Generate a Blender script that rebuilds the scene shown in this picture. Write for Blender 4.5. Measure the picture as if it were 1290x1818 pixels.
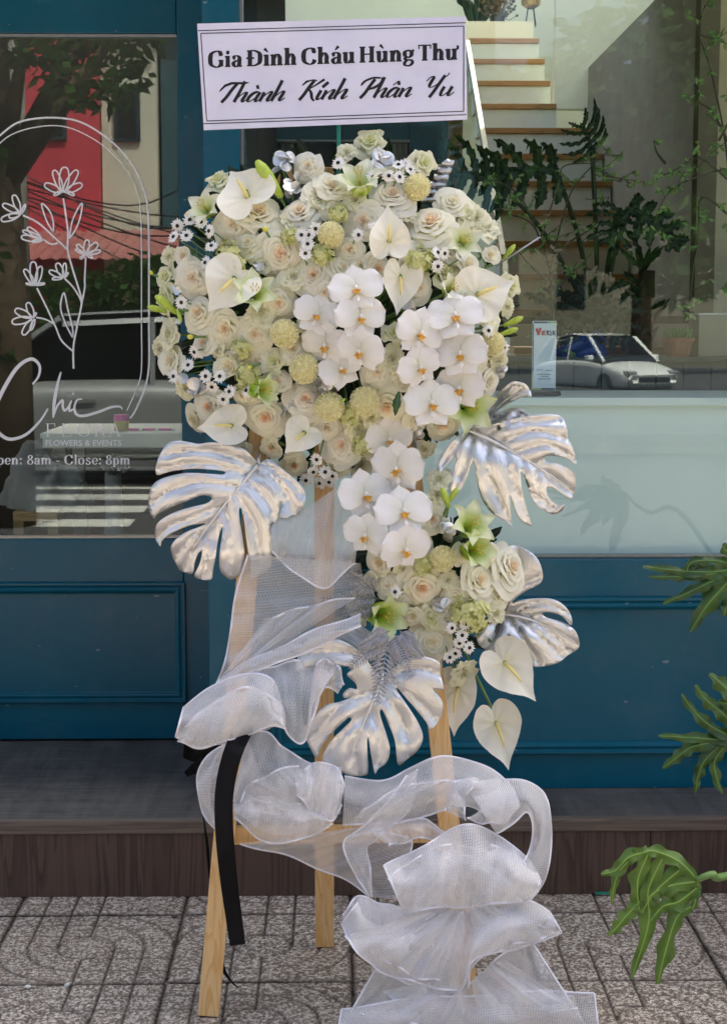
import bpy, math, random
import numpy as np
from mathutils import Vector, Matrix
for _o in list(bpy.data.objects): bpy.data.objects.remove(_o)
SC = bpy.context.scene
COL = SC.collection
R = math.radians
# ------------------------------------------------------------------ camera
F, PCX, PCY, CAM_H = 2850.0, 645.0, 909.0, 1.4
PITCH, YAW = math.atan(334 / F), R(1.0)
cam_d = bpy.data.cameras.new('camera'); cam = bpy.data.objects.new('camera', cam_d); COL.objects.link(cam)
cam.location = (0, 0, CAM_H); cam.rotation_euler = (R(90) - PITCH, 0, -YAW)
cam_d.sensor_fit = 'VERTICAL'; cam_d.sensor_height = 24.0; cam_d.lens = F / 1818 * 24.0
cam_d.clip_end = 400; cam_d.clip_start = 0.05
cam_d.dof.use_dof = True; cam_d.dof.focus_distance = 3.2; cam_d.dof.aperture_fstop = 16
SC.camera = cam
# ------------------------------------------------------------------ sky, sun, exposure
SUN_EL, SUN_AZ = R(60), R(35)      # azimuth measured from +Y towards +X: the sun stands behind the shop, so the front is in open shade and the street is sunlit
w = bpy.data.worlds.new('World'); SC.world = w; w.use_nodes = True
nt = w.node_tree; nt.nodes.clear()
sky = nt.nodes.new('ShaderNodeTexSky'); sky.sky_type = 'NISHITA'; sky.sun_disc = False
sky.sun_elevation = SUN_EL; sky.sun_rotation = SUN_AZ; sky.air_density = 0.6; sky.dust_density = 7.0; sky.ozone_density = 0.0
bg = nt.nodes.new('ShaderNodeBackground'); bg.inputs[1].default_value = 0.15
wo = nt.nodes.new('ShaderNodeOutputWorld')
nt.links.new(sky.outputs[0], bg.inputs[0]); nt.links.new(bg.outputs[0], wo.inputs[0])
sun_d = bpy.data.lights.new('sun', 'SUN'); sun_d.energy = 4.0; sun_d.angle = R(1.0); sun_d.color = (1.0, 0.92, 0.80)
sun = bpy.data.objects.new('sun', sun_d); COL.objects.link(sun)
sd = Vector((math.sin(SUN_AZ) * math.cos(SUN_EL), math.cos(SUN_AZ) * math.cos(SUN_EL), math.sin(SUN_EL)))
sun.rotation_euler = sd.to_track_quat('Z', 'Y').to_euler()
SC.view_settings.view_transform = 'Standard'; SC.view_settings.look = 'None'
SC.view_settings.exposure = 1.78; SC.view_settings.gamma = 1.0; SC.view_settings.use_curve_mapping = False
SC.render.engine = 'CYCLES'
SC.cycles.use_denoising = True; SC.cycles.max_bounces = 12; SC.cycles.transparent_max_bounces = 32
SC.cycles.glossy_bounces = 5; SC.cycles.diffuse_bounces = 6; SC.cycles.caustics_reflective = False; SC.cycles.caustics_refractive = False
SC.cycles.sample_clamp_indirect = 6.0
# ------------------------------------------------------------------ helpers
_fw = Vector((math.sin(YAW) * math.cos(PITCH), math.cos(YAW) * math.cos(PITCH), -math.sin(PITCH)))
_rt = Vector((math.cos(YAW), -math.sin(YAW), 0)); _up = _rt.cross(_fw)
CAMP = Vector((0, 0, CAM_H))
def ray(px, py): return _fw + _rt * ((px - PCX) / F) - _up * ((py - PCY) / F)
def P(px, py, Y):
    """the place at depth Y that the photograph shows at pixel (px, py)"""
    d = ray(px, py); return CAMP + d * (Y / d.y)
def PM(Y): return Y / F * 1.005           # metres per photo pixel at depth Y
def srgb(c):
    return tuple((v / 255 / 12.92) if v / 255 <= 0.04045 else ((v / 255 + 0.055) / 1.055) ** 2.4 for v in c) + (1.0,)
def link(o, parent=None):
    COL.objects.link(o)
    if parent is not None: o.parent = parent
    return o
def tag(o, label=None, cat=None, group=None, kind=None):
    if label: o['label'] = label
    if cat: o['category'] = cat
    if group: o['group'] = group
    if kind: o['kind'] = kind
    return o
def thing(name, label, cat, loc=(0, 0, 0), group=None, rot=None, scale=None):
    o = bpy.data.objects.new(name, None); o.empty_display_size = 0.05; COL.objects.link(o)
    o.location = loc
    if rot is not None: o.rotation_euler = rot.to_euler() if hasattr(rot, 'to_euler') else rot
    if scale: o.scale = (scale,) * 3 if not hasattr(scale, '__len__') else scale
    return tag(o, label, cat, group)
def structure(name):
    o = bpy.data.objects.new(name, None); COL.objects.link(o); o['kind'] = 'structure'; return o
def inst(name, me, parent=None, mat=None, color=None):
    """an object using the shared mesh me"""
    o = bpy.data.objects.new(name, me); link(o, parent)
    if color is not None: o.color = color
    return o
class MB:
    def __init__(s): s.v = []; s.f = []; s.t = []
    def add(s, verts, faces, tint=0.0):
        n = len(s.v); s.v += [tuple(v) for v in verts]; s.f += [tuple(i + n for i in f) for f in faces]
        s.t += list(tint) if hasattr(tint, '__len__') else [tint] * len(verts)
        return s
    def box(s, x0, x1, y0, y1, z0, z1, M=None, tint=0.0):
        v = [Vector(c) for c in ((x0, y0, z0), (x1, y0, z0), (x1, y1, z0), (x0, y1, z0), (x0, y0, z1), (x1, y0, z1), (x1, y1, z1), (x0, y1, z1))]
        if M is not None: v = [M @ c for c in v]
        return s.add(v, [(0, 3, 2, 1), (4, 5, 6, 7), (0, 1, 5, 4), (1, 2, 6, 5), (2, 3, 7, 6), (3, 0, 4, 7)], tint)
    def grid(s, G, tint=None, closed=False):
        m, n = len(G), len(G[0]); v = [p for row in G for p in row]; fc = []
        for i in range(m - 1):
            for j in range(n if closed else n - 1):
                k = (j + 1) % n
                fc.append((i * n + j, i * n + k, (i + 1) * n + k, (i + 1) * n + j))
        return s.add(v, fc, 0.0 if tint is None else [t for row in tint for t in row])
    def tube(s, pts, r, n=6, cap=True, tint=0.0):
        pts = [Vector(p) for p in pts]; rr = r if hasattr(r, '__len__') else [r] * len(pts)
        rings = []; ref = None
        for i, p in enumerate(pts):
            d = (pts[min(i + 1, len(pts) - 1)] - pts[max(i - 1, 0)])
            d = d.normalized() if d.length > 1e-9 else Vector((0, 0, 1))
            if ref is None: ref = d.orthogonal().normalized()
            ref = (ref - d * ref.dot(d)); ref = ref.normalized() if ref.length > 1e-6 else d.orthogonal().normalized()
            b = d.cross(ref)
            rings.append([p + (ref * math.cos(a) + b * math.sin(a)) * rr[i] for a in [2 * math.pi * k / n for k in range(n)]])
        n0 = len(s.v); s.grid(rings, [[tint] * n] * len(rings), closed=True)
        if cap: s.f.append(tuple(n0 + k for k in reversed(range(n)))); s.f.append(tuple(n0 + (len(rings) - 1) * n + k for k in range(n)))
        return s
    def bar(s, a, b, wx, wy, up=(0, 1, 0), tint=0.0):
        """a square timber from a to b, wx across, wy along up"""
        a, b = Vector(a), Vector(b); d = (b - a).normalized(); u = Vector(up); x = d.cross(u).normalized(); u = x.cross(d).normalized()
        v = []
        for p in (a, b):
            for sx, sy in ((-1, -1), (1, -1), (1, 1), (-1, 1)): v.append(p + x * sx * wx / 2 + u * sy * wy / 2)
        return s.add(v, [(0, 1, 2, 3), (7, 6, 5, 4), (0, 4, 5, 1), (1, 5, 6, 2), (2, 6, 7, 3), (3, 7, 4, 0)], tint)
    def ball(s, c, r, n=10, m=7, sc=(1, 1, 1), M=None, tint=0.0):
        c = Vector(c); G = []
        for i in range(m + 1):
            t = math.pi * i / m
            row = []
            for j in range(n):
                a = 2 * math.pi * j / n
                p = Vector((math.sin(t) * math.cos(a) * sc[0], math.sin(t) * math.sin(a) * sc[1], math.cos(t) * sc[2])) * r
                row.append(c + (M @ p if M is not None else p))
            G.append(row)
        return s.grid(G, [[tint] * n] * (m + 1), closed=True)
    def mesh(s, name, m=None, smooth=False):
        me = bpy.data.meshes.new(name); me.from_pydata([tuple(v) for v in s.v], [], s.f)
        if m is not None: me.materials.append(m)
        if any(s.t):
            a = me.attributes.new('tint', 'FLOAT', 'POINT'); a.data.foreach_set('value', [float(t) for t in s.t])
        if smooth: me.polygons.foreach_set('use_smooth', [True] * len(me.polygons))
        me.update(); return me
    def obj(s, name, m, parent=None, smooth=False):
        return link(bpy.data.objects.new(name, s.mesh(name, m, smooth)), parent)
def bevel(o, w=0.003, seg=2):
    b = o.modifiers.new('bevel', 'BEVEL'); b.width = w; b.segments = seg; b.limit_method = 'ANGLE'; return o
def catmull(pts, k=6, closed=False):
    pts = [Vector(p) for p in pts]; n = len(pts); out = []
    if n < 3 and not closed: return pts
    for i in range(n if closed else n - 1):
        g = (lambda j: pts[j % n]) if closed else (lambda j: pts[min(max(j, 0), n - 1)])
        p0, p1, p2, p3 = g(i - 1), g(i), g(i + 1), g(i + 2)
        for q in range(k):
            t = q / k
            out.append(0.5 * ((2 * p1) + (p2 - p0) * t + (2 * p0 - 5 * p1 + 4 * p2 - p3) * t * t + (3 * p1 - p0 - 3 * p2 + p3) * t ** 3))
    if not closed: out.append(pts[-1])
    return out
# ------------------------------------------------------------------ materials
class NT:
    def __init__(s, name):
        s.m = bpy.data.materials.new(name); s.m.use_nodes = True; s.t = s.m.node_tree; s.t.nodes.clear()
        s.out = s.n('OutputMaterial')
    def n(s, typ, **kw):
        x = s.t.nodes.new('ShaderNode' + typ)
        for k, v in kw.items():
            if k.startswith('i_'):
                key = k[2:]; key = int(key) if key.isdigit() else key.replace('_', ' ')
                if isinstance(v, bpy.types.NodeSocket): s.t.links.new(v, x.inputs[key])
                else: x.inputs[key].default_value = v
            else: setattr(x, k, v)
        return x
    def l(s, a, b): s.t.links.new(a, b)
    def coords(s, kind='Object', scale=(1, 1, 1)):
        src = s.n('NewGeometry').outputs['Position'] if kind == 'World' else s.n('TexCoord').outputs[kind]
        mp = s.n('Mapping'); mp.inputs['Scale'].default_value = scale; s.l(src, mp.inputs[0]); return mp.outputs[0]
    def noise(s, co, scale, detail=4, rough=0.55, dist=0.0):
        x = s.n('TexNoise'); x.inputs['Scale'].default_value = scale; x.inputs['Detail'].default_value = detail
        x.inputs['Roughness'].default_value = rough; x.inputs['Distortion'].default_value = dist; s.l(co, x.inputs['Vector']); return x.outputs[0]
    def ramp(s, fac, stops, interp='LINEAR'):
        x = s.n('ValToRGB'); x.color_ramp.interpolation = interp; e = x.color_ramp.elements
        while len(e) < len(stops): e.new(0.5)
        for k, (p, c) in enumerate(stops): e[k].position = p; e[k].color = c if len(c) == 4 else tuple(c) + (1,)
        s.l(fac, x.inputs[0]); return x.outputs[0]
    def mix(s, fac, a, b, mode='MIX'):
        x = s.n('Mix', data_type='RGBA', blend_type=mode)
        for sock, v in ((x.inputs[0], fac), (x.inputs[6], a), (x.inputs[7], b)):
            if isinstance(v, bpy.types.NodeSocket): s.l(v, sock)
            else: sock.default_value = v
        return x.outputs[2]
    def math(s, op, a, b=0.0, clamp=False):
        x = s.n('Math', operation=op, use_clamp=clamp)
        for k, v in enumerate((a, b)):
            if isinstance(v, bpy.types.NodeSocket): s.l(v, x.inputs[k])
            else: x.inputs[k].default_value = v
        return x.outputs[0]
    def bump(s, h, strength=0.3, dist=0.01):
        x = s.n('Bump'); x.inputs['Strength'].default_value = strength; x.inputs['Distance'].default_value = dist; s.l(h, x.inputs['Height']); return x.outputs[0]
    def attr(s, name='tint'): return s.n('Attribute', attribute_name=name).outputs['Fac']
    def bsdf(s, col, rough=0.5, metal=0.0, normal=None, spec=0.5, **kw):
        b = s.n('BsdfPrincipled')
        for key, v in (('Base Color', col), ('Roughness', rough), ('Metallic', metal), ('Specular IOR Level', spec)) + tuple(kw.items()):
            if isinstance(v, bpy.types.NodeSocket): s.l(v, b.inputs[key])
            else: b.inputs[key].default_value = v
        if normal is not None: s.l(normal, b.inputs['Normal'])
        return b.outputs[0]
    def done(s, shader): s.l(shader, s.out.inputs[0]); return s.m
def simple(name, c, rough=0.5, metal=0.0, var=0.08, scale=20, bump=0.0, kind='Object', spec=0.5):
    t = NT(name); co = t.coords(kind); nz = t.noise(co, scale)
    c = srgb(c); a = tuple(min(1, v * (1 - var)) for v in c[:3]) + (1,); b = tuple(min(1, v * (1 + var)) for v in c[:3]) + (1,)
    col = t.ramp(nz, [(0.3, a), (0.7, b)])
    nrm = t.bump(t.noise(co, scale * 3), bump, 0.004) if bump else None
    return t.done(t.bsdf(col, rough, metal, nrm, spec))
def paint(name, c, rough=0.32):
    """enamel paint: faint roller texture, dust, a few pale chips"""
    t = NT(name); co = t.coords('World'); c = srgb(c)
    big = t.noise(co, 2.2, 5); fine = t.noise(co, 260, 2)
    col = t.ramp(big, [(0.3, tuple(v * 0.88 for v in c[:3])), (0.7, tuple(min(1, v * 1.12) for v in c[:3]))])
    dust = t.ramp(t.noise(co, 9, 8, 0.7), [(0.5, (0, 0, 0)), (0.8, (0.14,) * 3)])
    col = t.mix(dust, col, srgb((120, 130, 130)))
    chips = t.ramp(t.noise(t.coords('World', (1, 1, 2.2)), 34, 2, 0.4), [(0.755, (0, 0, 0)), (0.77, (0.5,) * 3)])
    col = t.mix(chips, col, srgb((150, 165, 170)))
    rg = t.math('ADD', t.math('MULTIPLY', big, 0.18), rough - 0.09)
    return t.done(t.bsdf(col, rg, 0, t.bump(fine, 0.05, 0.002), 0.3))
def wood(name, c1, c2, rough=0.55, axis=2, ring=26, kind='Object'):
    t = NT(name); sc = [ring] * 3; sc[axis] = 1.1
    co = t.coords(kind, tuple(sc)); nz = t.noise(co, 1.0, 3, 0.5, 0.6)
    sc2 = [ring * 9] * 3; sc2[axis] = 5
    fib = t.noise(t.coords(kind, tuple(sc2)), 1.0, 2)
    wv = t.math('FRACT', t.math('MULTIPLY', nz, 7.0))
    col = t.ramp(wv, [(0.0, srgb(c1)), (0.55, srgb(c2)), (0.9, srgb(c2)), (1.0, srgb(c1))])
    col = t.mix(t.math('MULTIPLY', fib, 0.35), col, srgb(tuple(v * 0.75 for v in c2)))
    return t.done(t.bsdf(col, rough, 0, t.bump(fib, 0.12, 0.002)))
def glass_mat(name, refl, tint, rough=0.0):
    t = NT(name)
    fr = t.math('POWER', t.n('LayerWeight', i_Blend=0.5).outputs['Facing'], 5.0)
    fac = t.math('ADD', t.math('MULTIPLY', fr, 0.85), refl, True)
    tr = t.n('BsdfTransparent', i_Color=tint); gl = t.n('BsdfGlossy', i_Roughness=rough)
    gl.inputs['Color'].default_value = (0.93, 1.0, 0.97, 1)
    mx = t.n('MixShader'); t.l(fac, mx.inputs[0]); t.l(tr.outputs[0], mx.inputs[1]); t.l(gl.outputs[0], mx.inputs[2])
    return t.done(mx.outputs[0])
M = {}
M['blue'] = paint('blue_enamel', (4, 90, 110), 0.24)
M['window_glass'] = glass_mat('window_glass', 0.05, (0.93, 0.982, 0.962, 1))
M['door_glass'] = glass_mat('door_glass', 0.058, (0.90, 0.93, 0.92, 1))
M['pine'] = wood('pine', (226, 170, 96), (240, 200, 138))
M['dark_oak_up'] = wood('dark_oak_upright', (64, 48, 40), (94, 74, 62), 0.5, 2, 20, 'World')
M['nosing'] = wood('nosing_strip', (92, 80, 70), (118, 104, 90), 0.5, 0, 30, 'World')
M['white_wall'] = simple('white_plaster', (222, 226, 216), 0.7, 0, 0.04, 3, 0.05)
M['pale_wall'] = simple('pale_wall', (206, 208, 190), 0.8, 0, 0.05, 2)
M['grey_wall'] = simple('grey_plaster', (132, 128, 112), 0.8, 0, 0.12, 4, 0.05)
M['beige_wall'] = simple('beige_wall', (178, 166, 140), 0.8, 0, 0.06, 3)
M['tread'] = wood('tread_wood', (120, 84, 44), (150, 108, 60), 0.45, 0, 30)
M['rail_grey'] = simple('rail_grey', (128, 124, 106), 0.6, 0, 0.08, 10)
M['black'] = simple('black_plastic', (18, 18, 20), 0.35, 0, 0.1, 30)
M['steel'] = simple('brushed_steel', (150, 152, 148), 0.35, 0.8, 0.06, 60)
M['counter'] = simple('pale_counter', (240, 249, 245), 0.35, 0, 0.03, 3)
M['white_decal'] = simple('white_vinyl', (252, 252, 250), 0.5, 0, 0.02, 40)
M['black_ink'] = simple('black_ink', (10, 10, 12), 0.6, 0, 0.05, 40)
# ================================================================== the ground
Y_STEP, Z_STEP, Y_SHOP, Y_DOOR = 3.82, 0.192, 4.08, 4.58
TILE, TX0, TY0 = 0.4, -0.366, 3.305
def terrazzo(name, groove=True):
    t = NT(name); co = t.coords('World')
    vo = t.n('TexVoronoi', feature='SMOOTH_F1'); vo.inputs['Scale'].default_value = 150; vo.inputs['Smoothness'].default_value = 0.3
    wob = t.mix(0.02, co, t.n('TexNoise', i_Scale=90.0).outputs['Color'], 'ADD'); t.l(wob, vo.inputs['Vector'])
    chip = t.noise(wob, 140, 1, 0.4)
    base = t.ramp(t.noise(co, 5, 4), [(0.3, srgb((100, 88, 76))), (0.7, srgb((132, 117, 102)))])
    pale = t.ramp(t.noise(co, 60, 2), [(0.3, srgb((218, 206, 188))), (0.7, srgb((246, 238, 224)))])
    fac = t.ramp(chip, [(0.51, (0, 0, 0)), (0.545, (0.9,) * 3)])
    col = t.mix(fac, base, pale)
    dirt = t.ramp(t.noise(co, 2.3, 6, 0.65), [(0.38, (0, 0, 0)), (0.72, (0.35,) * 3)])
    col = t.mix(dirt, col, srgb((118, 104, 86)))
    if groove: col = t.mix(t.attr('tint'), col, srgb((58, 46, 38)))
    rg = t.math('ADD', t.math('MULTIPLY', fac, -0.2), 0.75)
    return t.done(t.bsdf(col, rg, 0, t.bump(t.math('ADD', chip, t.noise(co, 600, 2)), 0.10, 0.002), 0.4))
M['terrazzo'] = terrazzo('terrazzo_tile'); M['terrazzo_far'] = terrazzo('terrazzo_far', False)
def tile_mesh(flip):
    n = 72; G = []; T = []; h = TILE / 2
    def gv(d, wd=0.019): return max(0.0, 1 - (abs(d) / wd) ** 2) if abs(d) < wd else 0.0
    for j in range(n + 1):
        row = []; trow = []
        for i in range(n + 1):
            u = (i / n * 2 - 1); v = (j / n * 2 - 1); uu = -u if flip else u
            r = math.hypot(uu, v); g = gv(r - 0.32)
            if r > 0.32:
                if uu * v < 0: g = max(g, gv(r - 0.655), gv(r - 0.985))
                else:
                    g = max(g, gv(uu - 0.33), gv(uu + 0.33), gv(uu - 0.66), gv(uu + 0.66), gv(v - 0.33), gv(v + 0.33), gv(v - 0.66), gv(v + 0.66))
                if uu * v > 0 or r > 1.0: g = max(g, gv(uu, 0.02) if uu * v > 0 else 0, gv(v, 0.02) if uu * v > 0 else 0)
                g = max(g, gv(uu, 0.022) if r > 0.32 and v * uu >= 0 else 0)
            e = max(0, (max(abs(u), abs(v)) - 0.965) / 0.035); g = max(g, min(1, e * 1.6))
            row.append((u * h, v * h, -0.005 * min(1, g * 1.3))); trow.append(min(1, g * 1.1) * 0.95)
        G.append(row); T.append(trow)
    mb = MB(); mb.grid(G, T); return mb.mesh('paving_tile', M['terrazzo'], True)
rnd = random.Random(4)
pave = structure('pavement')
mb = MB(); mb.add([(-14, -0.5, -0.012), (14, -0.5, -0.012), (14, Y_STEP + 0.3, -0.012), (-14, Y_STEP + 0.3, -0.012)], [(0, 1, 2, 3)])
mb.obj('paving_bed', M['terrazzo_far'], pave)
tm = [tile_mesh(False), tile_mesh(True)]
for i in range(-5, 7):
    for j in range(-5, 2):
        o = inst('tile', tm[(i + j) % 2], pave)
        o.location = (TX0 + (i + 0.5) * TILE, TY0 + (j + 0.5) * TILE, rnd.uniform(-0.0012, 0.0012))
        o.rotation_euler = (rnd.uniform(-0.003, 0.003), rnd.uniform(-0.003, 0.003), rnd.uniform(-0.004, 0.004)); o.scale = (0.994, 0.994, 1)
# ================================================================== the step in front of the shop
step = structure('step')
def ledge_mat():
    t = NT('weathered_ledge'); co = t.coords('World', (24, 3, 3)); nz = t.noise(co, 1.0, 5, 0.6, 0.8)
    sw = t.noise(t.coords('World', (3, 40, 3)), 1.2, 4, 0.6, 1.5)
    col = t.ramp(t.math('ADD', t.math('MULTIPLY', nz, 0.5), t.math('MULTIPLY', sw, 0.5)), [(0.36, srgb((58, 57, 55))), (0.64, srgb((102, 100, 95)))])
    dust = t.ramp(t.noise(t.coords('World'), 7, 7, 0.7), [(0.5, (0, 0, 0)), (0.75, (0.3,) * 3)])
    col = t.mix(dust, col, srgb((128, 122, 112)))
    return t.done(t.bsdf(col, 0.55, 0, t.bump(nz, 0.35, 0.004)))
M['ledge'] = ledge_mat()
mb = MB(); mb.box(-6, 6, Y_STEP + 0.02, Y_DOOR + 0.3, 0.0, Z_STEP); mb.obj('ledge_top', M['ledge'], step)
xj = [-6, -2.15, 0.772, 3.4, 6]
for a, b in zip(xj[:-1], xj[1:]):
    mb = MB(); mb.box(a + 0.001, b - 0.001, Y_STEP, Y_STEP + 0.019, 0.0, Z_STEP - 0.032); bevel(mb.obj('riser_panel', M['dark_oak_up'], step), 0.001)
for a, b in ((-6, -1.4), (-1.4, 2.0), (2.0, 6)):
    mb = MB(); mb.box(a + 0.0008, b - 0.0008, Y_STEP - 0.006, Y_STEP + 0.0195, Z_STEP - 0.031, Z_STEP + 0.002); bevel(mb.obj('nosing', M['nosing'], step), 0.003)
# ================================================================== the blue shop front
shop = thing('shopfront', 'blue painted shop front with a wide display window above a moulded panel', 'shopfront', (0, Y_SHOP, 0))
shop.location = (0, 0, 0)
def sweep_frame(x0, x1, z0, z1, y, prof):
    """mitred moulding round a rectangle; prof: (inset from the outer edge, how far it stands proud)"""
    mb = MB(); G = []
    for ins, pr in prof:
        G.append([(x0 + ins, y - pr, z0 + ins), (x1 - ins, y - pr, z0 + ins), (x1 - ins, y - pr, z1 - ins), (x0 + ins, y - pr, z1 - ins)])
    mb.grid(G, closed=True); return mb
PROF = [(0, 0), (0.0, 0.010), (0.003, 0.0135), (0.008, 0.0135), (0.011, 0.009), (0.014, 0.008), (0.017, 0.0105), (0.022, 0.012), (0.027, 0.0105), (0.030, 0.005), (0.034, 0.004), (0.034, 0.0)]
PX0, PX1 = -0.327, -0.236
mb = MB(); mb.box(PX0, PX1, Y_SHOP - 0.004, Y_SHOP + 0.14, Z_STEP, 2.9); bevel(mb.obj('post', M['blue'], shop), 0.003)
mb = MB(); mb.box(PX1 + 0.001, 3.6, Y_SHOP, Y_SHOP + 0.1, Z_STEP, 0.797); bevel(mb.obj('lower_panel', M['blue'], shop), 0.002)
for a, b in ((-0.168, 1.32), (1.42, 3.3)):
    sweep_frame(a, b, 0.286, 0.700, Y_SHOP - 0.0005, PROF).obj('panel_moulding', M['blue'], shop)
mb = MB(); mb.box(PX1 + 0.001, 3.6, Y_SHOP - 0.002, Y_SHOP + 0.1, 2.78, 3.0); mb.obj('header', M['blue'], shop)
mb = MB(); mb.box(PX1 + 0.0005, PX1 + 0.008, Y_SHOP + 0.028, Y_SHOP + 0.06, 0.80, 2.78); mb.obj('window_bead', M['steel'], shop)
mb = MB(); mb.box(PX1 + 0.0085, 3.6, Y_SHOP + 0.028, Y_SHOP + 0.06, 0.798, 0.805); mb.obj('window_sill', M['steel'], shop)
mb = MB(); mb.box(PX1 + 0.009, 3.6, Y_SHOP + 0.04, Y_SHOP + 0.048, 0.806, 2.779); mb.obj('window_pane', M['window_glass'], shop)
# upper storey and its balcony slab, above the frame of the photograph
bld = thing('upper_storey', 'pale upper storey with a projecting balcony slab above the blue shop front', 'building', (0, 0, 0))
mb = MB(); mb.box(-6, 6, Y_SHOP + 0.02, Y_SHOP + 0.24, 3.002, 6.2); mb.obj('wall', M['white_wall'], bld)
mb = MB(); mb.box(-6, 6, Y_SHOP - 0.5, Y_SHOP + 0.018, 3.02, 3.16); mb.obj('balcony_slab', M['white_wall'], bld)
# side return of the recess
mb = MB(); mb.box(PX0, PX0 + 0.05, Y_SHOP + 0.141, Y_DOOR + 0.1, Z_STEP, 2.9); mb.obj('recess_return', M['blue'], shop)
# ================================================================== the blue door with its glass
door = thing('shop_door', 'blue shop door with a large glass pane carrying white floral lettering', 'door', (0, 0, 0))
DX0, DX1 = -1.75, -0.327 
GX1, GZ0, GZ1 = -0.437, 0.787, 2.199
mb = MB(); mb.box(GX1, DX1 - 0.001, Y_DOOR, Y_DOOR + 0.05, Z_STEP + 0.006, 2.62); bevel(mb.obj('stile', M['blue'], door), 0.003)
mb = MB(); mb.box(DX0, DX0 + 0.11, Y_DOOR, Y_DOOR + 0.05, Z_STEP + 0.006, 2.62); bevel(mb.obj('stile', M['blue'], door), 0.003)
mb = MB(); mb.box(DX0 + 0.111, GX1 - 0.001, Y_DOOR + 0.001, Y_DOOR + 0.05, GZ1, 2.62); bevel(mb.obj('top_rail', M['blue'], door), 0.003)
mb = MB(); mb.box(DX0 + 0.111, GX1 - 0.001, Y_DOOR + 0.001, Y_DOOR + 0.05, Z_STEP + 0.006, GZ0); bevel(mb.obj('bottom_panel', M['blue'], door), 0.003)
sweep_frame(DX0 + 0.12, -0.432, 0.308, 0.662, Y_DOOR + 0.0005, PROF).obj('panel_moulding', M['blue'], door)
for a in (0,):
    g = [(DX0 + 0.112, GX1 - 0.002, GZ0 + 0.001, GZ0 + 0.009), (DX0 + 0.112, GX1 - 0.002, GZ1 - 0.009, GZ1 - 0.001)]
    for x0, x1, z0, z1 in g:
        mb = MB(); mb.box(x0, x1, Y_DOOR + 0.006, Y_DOOR + 0.03, z0, z1); mb.obj('glazing_bead', M['steel'], door)
Y_PANE = Y_DOOR + 0.016
mb = MB(); mb.box(DX0 + 0.113, GX1 - 0.0025, Y_PANE, Y_PANE + 0.008, GZ0 + 0.0095, GZ1 - 0.0095); mb.obj('glass_pane', M['door_glass'], door)
mb = MB(); mb.box(-6, DX0 - 0.002, Y_DOOR - 0.02, Y_DOOR + 0.1, Z_STEP, 3.0); mb.obj('side_panel', M['blue'], shop)
mb = MB(); mb.box(DX0 - 0.001, DX1 - 0.001, Y_DOOR - 0.004, Y_DOOR + 0.08, 2.625, 3.0); mb.obj('door_header', M['blue'], shop)
# ================================================================== the room behind the glass
inner = structure('interior_walls')
def wallbox(nm, m, *b):
    mb = MB(); mb.box(*b); return mb.obj(nm, m, inner)
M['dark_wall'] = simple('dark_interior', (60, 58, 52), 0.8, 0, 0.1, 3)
M['floor_in'] = simple('interior_floor', (96, 92, 84), 0.4, 0, 0.1, 5)
wallbox('floor', M['floor_in'], -3.2, 3.2, Y_DOOR + 0.31, 14.2, 0.02, Z_STEP - 0.004)
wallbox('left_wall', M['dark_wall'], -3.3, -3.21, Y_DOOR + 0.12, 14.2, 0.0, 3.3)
wallbox('added_partition_wall', M['dark_wall'], -0.31, -0.22, Y_DOOR + 0.12, 7.4, Z_STEP, 3.3)  # added wall, keeps the room behind the door dark
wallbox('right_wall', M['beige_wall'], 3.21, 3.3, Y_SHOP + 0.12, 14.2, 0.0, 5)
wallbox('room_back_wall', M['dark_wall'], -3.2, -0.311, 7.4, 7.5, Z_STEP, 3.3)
wallbox('ceiling', M['white_wall'], -0.3, 3.3, Y_SHOP + 0.25, 9.0, 3.31, 3.42)  # stops short: an added roof opening lets the sky light the stairs
wallbox('ceiling', M['white_wall'], -3.3, -0.3, Y_SHOP + 0.25, 6.2, 3.31, 3.42)  # cut back to let more daylight onto the work table
wallbox('back_wall', M['pale_wall'], -3.3, 3.3, 14.0, 14.1, 0.0, 7)
wallbox('stair_side_wall', M['grey_wall'], 1.72, 1.82, 7.85, 11.15, Z_STEP, 3.13)
wallbox('upper_wall', M['pale_wall'], 1.5, 3.2, 11.2, 11.3, 2.86, 7)
M['column'] = simple('light_beige', (222, 208, 178), 0.8, 0, 0.05, 3)
wallbox('column', M['column'], 1.30, 1.75, 5.55, 5.85, Z_STEP, 3.3)
# ================================================================== plant helpers
def leaf_mat(name, c, c2, rough=0.35, trans=0.2, bump=0.2, var_scale=12):
    t = NT(name); co = t.coords('Object'); nz = t.noise(co, var_scale, 3)
    col = t.ramp(nz, [(0.3, srgb(c)), (0.7, srgb(c2))])
    col = t.mix(t.math('MULTIPLY', t.attr('tint'), 0.75), col, srgb(tuple(min(255, v * 1.45 + 22) for v in c2)))
    a = t.bsdf(col, rough, 0, t.bump(nz, bump, 0.004), 0.45)
    tl = t.n('BsdfTranslucent'); t.l(col, tl.inputs[0]); mx = t.n('MixShader'); mx.inputs[0].default_value = trans
    t.l(a, mx.inputs[1]); t.l(tl.outputs[0], mx.inputs[2]); return t.done(mx.outputs[0])
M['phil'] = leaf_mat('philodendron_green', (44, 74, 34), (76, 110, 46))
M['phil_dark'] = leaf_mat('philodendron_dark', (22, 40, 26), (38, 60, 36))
M['twig_leaf'] = leaf_mat('small_twig_leaf', (98, 136, 66), (150, 182, 104), 0.5, 0.3)
M['stem'] = simple('green_stem', (104, 138, 72), 0.45, 0, 0.1, 30)
M['stem_dark'] = simple('dark_stem', (44, 58, 36), 0.5, 0, 0.1, 30)
M['bark'] = simple('bark', (84, 70, 54), 0.9, 0, 0.3, 14, 0.8)
M['twig'] = simple('twig_bark', (92, 82, 66), 0.8, 0, 0.15, 40)
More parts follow.
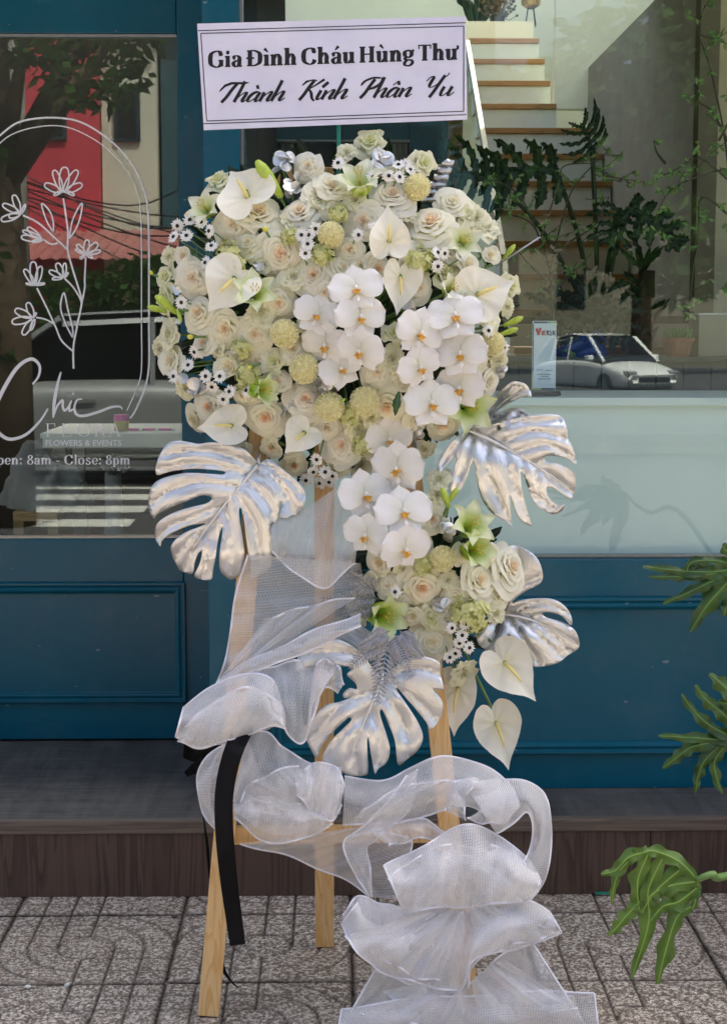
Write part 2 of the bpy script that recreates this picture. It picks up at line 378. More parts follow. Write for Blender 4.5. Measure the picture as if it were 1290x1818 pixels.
def lobe(mb, pts, wid, face, ruffle=0.12, seed=0, fold=0.25, k=5, hang=1.0):
    """one leaf lobe: a creased strip along pts (world points), wid = widths at those points, face = the way its upper side looks"""
    rn = random.Random(seed); pts = [Vector(p) for p in pts]
    n0 = len(pts); c = catmull(pts, k); face = Vector(face)
    ws = [wid[min(int(i / k), n0 - 1)] + (wid[min(int(i / k) + 1, n0 - 1)] - wid[min(int(i / k), n0 - 1)]) * ((i % k) / k) for i in range(len(c))]
    G = []; T = []; ph = rn.uniform(0, 6); fr = rn.uniform(1.6, 2.4) * 5 / max(5, k) * (0.6 if k > 5 else 1)
    for i, p in enumerate(c):
        d = (c[min(i + 1, len(c) - 1)] - c[max(i - 1, 0)]).normalized(); s = d.cross(face)
        s = s.normalized() if s.length > 1e-5 else d.orthogonal().normalized(); n = s.cross(d).normalized()
        w_ = ws[i] / 2; row = []; e = i / (len(c) - 1)
        for u in (-1, -0.55, -0.12, 0, 0.12, 0.55, 1):
            wv = math.sin(i * fr + ph + (2.1 if u > 0 else 0)) * ruffle * abs(u) ** 2
            sc = 1 + (math.sin(i * fr * 1.37 + ph * 2 + u) * 0.22 * abs(u) if 0.02 < e < 0.95 else 0)
            row.append(p + s * (u * w_ * sc) - n * (fold * w_ * abs(u) ** 1.3 * (1 if abs(u) > 0.2 else 0)) + n * (wv * w_ * 1.6) + n * (w_ * 0.08 if u == 0 else 0))
        G.append(row); T.append([0, 0, 0.1, 1, 0.1, 0, 0])
    mb.grid(G, T)
def px_leaf(root, name, lobes, Y, mat, rib_mat, seed=0, curl=0.02):
    """a lobed leaf: lobes = list of (pixel polyline with depth offsets, widths in px)"""
    for q, (pl, wd) in enumerate(lobes):
        mb = MB(); pts = [P(p[0], p[1], Y + (p[2] if len(p) > 2 else 0)) for p in pl]
        lobe(mb, pts, [w_ * PM(Y) for w_ in wd], (0.1, -1, 0.35), 0.22, seed + q)
        if q == 0: base = mb.obj('leaf', mat, root, True)
        else: mb.obj('leaf_lobe', mat, base, True)
    return base
def phil_leaf(root, base, tip, face, length_lobes, mat, seed, nl=7, droop=0.0, wl=0.32):
    """a deeply cut philodendron leaf between two points"""
    rn = random.Random(seed); base, tip, face = Vector(base), Vector(tip), Vector(face).normalized()
    L = (tip - base).length * 1.15; d = (tip - base).normalized(); s = d.cross(face).normalized(); n = s.cross(d)
    spine = [base + d * (L * t) - n * (droop * L * t * t) for t in np.linspace(0, 1, 6)]
    mb = MB(); lobe(mb, spine, [0.05 * L, 0.16 * L, 0.2 * L, 0.2 * L, 0.15 * L, 0.01 * L], face, 0.2, seed)
    for i in range(nl):
        t = 0.04 + 0.8 * i / (nl - 1); p0 = base + d * (L * t) - n * (droop * L * t * t)
        ll = length_lobes * L * (0.75 + 0.5 * math.sin(math.pi * (0.25 + 0.62 * i / (nl - 1)))) * (0.62 if i == nl - 1 else 1)
        for sg in (-1, 1):
            lx = ll * rn.uniform(0.85, 1.12); a = -0.25 + 0.95 * i / (nl - 1) + rn.uniform(-0.1, 0.1)
            dv = s * sg * math.cos(a) + d * math.sin(a)
            pts = [p0, p0 + dv * lx * 0.4 + n * 0.03 * lx, p0 + (dv + d * 0.12) * lx * 0.75 - n * 0.06 * lx, p0 + (dv + d * 0.22) * lx - n * rn.uniform(0.12, 0.3) * lx]
            lobe(mb, pts, [0.16 * L, 0.15 * L, 0.17 * L, 0.015 * L], face, 0.5, seed * 31 + i * 2 + sg)
    return mb.obj('leaf', mat, root, True)
# ================================================================== counter, card stand, ledge with pots
ctr = thing('service_counter', 'pale mint counter front with a slim top slab behind the display window', 'counter', (0, 0, 0))
ZC = P(1000, 706, 4.16).z
mb = MB(); mb.box(PX1 + 0.03, 3.1, 4.17, 4.40, Z_STEP, ZC - 0.022); mb.obj('front', M['counter'], ctr)
mb = MB(); mb.box(PX1 + 0.03, 3.1, 4.155, 4.62, ZC - 0.0215, ZC); bevel(mb.obj('top_slab', M['counter'], ctr), 0.002)
M['grey_panel'] = simple('grey_panel', (74, 76, 72), 0.6, 0, 0.08, 6)
ldg = thing('back_ledge', 'low grey panelled ledge along the rear of the mint counter', 'ledge', (0, 0, 0))
ZL = P(1000, 634, 4.7).z; x = 0.05
while x < 3.0:
    mb = MB(); mb.box(x + 0.002, x + 0.078, 4.66, 4.68, ZC + 0.0005, ZL - 0.012); mb.obj('panel', M['grey_panel'], ldg); x += 0.08
mb = MB(); mb.box(0.04, 3.05, 4.64, 5.0, ZL - 0.011, ZL); mb.obj('top', M['grey_panel'], ldg)
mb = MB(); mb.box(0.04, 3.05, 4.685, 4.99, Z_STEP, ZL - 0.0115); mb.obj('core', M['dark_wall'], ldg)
# payment card in an acrylic stand
M['qr_white'] = simple('card_white', (226, 236, 246), 0.35, 0, 0.01, 30)
M['qr_navy'] = simple('card_navy', (30, 70, 110), 0.4); M['qr_teal'] = simple('card_teal', (90, 170, 180), 0.4); M['qr_lime'] = simple('card_lime', (168, 196, 104), 0.4)
M['qr_red'] = simple('card_red', (196, 40, 54), 0.4); M['qr_grey'] = simple('card_grey', (128, 146, 168), 0.5)
YQ = 4.25
qs = thing('card_stand', 'upright white payment card in a black based holder on the mint counter', 'card stand', P(966, 706, YQ))
q0 = qs.location.copy(); q0.z = ZC; qs.location = q0
pm = PM(YQ)
def qx(px): return (px - 966) * pm
def qz(py): return (703 - py) * pm
mb = MB(); mb.add([(qx(942), -0.03, 0.0), (qx(985), -0.03, 0), (qx(999), 0.035, 0), (qx(944), 0.035, 0), (qx(943), -0.028, 0.012), (qx(984), -0.028, 0.012), (qx(997), 0.033, 0.012), (qx(945), 0.033, 0.012)],
    [(0, 3, 2, 1), (4, 5, 6, 7), (0, 1, 5, 4), (1, 2, 6, 5), (2, 3, 7, 6), (3, 0, 4, 7)]); bevel(mb.obj('base', M['black'], qs), 0.001)
def card(nm, m, x0, x1, y0, y1, d=0.0):
    mb = MB(); mb.box(qx(x0), qx(x1), -0.002 - d, 0.002, qz(y1), qz(y0)); return mb.obj(nm, m, qs)
card('card', M['qr_white'], 943, 985, 571, 692)
for nm, m, b in (('top_band', 'qr_navy', (945, 969, 572, 575)), ('top_band', 'qr_teal', (969.2, 975, 572, 575)), ('top_band', 'qr_lime', (975.2, 983.6, 572, 575)),
                 ('edge_band', 'qr_navy', (943.6, 945.2, 576, 660)), ('edge_band', 'qr_lime', (943.6, 945.2, 661, 688)), ('bottom_band', 'qr_lime', (944, 960, 689, 691.6)), ('bottom_band', 'qr_navy', (960.2, 984, 688.6, 691.6))):
    card(nm, M[m], *b, d=0.0008)
for y, a, b in ((656, 951, 962), (657, 967, 979), (664, 952, 976), (668, 960, 972), (672, 953, 976)):
    card('small_print', M['qr_grey'], a, b, y, y + 1.3, d=0.0008)
def stroke_mesh(paths, y=0.0, name='stroke'):
    """flat lettering: paths = (points (x,z), widths) ribbons, each a hair prouder than the one before"""
    mb = MB()
    for k, (pts, wd) in enumerate(paths):
        pts = [Vector((p[0], p[1])) for p in pts]
        L_, R_ = [], []; yy = y - k * 0.00002
        for i, p in enumerate(pts):
            d = (pts[min(i + 1, len(pts) - 1)] - pts[max(i - 1, 0)]); d = d.normalized() if d.length > 0 else Vector((1, 0)); nn = Vector((-d.y, d.x)) * wd[i] / 2
            L_.append((p.x + nn.x, yy, p.y + nn.y)); R_.append((p.x - nn.x, yy, p.y - nn.y))
        mb.grid([L_, R_])
    return mb
def line(pts, w_): return (pts, [w_] * len(pts))
lt = []
def seg(a, b, w_=2.2): return line([(qx(a[0]), qz(a[1])), (qx(b[0]), qz(b[1]))], w_ * pm)
o = stroke_mesh([seg((950, 584), (953.6, 595.5), 4), seg((957, 583), (953.2, 595.5), 4)], -0.0032).obj('lettering', M['qr_red'], qs)
o = stroke_mesh([seg((960, 588), (960, 596), 1.8), seg((962.5, 588), (962.5, 596), 1.8), seg((962, 588.6), (966.2, 588.6), 1.3), seg((962, 592), (965.6, 592), 1.3), seg((962, 595.4), (966.2, 595.4), 1.3)], -0.0032).obj('lettering', M['qr_red'], qs)
qc = [(qx(973 + 2.5 * math.cos(a)), qz(592 + 3.6 * math.sin(a))) for a in np.linspace(0, 6.283, 17)]
rc = [(qx(x_), qz(y_)) for x_, y_ in ((979.4, 588.5), (981.5, 588.6), (982.4, 590.3), (981.5, 592), (979.4, 592.2))]
o = stroke_mesh([seg((967, 588.6), (971, 588.6), 1.4), seg((969, 588.6), (969, 596), 1.8), line(qc, 1.5 * pm), seg((974, 593.6), (976.3, 597), 1.4), seg((979.2, 588), (979.2, 596), 1.8), line(rc, 1.4 * pm), seg((980.4, 592.2), (983, 596), 1.6)], -0.0032).obj('lettering', M['qr_navy'], qs)
# pot, white box and blue bag on the ledge
M['terracotta'] = simple('terracotta', (176, 112, 84), 0.8, 0, 0.12, 20, 0.1)
def lathe(mb, prof, n=20, c=(0, 0, 0)):
    mb.grid([[(c[0] + r_ * math.cos(2 * math.pi * k / n), c[1] + r_ * math.sin(2 * math.pi * k / n), c[2] + z_) for k in range(n)] for r_, z_ in prof], closed=True); return mb
bp = P(1201, 634, 4.78); bp.z = ZL
pot = thing('plant_pot', 'small terracotta pot of pale succulents on the grey ledge', 'plant pot', bp)
lathe(MB(), [(0.0, 0.0), (0.034, 0.0), (0.046, 0.045), (0.05, 0.045), (0.05, 0.056), (0.044, 0.056), (0.042, 0.045), (0, 0.045)]).obj('bowl', M['terracotta'], pot, False)
rn = random.Random(7); mb = MB()
for k in range(60):
    a = rn.uniform(0, 6.28); r_ = rn.uniform(0, 0.045); h_ = rn.uniform(0.02, 0.045)
    b0 = Vector((r_ * math.cos(a), r_ * math.sin(a), 0.045)); t0 = b0 + Vector((rn.uniform(-0.015, 0.015), rn.uniform(-0.015, 0.015), h_))
    mb.tube([b0, (b0 + t0) / 2, t0], [0.003, 0.0035, 0.001], 5)
mb.obj('leaves', M['twig_leaf'], pot)
bp = P(1262, 633, 4.84); bp.z = ZL
bx = thing('white_box', 'plain cream box standing on the grey ledge beside the terracotta pot', 'box', bp)
mb = MB(); mb.box(-0.052, 0.12, -0.05, 0.09, 0, 0.122); bevel(mb.obj('carton', M['beige_wall'], bx), 0.002)
mb = MB(); mb.box(-0.053, 0.121, -0.051, 0.091, 0.1225, 0.128); mb.obj('lid', M['white_wall'], bx)
M['blue_bag'] = simple('blue_plastic', (24, 62, 128), 0.25, 0, 0.2, 30, 0.4)
bp = P(1028, 634, 4.80); bp.z = ZL
bag = thing('plastic_bag', 'crumpled blue plastic bag lying on the grey ledge behind the pale car reflection', 'bag', bp)
bag['label'] = 'crumpled blue plastic bag lying on the grey ledge beside the card stand'
rn = random.Random(3); G = []
for i in range(9):
    t = math.pi * i / 8 / 2; row = []
    for j in range(22):
        a = 2 * math.pi * j / 22; rr = 1 + rn.uniform(-0.13, 0.13)
        row.append((math.cos(t) * math.cos(a) * 0.085 * rr, math.cos(t) * math.sin(a) * 0.06 * rr, math.sin(t) * 0.062 * rr * (0.7 + 0.3 * math.cos(a + 1))))
    G.append(row)
MB().grid(G, closed=True).obj('body', M['blue_bag'], bag)
mb = MB(); mb.tube([(0.02, 0, 0.05), (0.05, 0.01, 0.075), (0.075, 0, 0.045)], 0.006, 6); mb.obj('handle', M['blue_bag'], bag, True)
rl = thing('dark_rail', 'dark horizontal rail across the room behind the potted philodendron', 'rail', (0, 0, 0))
mb = MB(); mb.bar(P(880, 568, 6.4), P(1300, 568, 6.4), 0.03, 0.018); mb.obj('bar', M['black'], rl)
for px in (885, 1292):
    a = P(px, 570, 6.41); mb = MB(); mb.bar((a.x, a.y + .02, Z_STEP), (a.x, a.y + .02, a.z), 0.03, 0.03); mb.obj('post', M['black'], rl)
# ================================================================== staircase
stair = thing('staircase', 'straight staircase with white risers and brown wooden treads inside the shop', 'staircase', (0, 0, 0))
M['riser'] = simple('grey_white_riser', (186, 196, 192), 0.6, 0, 0.05, 4)
D0, GO, RI, Z0 = 9.1, 0.33, 0.2, 1.68
for i in range(-7, 10):
    d = D0 + GO * i; z = Z0 + RI * i
    if z < 0.25: continue
    x0, x1 = 0.955 + 0.004 * i, 1.71
    if i >= 6: x1 = 1.5
    mb = MB(); mb.box(x0, x1, d + 0.02, d + GO + 0.06, z - RI + 0.0005, z - 0.036); mb.obj('riser', M['riser'], stair)
    mb = MB(); mb.box(x0 - 0.01, x1 + (0.008 if i < 6 else -0.002), d, d + GO + 0.018, z - 0.035, z); bevel(mb.obj('tread', M['tread'], stair), 0.002)
mb = MB(); mb.box(0.2, 1.495, D0 + GO * 10, 13.9, Z0 + RI * 9.01, Z0 + RI * 9.9); mb.obj('landing', M['pale_wall'], stair)
hr = thing('stair_stringer', 'slim grey stringer bar running up the side of the staircase', 'stringer', (0, 0, 0))
mb = MB(); mb.bar(P(893, 460, 9.0), P(829, 78, 11.9), 0.03, 0.06); mb.obj('bar', M['rail_grey'], hr)
mb = MB(); mb.bar(P(898, 560, 8.4), P(894, 466, 8.95), 0.03, 0.06); mb.obj('bar', M['rail_grey'], hr)
# things on the landing
zl = Z0 + RI * 9.9 + 0.001
M['gold'] = simple('gold_lattice', (150, 122, 52), 0.4, 0.7, 0.15, 40)
vs = thing('gold_vase', 'gilt lattice vase on a black wire foot at the top of the stairs', 'vase', (P(941, 60, 12.6).x, 12.6, zl))
mb = MB(); lathe(mb, [(0.03, 0.13), (0.062, 0.15), (0.07, 0.24), (0.066, 0.34), (0.05, 0.345)], 16); mb.obj('cup', M['gold'], vs)
mb = MB()
for sg in (1, -1):
    for k in range(10):
        pts = []
        for q in range(9):
            z_ = 0.155 + 0.18 * q / 8; a = 2 * math.pi * k / 10 + sg * q * 0.13; r_ = 0.068 + 0.006 * math.sin(math.pi * q / 8)
            pts.append((r_ * math.cos(a), r_ * math.sin(a), z_))
        mb.tube(pts, 0.004, 4)
mb.obj('lattice', M['gold'], vs)
mb = MB()
for a in range(4): mb.tube([(0.055 * math.cos(a * 1.57 + .7), 0.055 * math.sin(a * 1.57 + .7), 0.0), (0.03 * math.cos(a * 1.57 + .7), 0.03 * math.sin(a * 1.57 + .7), 0.13)], 0.005, 5)
mb.obj('foot', M['black'], vs)
M['dry'] = simple('dried_flower', (92, 82, 66), 0.9, 0, 0.3, 30)
dp = thing('dried_bouquet', 'dark dried flower bouquet in a low pot on the landing beside the gilt vase', 'bouquet', (P(882, 60, 12.65).x, 12.65, zl))
mb = MB(); lathe(mb, [(0, 0), (0.05, 0), (0.06, 0.08), (0, 0.08)], 12); mb.obj('pot', M['black'], dp)
rn = random.Random(9); mb = MB()
for k in range(110):
    a = rn.uniform(0, 6.28); t_ = Vector((math.cos(a) * rn.uniform(0, 0.16), math.sin(a) * rn.uniform(0, 0.1), rn.uniform(0.08, 0.32)))
    mb.tube([(0, 0, 0.08), t_ * 0.6, t_], 0.003, 4); mb.ball(t_, rn.uniform(0.008, 0.02), 6, 4)
mb.obj('flower_heads', M['dry'], dp)
lp = thing('landing_plant', 'dark broad leaved plant on the landing at the top of the stairs', 'plant', (P(845, 40, 12.9).x, 12.9, zl))
for k in range(9):
    a = k * 0.7; mb = MB(); b0 = Vector((0, 0, 0)); e = Vector((math.cos(a) * 0.22, math.sin(a) * 0.12, 0.25 + 0.1 * (k % 3)))
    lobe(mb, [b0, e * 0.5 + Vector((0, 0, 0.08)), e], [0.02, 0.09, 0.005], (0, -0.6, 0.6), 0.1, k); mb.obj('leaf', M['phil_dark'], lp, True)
# blue inner partition with a dark opening and pale curtains
ip = thing('inner_partition', 'blue inner partition with a dark opening hung with pale curtains', 'partition', (0, 0, 0))
YI = 6.2
def pbox(nm, m, x0, x1, y0, y1, Ya, Yb, par):
    a, b = P(x0, y1, Ya), P(x1, y0, Ya); mb = MB(); mb.box(a.x, b.x, Ya, Yb, a.z, b.z); return mb.obj(nm, m, par)
pbox('panel', M['blue'], 428, 470, 100, 700, YI, YI + 0.06, ip); pbox('panel', M['blue'], 470.2, 726, 100, 248, YI, YI + 0.06, ip)
pbox('panel', M['blue'], 726.2, 790, 100, 700, YI, YI + 0.06, ip); pbox('panel', M['blue'], 470.2, 726, 560, 700, YI, YI + 0.06, ip)
pbox('frame', M['steel'], 469, 727, 248.2, 251, YI - 0.01, YI + 0.05, ip)
pbox('post', M['tread'], 792, 822, 80, 700, YI - 0.05, YI + 0.02, ip)
for k, (x0, x1) in enumerate(((640, 724), (500, 520))):
    a, b = P(x0, 560, YI + 0.1), P(x1, 252, YI + 0.1); G = []
    for j in range(2):
        G.append([(a.x + (b.x - a.x) * q / 40, YI + 0.14 + 0.02 * math.sin(q * 1.3), (a.z, b.z)[j]) for q in range(41)])
    MB().grid(G).obj('curtain', M['white_wall'], ip, True)
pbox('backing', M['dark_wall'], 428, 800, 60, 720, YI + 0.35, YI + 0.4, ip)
# ================================================================== philodendron indoors
ph = thing('indoor_philodendron', 'tall dark philodendron with cut leaves behind the mint counter in front of the stairs', 'plant', (P(1065, 600, 5.5).x, 5.5, Z_STEP))
o_ = -ph.location
def pp(px, py, Y): return P(px, py, Y) + o_
rootp = pp(1062, 590, 5.5)
mb = MB(); lathe(mb, [(0, 0), (0.13, 0), (0.17, 0.26), (0.16, 0.26), (0.15, 0.22), (0, 0.22)], 18); mb.obj('pot', M['dark_wall'], ph)
mb = MB(); mb.tube([(0, 0, 0.2), rootp * 0.6, rootp + Vector((0, 0, 0.1))], [0.03, 0.03, 0.02], 8); mb.obj('trunk', M['bark'], ph, True)
leafs = [((985, 300), (880, 300), 5.35, 0.5), ((1050, 262), (1040, 225), 5.45, 0.9), ((880, 320), (812, 300), 5.3, 0.8), ((1100, 372), (1085, 420), 5.4, 0.7), ((1120, 368), (1205, 415), 5.35, 0.34),
         ((1070, 520), (975, 560), 5.3, 0.45), ((1075, 520), (1120, 590), 5.25, 0.5), ((1045, 540), (1010, 600), 5.25, 0.6)]
for k, (b, t_, Yl, ll) in enumerate(leafs):
    bb, tt = pp(*b, Yl), pp(*t_, Yl - 0.05)
    mid = (rootp + bb) / 2 + Vector((0.02 * (bb.x - rootp.x), 0, 0.07)); mb = MB(); mb.tube(catmull([rootp, mid, bb], 5), 0.008, 6); mb.obj('petiole', M['stem_dark'], ph, True)
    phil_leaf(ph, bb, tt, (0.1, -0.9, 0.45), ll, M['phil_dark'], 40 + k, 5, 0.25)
tk = thing('mossy_log', 'upright brown mossy log with dark leaf stubs beside the indoor philodendron', 'log', (P(1128, 610, 5.8).x, 5.8, Z_STEP))
mb = MB(); h_ = P(1138, 480, 5.8).z - Z_STEP; mb.tube([(0, 0, 0), (0.01, 0, h_ * 0.6), (0.02, 0, h_ * 0.85), (0.035, 0, h_)], [0.05, 0.045, 0.045, 0.03], 9); mb.obj('trunk', M['bark'], tk, True)
mb = MB(); rn = random.Random(2)
for k in range(26):
    z_ = h_ * rn.uniform(0.78, 1.02); a = rn.uniform(0, 6.28); d = Vector((math.cos(a), math.sin(a), 0.9))
    lobe(mb, [Vector((0.02, 0, z_)), Vector((0.02, 0, z_)) + d * 0.05, Vector((0.02, 0, z_)) + d * rn.uniform(0.06, 0.1)], [0.012, 0.022, 0.003], (0, -1, 0.3), 0.2, k)
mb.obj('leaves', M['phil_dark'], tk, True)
# slender small-leaved branches inside the window
def twig_tree(nm, label, branches, Y, seed, dens=1.0, leaf=0.016):
    rn = random.Random(seed); b0 = P(*branches[0][0], Y); root = thing(nm, label, 'plant', (b0.x, Y, Z_STEP)); off = -root.location
    mb = MB(); lv = MB(); base = Vector((0, 0, 0)); mb.tube([base, Vector((0, 0, (b0 + off).z))], 0.006, 5)
    for br in branches:
        pts = catmull([P(p[0], p[1], Y + rn.uniform(-0.06, 0.06)) + off for p in br], 5)
        mb.tube(pts, [0.0042 * (1 - 0.7 * i / len(pts)) for i in range(len(pts))], 4)
        for i, p in enumerate(pts):
            for q in range(int(2 * dens) + (rn.random() < dens % 1)):
                d = Vector((rn.uniform(-1, 1), rn.uniform(-1, 1), rn.uniform(-0.7, 0.9))).normalized(); tw = p + d * rn.uniform(0.02, 0.09)
                mb.tube([p, tw], 0.0012, 3)
                for s in range(5):
                    dd = Vector((rn.uniform(-1, 1), rn.uniform(-1, 1), rn.uniform(-1, 0.5))).normalized(); st = p + (tw - p) * (0.4 + 0.15 * s)
                    lobe(lv, [st, st + dd * leaf * 0.6, st + dd * leaf * 1.3], [0.002, leaf * 0.62, 0.001], (rn.uniform(-0.5, 0.5), -1, rn.uniform(0, 0.8)), 0, s, 0.2, 2)
    mb.obj('branches', M['twig'], root, True); lv.obj('leaves', M['twig_leaf'], root, True)
twig_tree('slender_tree', 'slender tree with tiny pale leaves trailing beside the beige column', [[(1300, 560), (1292, 300), (1262, 130), (1240, 60), (1250, 10)], [(1292, 320), (1240, 280), (1200, 300), (1160, 320)], [(1290, 250), (1265, 200), (1240, 180), (1232, 150)],
    [(1285, 300), (1220, 320), (1180, 350), (1160, 400)], [(1290, 380), (1245, 350), (1238, 420), (1225, 520), (1232, 560)], [(1240, 60), (1270, 70), (1285, 50)], [(1275, 250), (1300, 200), (1310, 160)], [(1180, 290), (1165, 270), (1160, 250)]], 4.5, 5, 0.45)
twig_tree('wispy_branches', 'wispy branches with tiny pale leaves in front of the stair treads', [[(985, 640), (975, 480), (945, 400), (900, 380), (880, 370)], [(975, 480), (1000, 380), (1020, 330), (1065, 280), (1080, 270)], [(960, 420), (990, 330), (1000, 295), (1050, 290)],
    [(970, 470), (1010, 430), (1055, 400), (1080, 350)], [(960, 430), (930, 360), (900, 330), (870, 320)], [(978, 520), (1020, 480), (1050, 450)], [(972, 500), (940, 470), (915, 440)], [(1055, 310), (1090, 315), (1110, 320)]], 4.75, 8, 0.4)
# ================================================================== behind the door glass
YT = 5.0
tb = thing('work_table', 'pale topped work table behind the door glass', 'table', (0, 0, 0))
a, b = P(72, 795, YT), P(330, 770, YT)
mb = MB(); mb.box(a.x, b.x + 0.1, YT, YT + 0.5, a.z, a.z + 0.045); bevel(mb.obj('tabletop', M['white_wall'], tb), 0.003)
for lx in (a.x + 0.05, b.x + 0.03):
    for ly in (YT + 0.06, YT + 0.44): mb = MB(); mb.box(lx - 0.02, lx + 0.02, ly - 0.02, ly + 0.02, Z_STEP, a.z - 0.0005); mb.obj('leg', M['steel'], tb)
ztop = a.z + 0.046
M['pink'] = simple('pink_plastic', (226, 60, 170), 0.4); M['yellow'] = simple('yellow_card', (206, 190, 80), 0.5); M['cloth'] = simple('grey_cloth', (150, 152, 146), 0.9, 0, 0.1, 8, 0.2)
tp = thing('tape_roll', 'yellow roll with a pink rim standing on the work table', 'tape roll', (P(216, 750, YT + 0.12).x, YT + 0.12, ztop))
mb = MB(); lathe(mb, [(0.0, 0), (0.024, 0), (0.024, 0.03), (0, 0.03)], 14); mb.obj('roll', M['yellow'], tp)
mb = MB(); lathe(mb, [(0.0, 0.031), (0.025, 0.031), (0.025, 0.05), (0, 0.05)], 14); mb.obj('rim', M['pink'], tp)
for k, px in enumerate((236, 260, 285)):
    nm = ('short pink pen beside the tape roll on the table', 'middle pink marker lying on the work table', 'long rose pink marker lying at the table end')[k]
    t_ = thing('marker', nm, 'marker', (P(px, 750, YT + 0.1).x, YT + 0.1, ztop + 0.004), 'pink markers on the work table')
    mb = MB(); mb.tube([(-0.02, 0, 0), (0.02 + 0.008 * k, 0, 0)], 0.004, 7); mb.obj('barrel', M['pink'], t_)
    mb = MB(); mb.tube([(0.0205 + 0.008 * k, 0, 0), (0.03 + 0.008 * k, 0, 0)], 0.0045, 7); mb.obj('cap', M['white_wall'], t_)
st = thing('wooden_stool', 'low plywood stool under a heap of grey cloth behind the door glass', 'stool', (0, 0, 0))
Y1 = 4.72; a, b = P(24, 945, Y1), P(102, 908, Y1)
M['ply'] = wood('plywood', (170, 136, 84), (196, 164, 112), 0.55, 0, 24)
mb = MB(); mb.box(a.x, b.x, Y1, Y1 + 0.3, b.z - 0.03, b.z); bevel(mb.obj('seat', M['ply'], st), 0.003)
for lx0, lx1 in ((a.x, a.x + 0.03), (b.x - 0.03, b.x)): mb = MB(); mb.box(lx0, lx1, Y1 + 0.005, Y1 + 0.295, Z_STEP, b.z - 0.0305); mb.obj('side_panel', M['ply'], st)
cl = thing('cloth_heap', 'crumpled grey cloth heaped over the low plywood stool', 'cloth', ((a.x + b.x) / 2, Y1 + 0.15, b.z + 0.001))
rn = random.Random(12); G = []
for i in range(15):
    t = (math.pi / 2) * i / 14; row = []
    for j in range(36):
        aa = 2 * math.pi * j / 36; rr = 1 + 0.13 * math.sin(3 * aa + 2 * t) + 0.1 * math.sin(7 * aa - 5 * t) + 0.05 * math.sin(11 * aa + 9 * t)
        row.append((math.cos(t) * math.cos(aa) * 0.125 * rr, math.cos(t) * math.sin(aa) * 0.13 * rr, math.sin(t) * 0.15 * rr * (1 - 0.2 * math.cos(aa))))
    G.append(row)
MB().grid(G, closed=True).obj('folds', M['cloth'], cl, True)
pd = thing('grey_pedestal', 'slim grey column pedestal with a flared foot behind the door glass', 'pedestal', (P(203, 950, 4.85).x, 4.85, Z_STEP))
zt_ = P(203, 838, 4.85).z - Z_STEP; zb_ = P(203, 948, 4.85).z - Z_STEP
mb = MB(); lathe(mb, [(0, 0), (0.05, 0), (0.05, zb_ - 0.03), (0.034, zb_), (0.026, zb_ + 0.03), (0.026, zt_ - 0.02), (0.024, zt_), (0, zt_)], 20); mb.obj('shaft', M['cloth'], pd, False)
sp = thing('silver_leaf_bunch', 'crumpled bunch of silver leaves on top of the grey pedestal', 'leaf bunch', (P(203, 838, 4.85).x, 4.85, Z_STEP + zt_ + 0.001))
mb = MB(); rn = random.Random(5)
for k in range(16):
    d = Vector((rn.uniform(-1, 1), rn.uniform(-1, 1), rn.uniform(0.1, 1))).normalized(); lobe(mb, [Vector((0, 0, 0.0)), d * 0.03, d * 0.055], [0.008, 0.03, 0.003], (0, -1, .5), 0.4, k)
mb.obj('leaves', M['steel'], sp, True)
# ================================================================== the street behind the camera (seen in the glass)
road = structure('road')
M['asphalt'] = simple('asphalt', (74, 74, 76), 0.9, 0, 0.15, 8, 0.2, 'World'); M['road_paint'] = simple('road_paint', (214, 214, 208), 0.7, 0, 0.08, 12)
M['kerb'] = simple('kerb_stone', (142, 138, 130), 0.85, 0, 0.1, 9)
mb = MB(); mb.add([(-40, -60, -0.16), (40, -60, -0.16), (40, -0.65, -0.16), (-40, -0.65, -0.16)], [(0, 1, 2, 3)]); mb.obj('carriageway', M['asphalt'], road)
mb = MB(); mb.box(-40, 40, -0.65, -0.5, -0.17, 0.0); mb.obj('kerb', M['kerb'], road)
for k in range(7):
    mb = MB(); y = -2.2 - k * 0.95; mb.box(-3.4, -1.6, y - 0.45, y, -0.158, -0.154); mb.obj('crossing_stripe', M['road_paint'], road)
for b in ((-40, 2.6, -40, -11), (2.605, 40, -13, -11)):
    mb = MB(); mb.box(*b, -0.155, -0.02); mb.obj('far_pavement', M['terrazzo_far'], pave)
mb = MB(); mb.grid([[(x_, y_, z_) for x_ in (2.62, 40)] for y_, z_ in ((-13.02, -0.1), (-20, -0.28), (-28, -0.41), (-60, -0.45))]); mb.obj('side_street', M['asphalt'], road)
M['red_wall'] = simple('red_wall', (196, 64, 78), 0.7, 0, 0.08, 1.2); M['tin'] = simple('tin_roof', (170, 110, 106), 0.5, 0.1, 0.1, 3); M['shutter'] = simple('dark_shutter', (30, 54, 62), 0.5)
def house(nm, label, x0, x1, y0, y1, z1, m, wins):
    h = thing(nm, label, 'house', (0, 0, 0)); mb = MB(); mb.box(x0, x1, y0, y1, -0.6, z1); mb.obj('wall', m, h)
    for (a, b, c, d) in wins:
        mb = MB(); mb.box(a, b, y1 + 0.002, y1 + 0.06, c, d); f = mb.obj('window', M['shutter'], h)
        mb = MB(); mb.box(a + 0.06, b - 0.06, y1 + 0.062, y1 + 0.07, c + 0.06, d - 0.06); mb.obj('pane', M['black'], f)
    mb = MB(); mb.box(x0 - 0.15, x1 + 0.15, y0, y1 + 0.35, z1 + 0.002, z1 + 0.12); mb.obj('roof', M['tin'], h); return h
house('red_house', 'tall red rendered house across the street', -6.0, -3.62, -21, -16, 6.4, M['red_wall'], [(-4.5, -4.1, 4.2, 4.9)])
house('white_house', 'narrow white rendered house beside the red one across the street', -3.6, -2.75, -21, -16.2, 6.0, M['pale_wall'], [(-3.4, -3.0, 4.2, 5.0)])
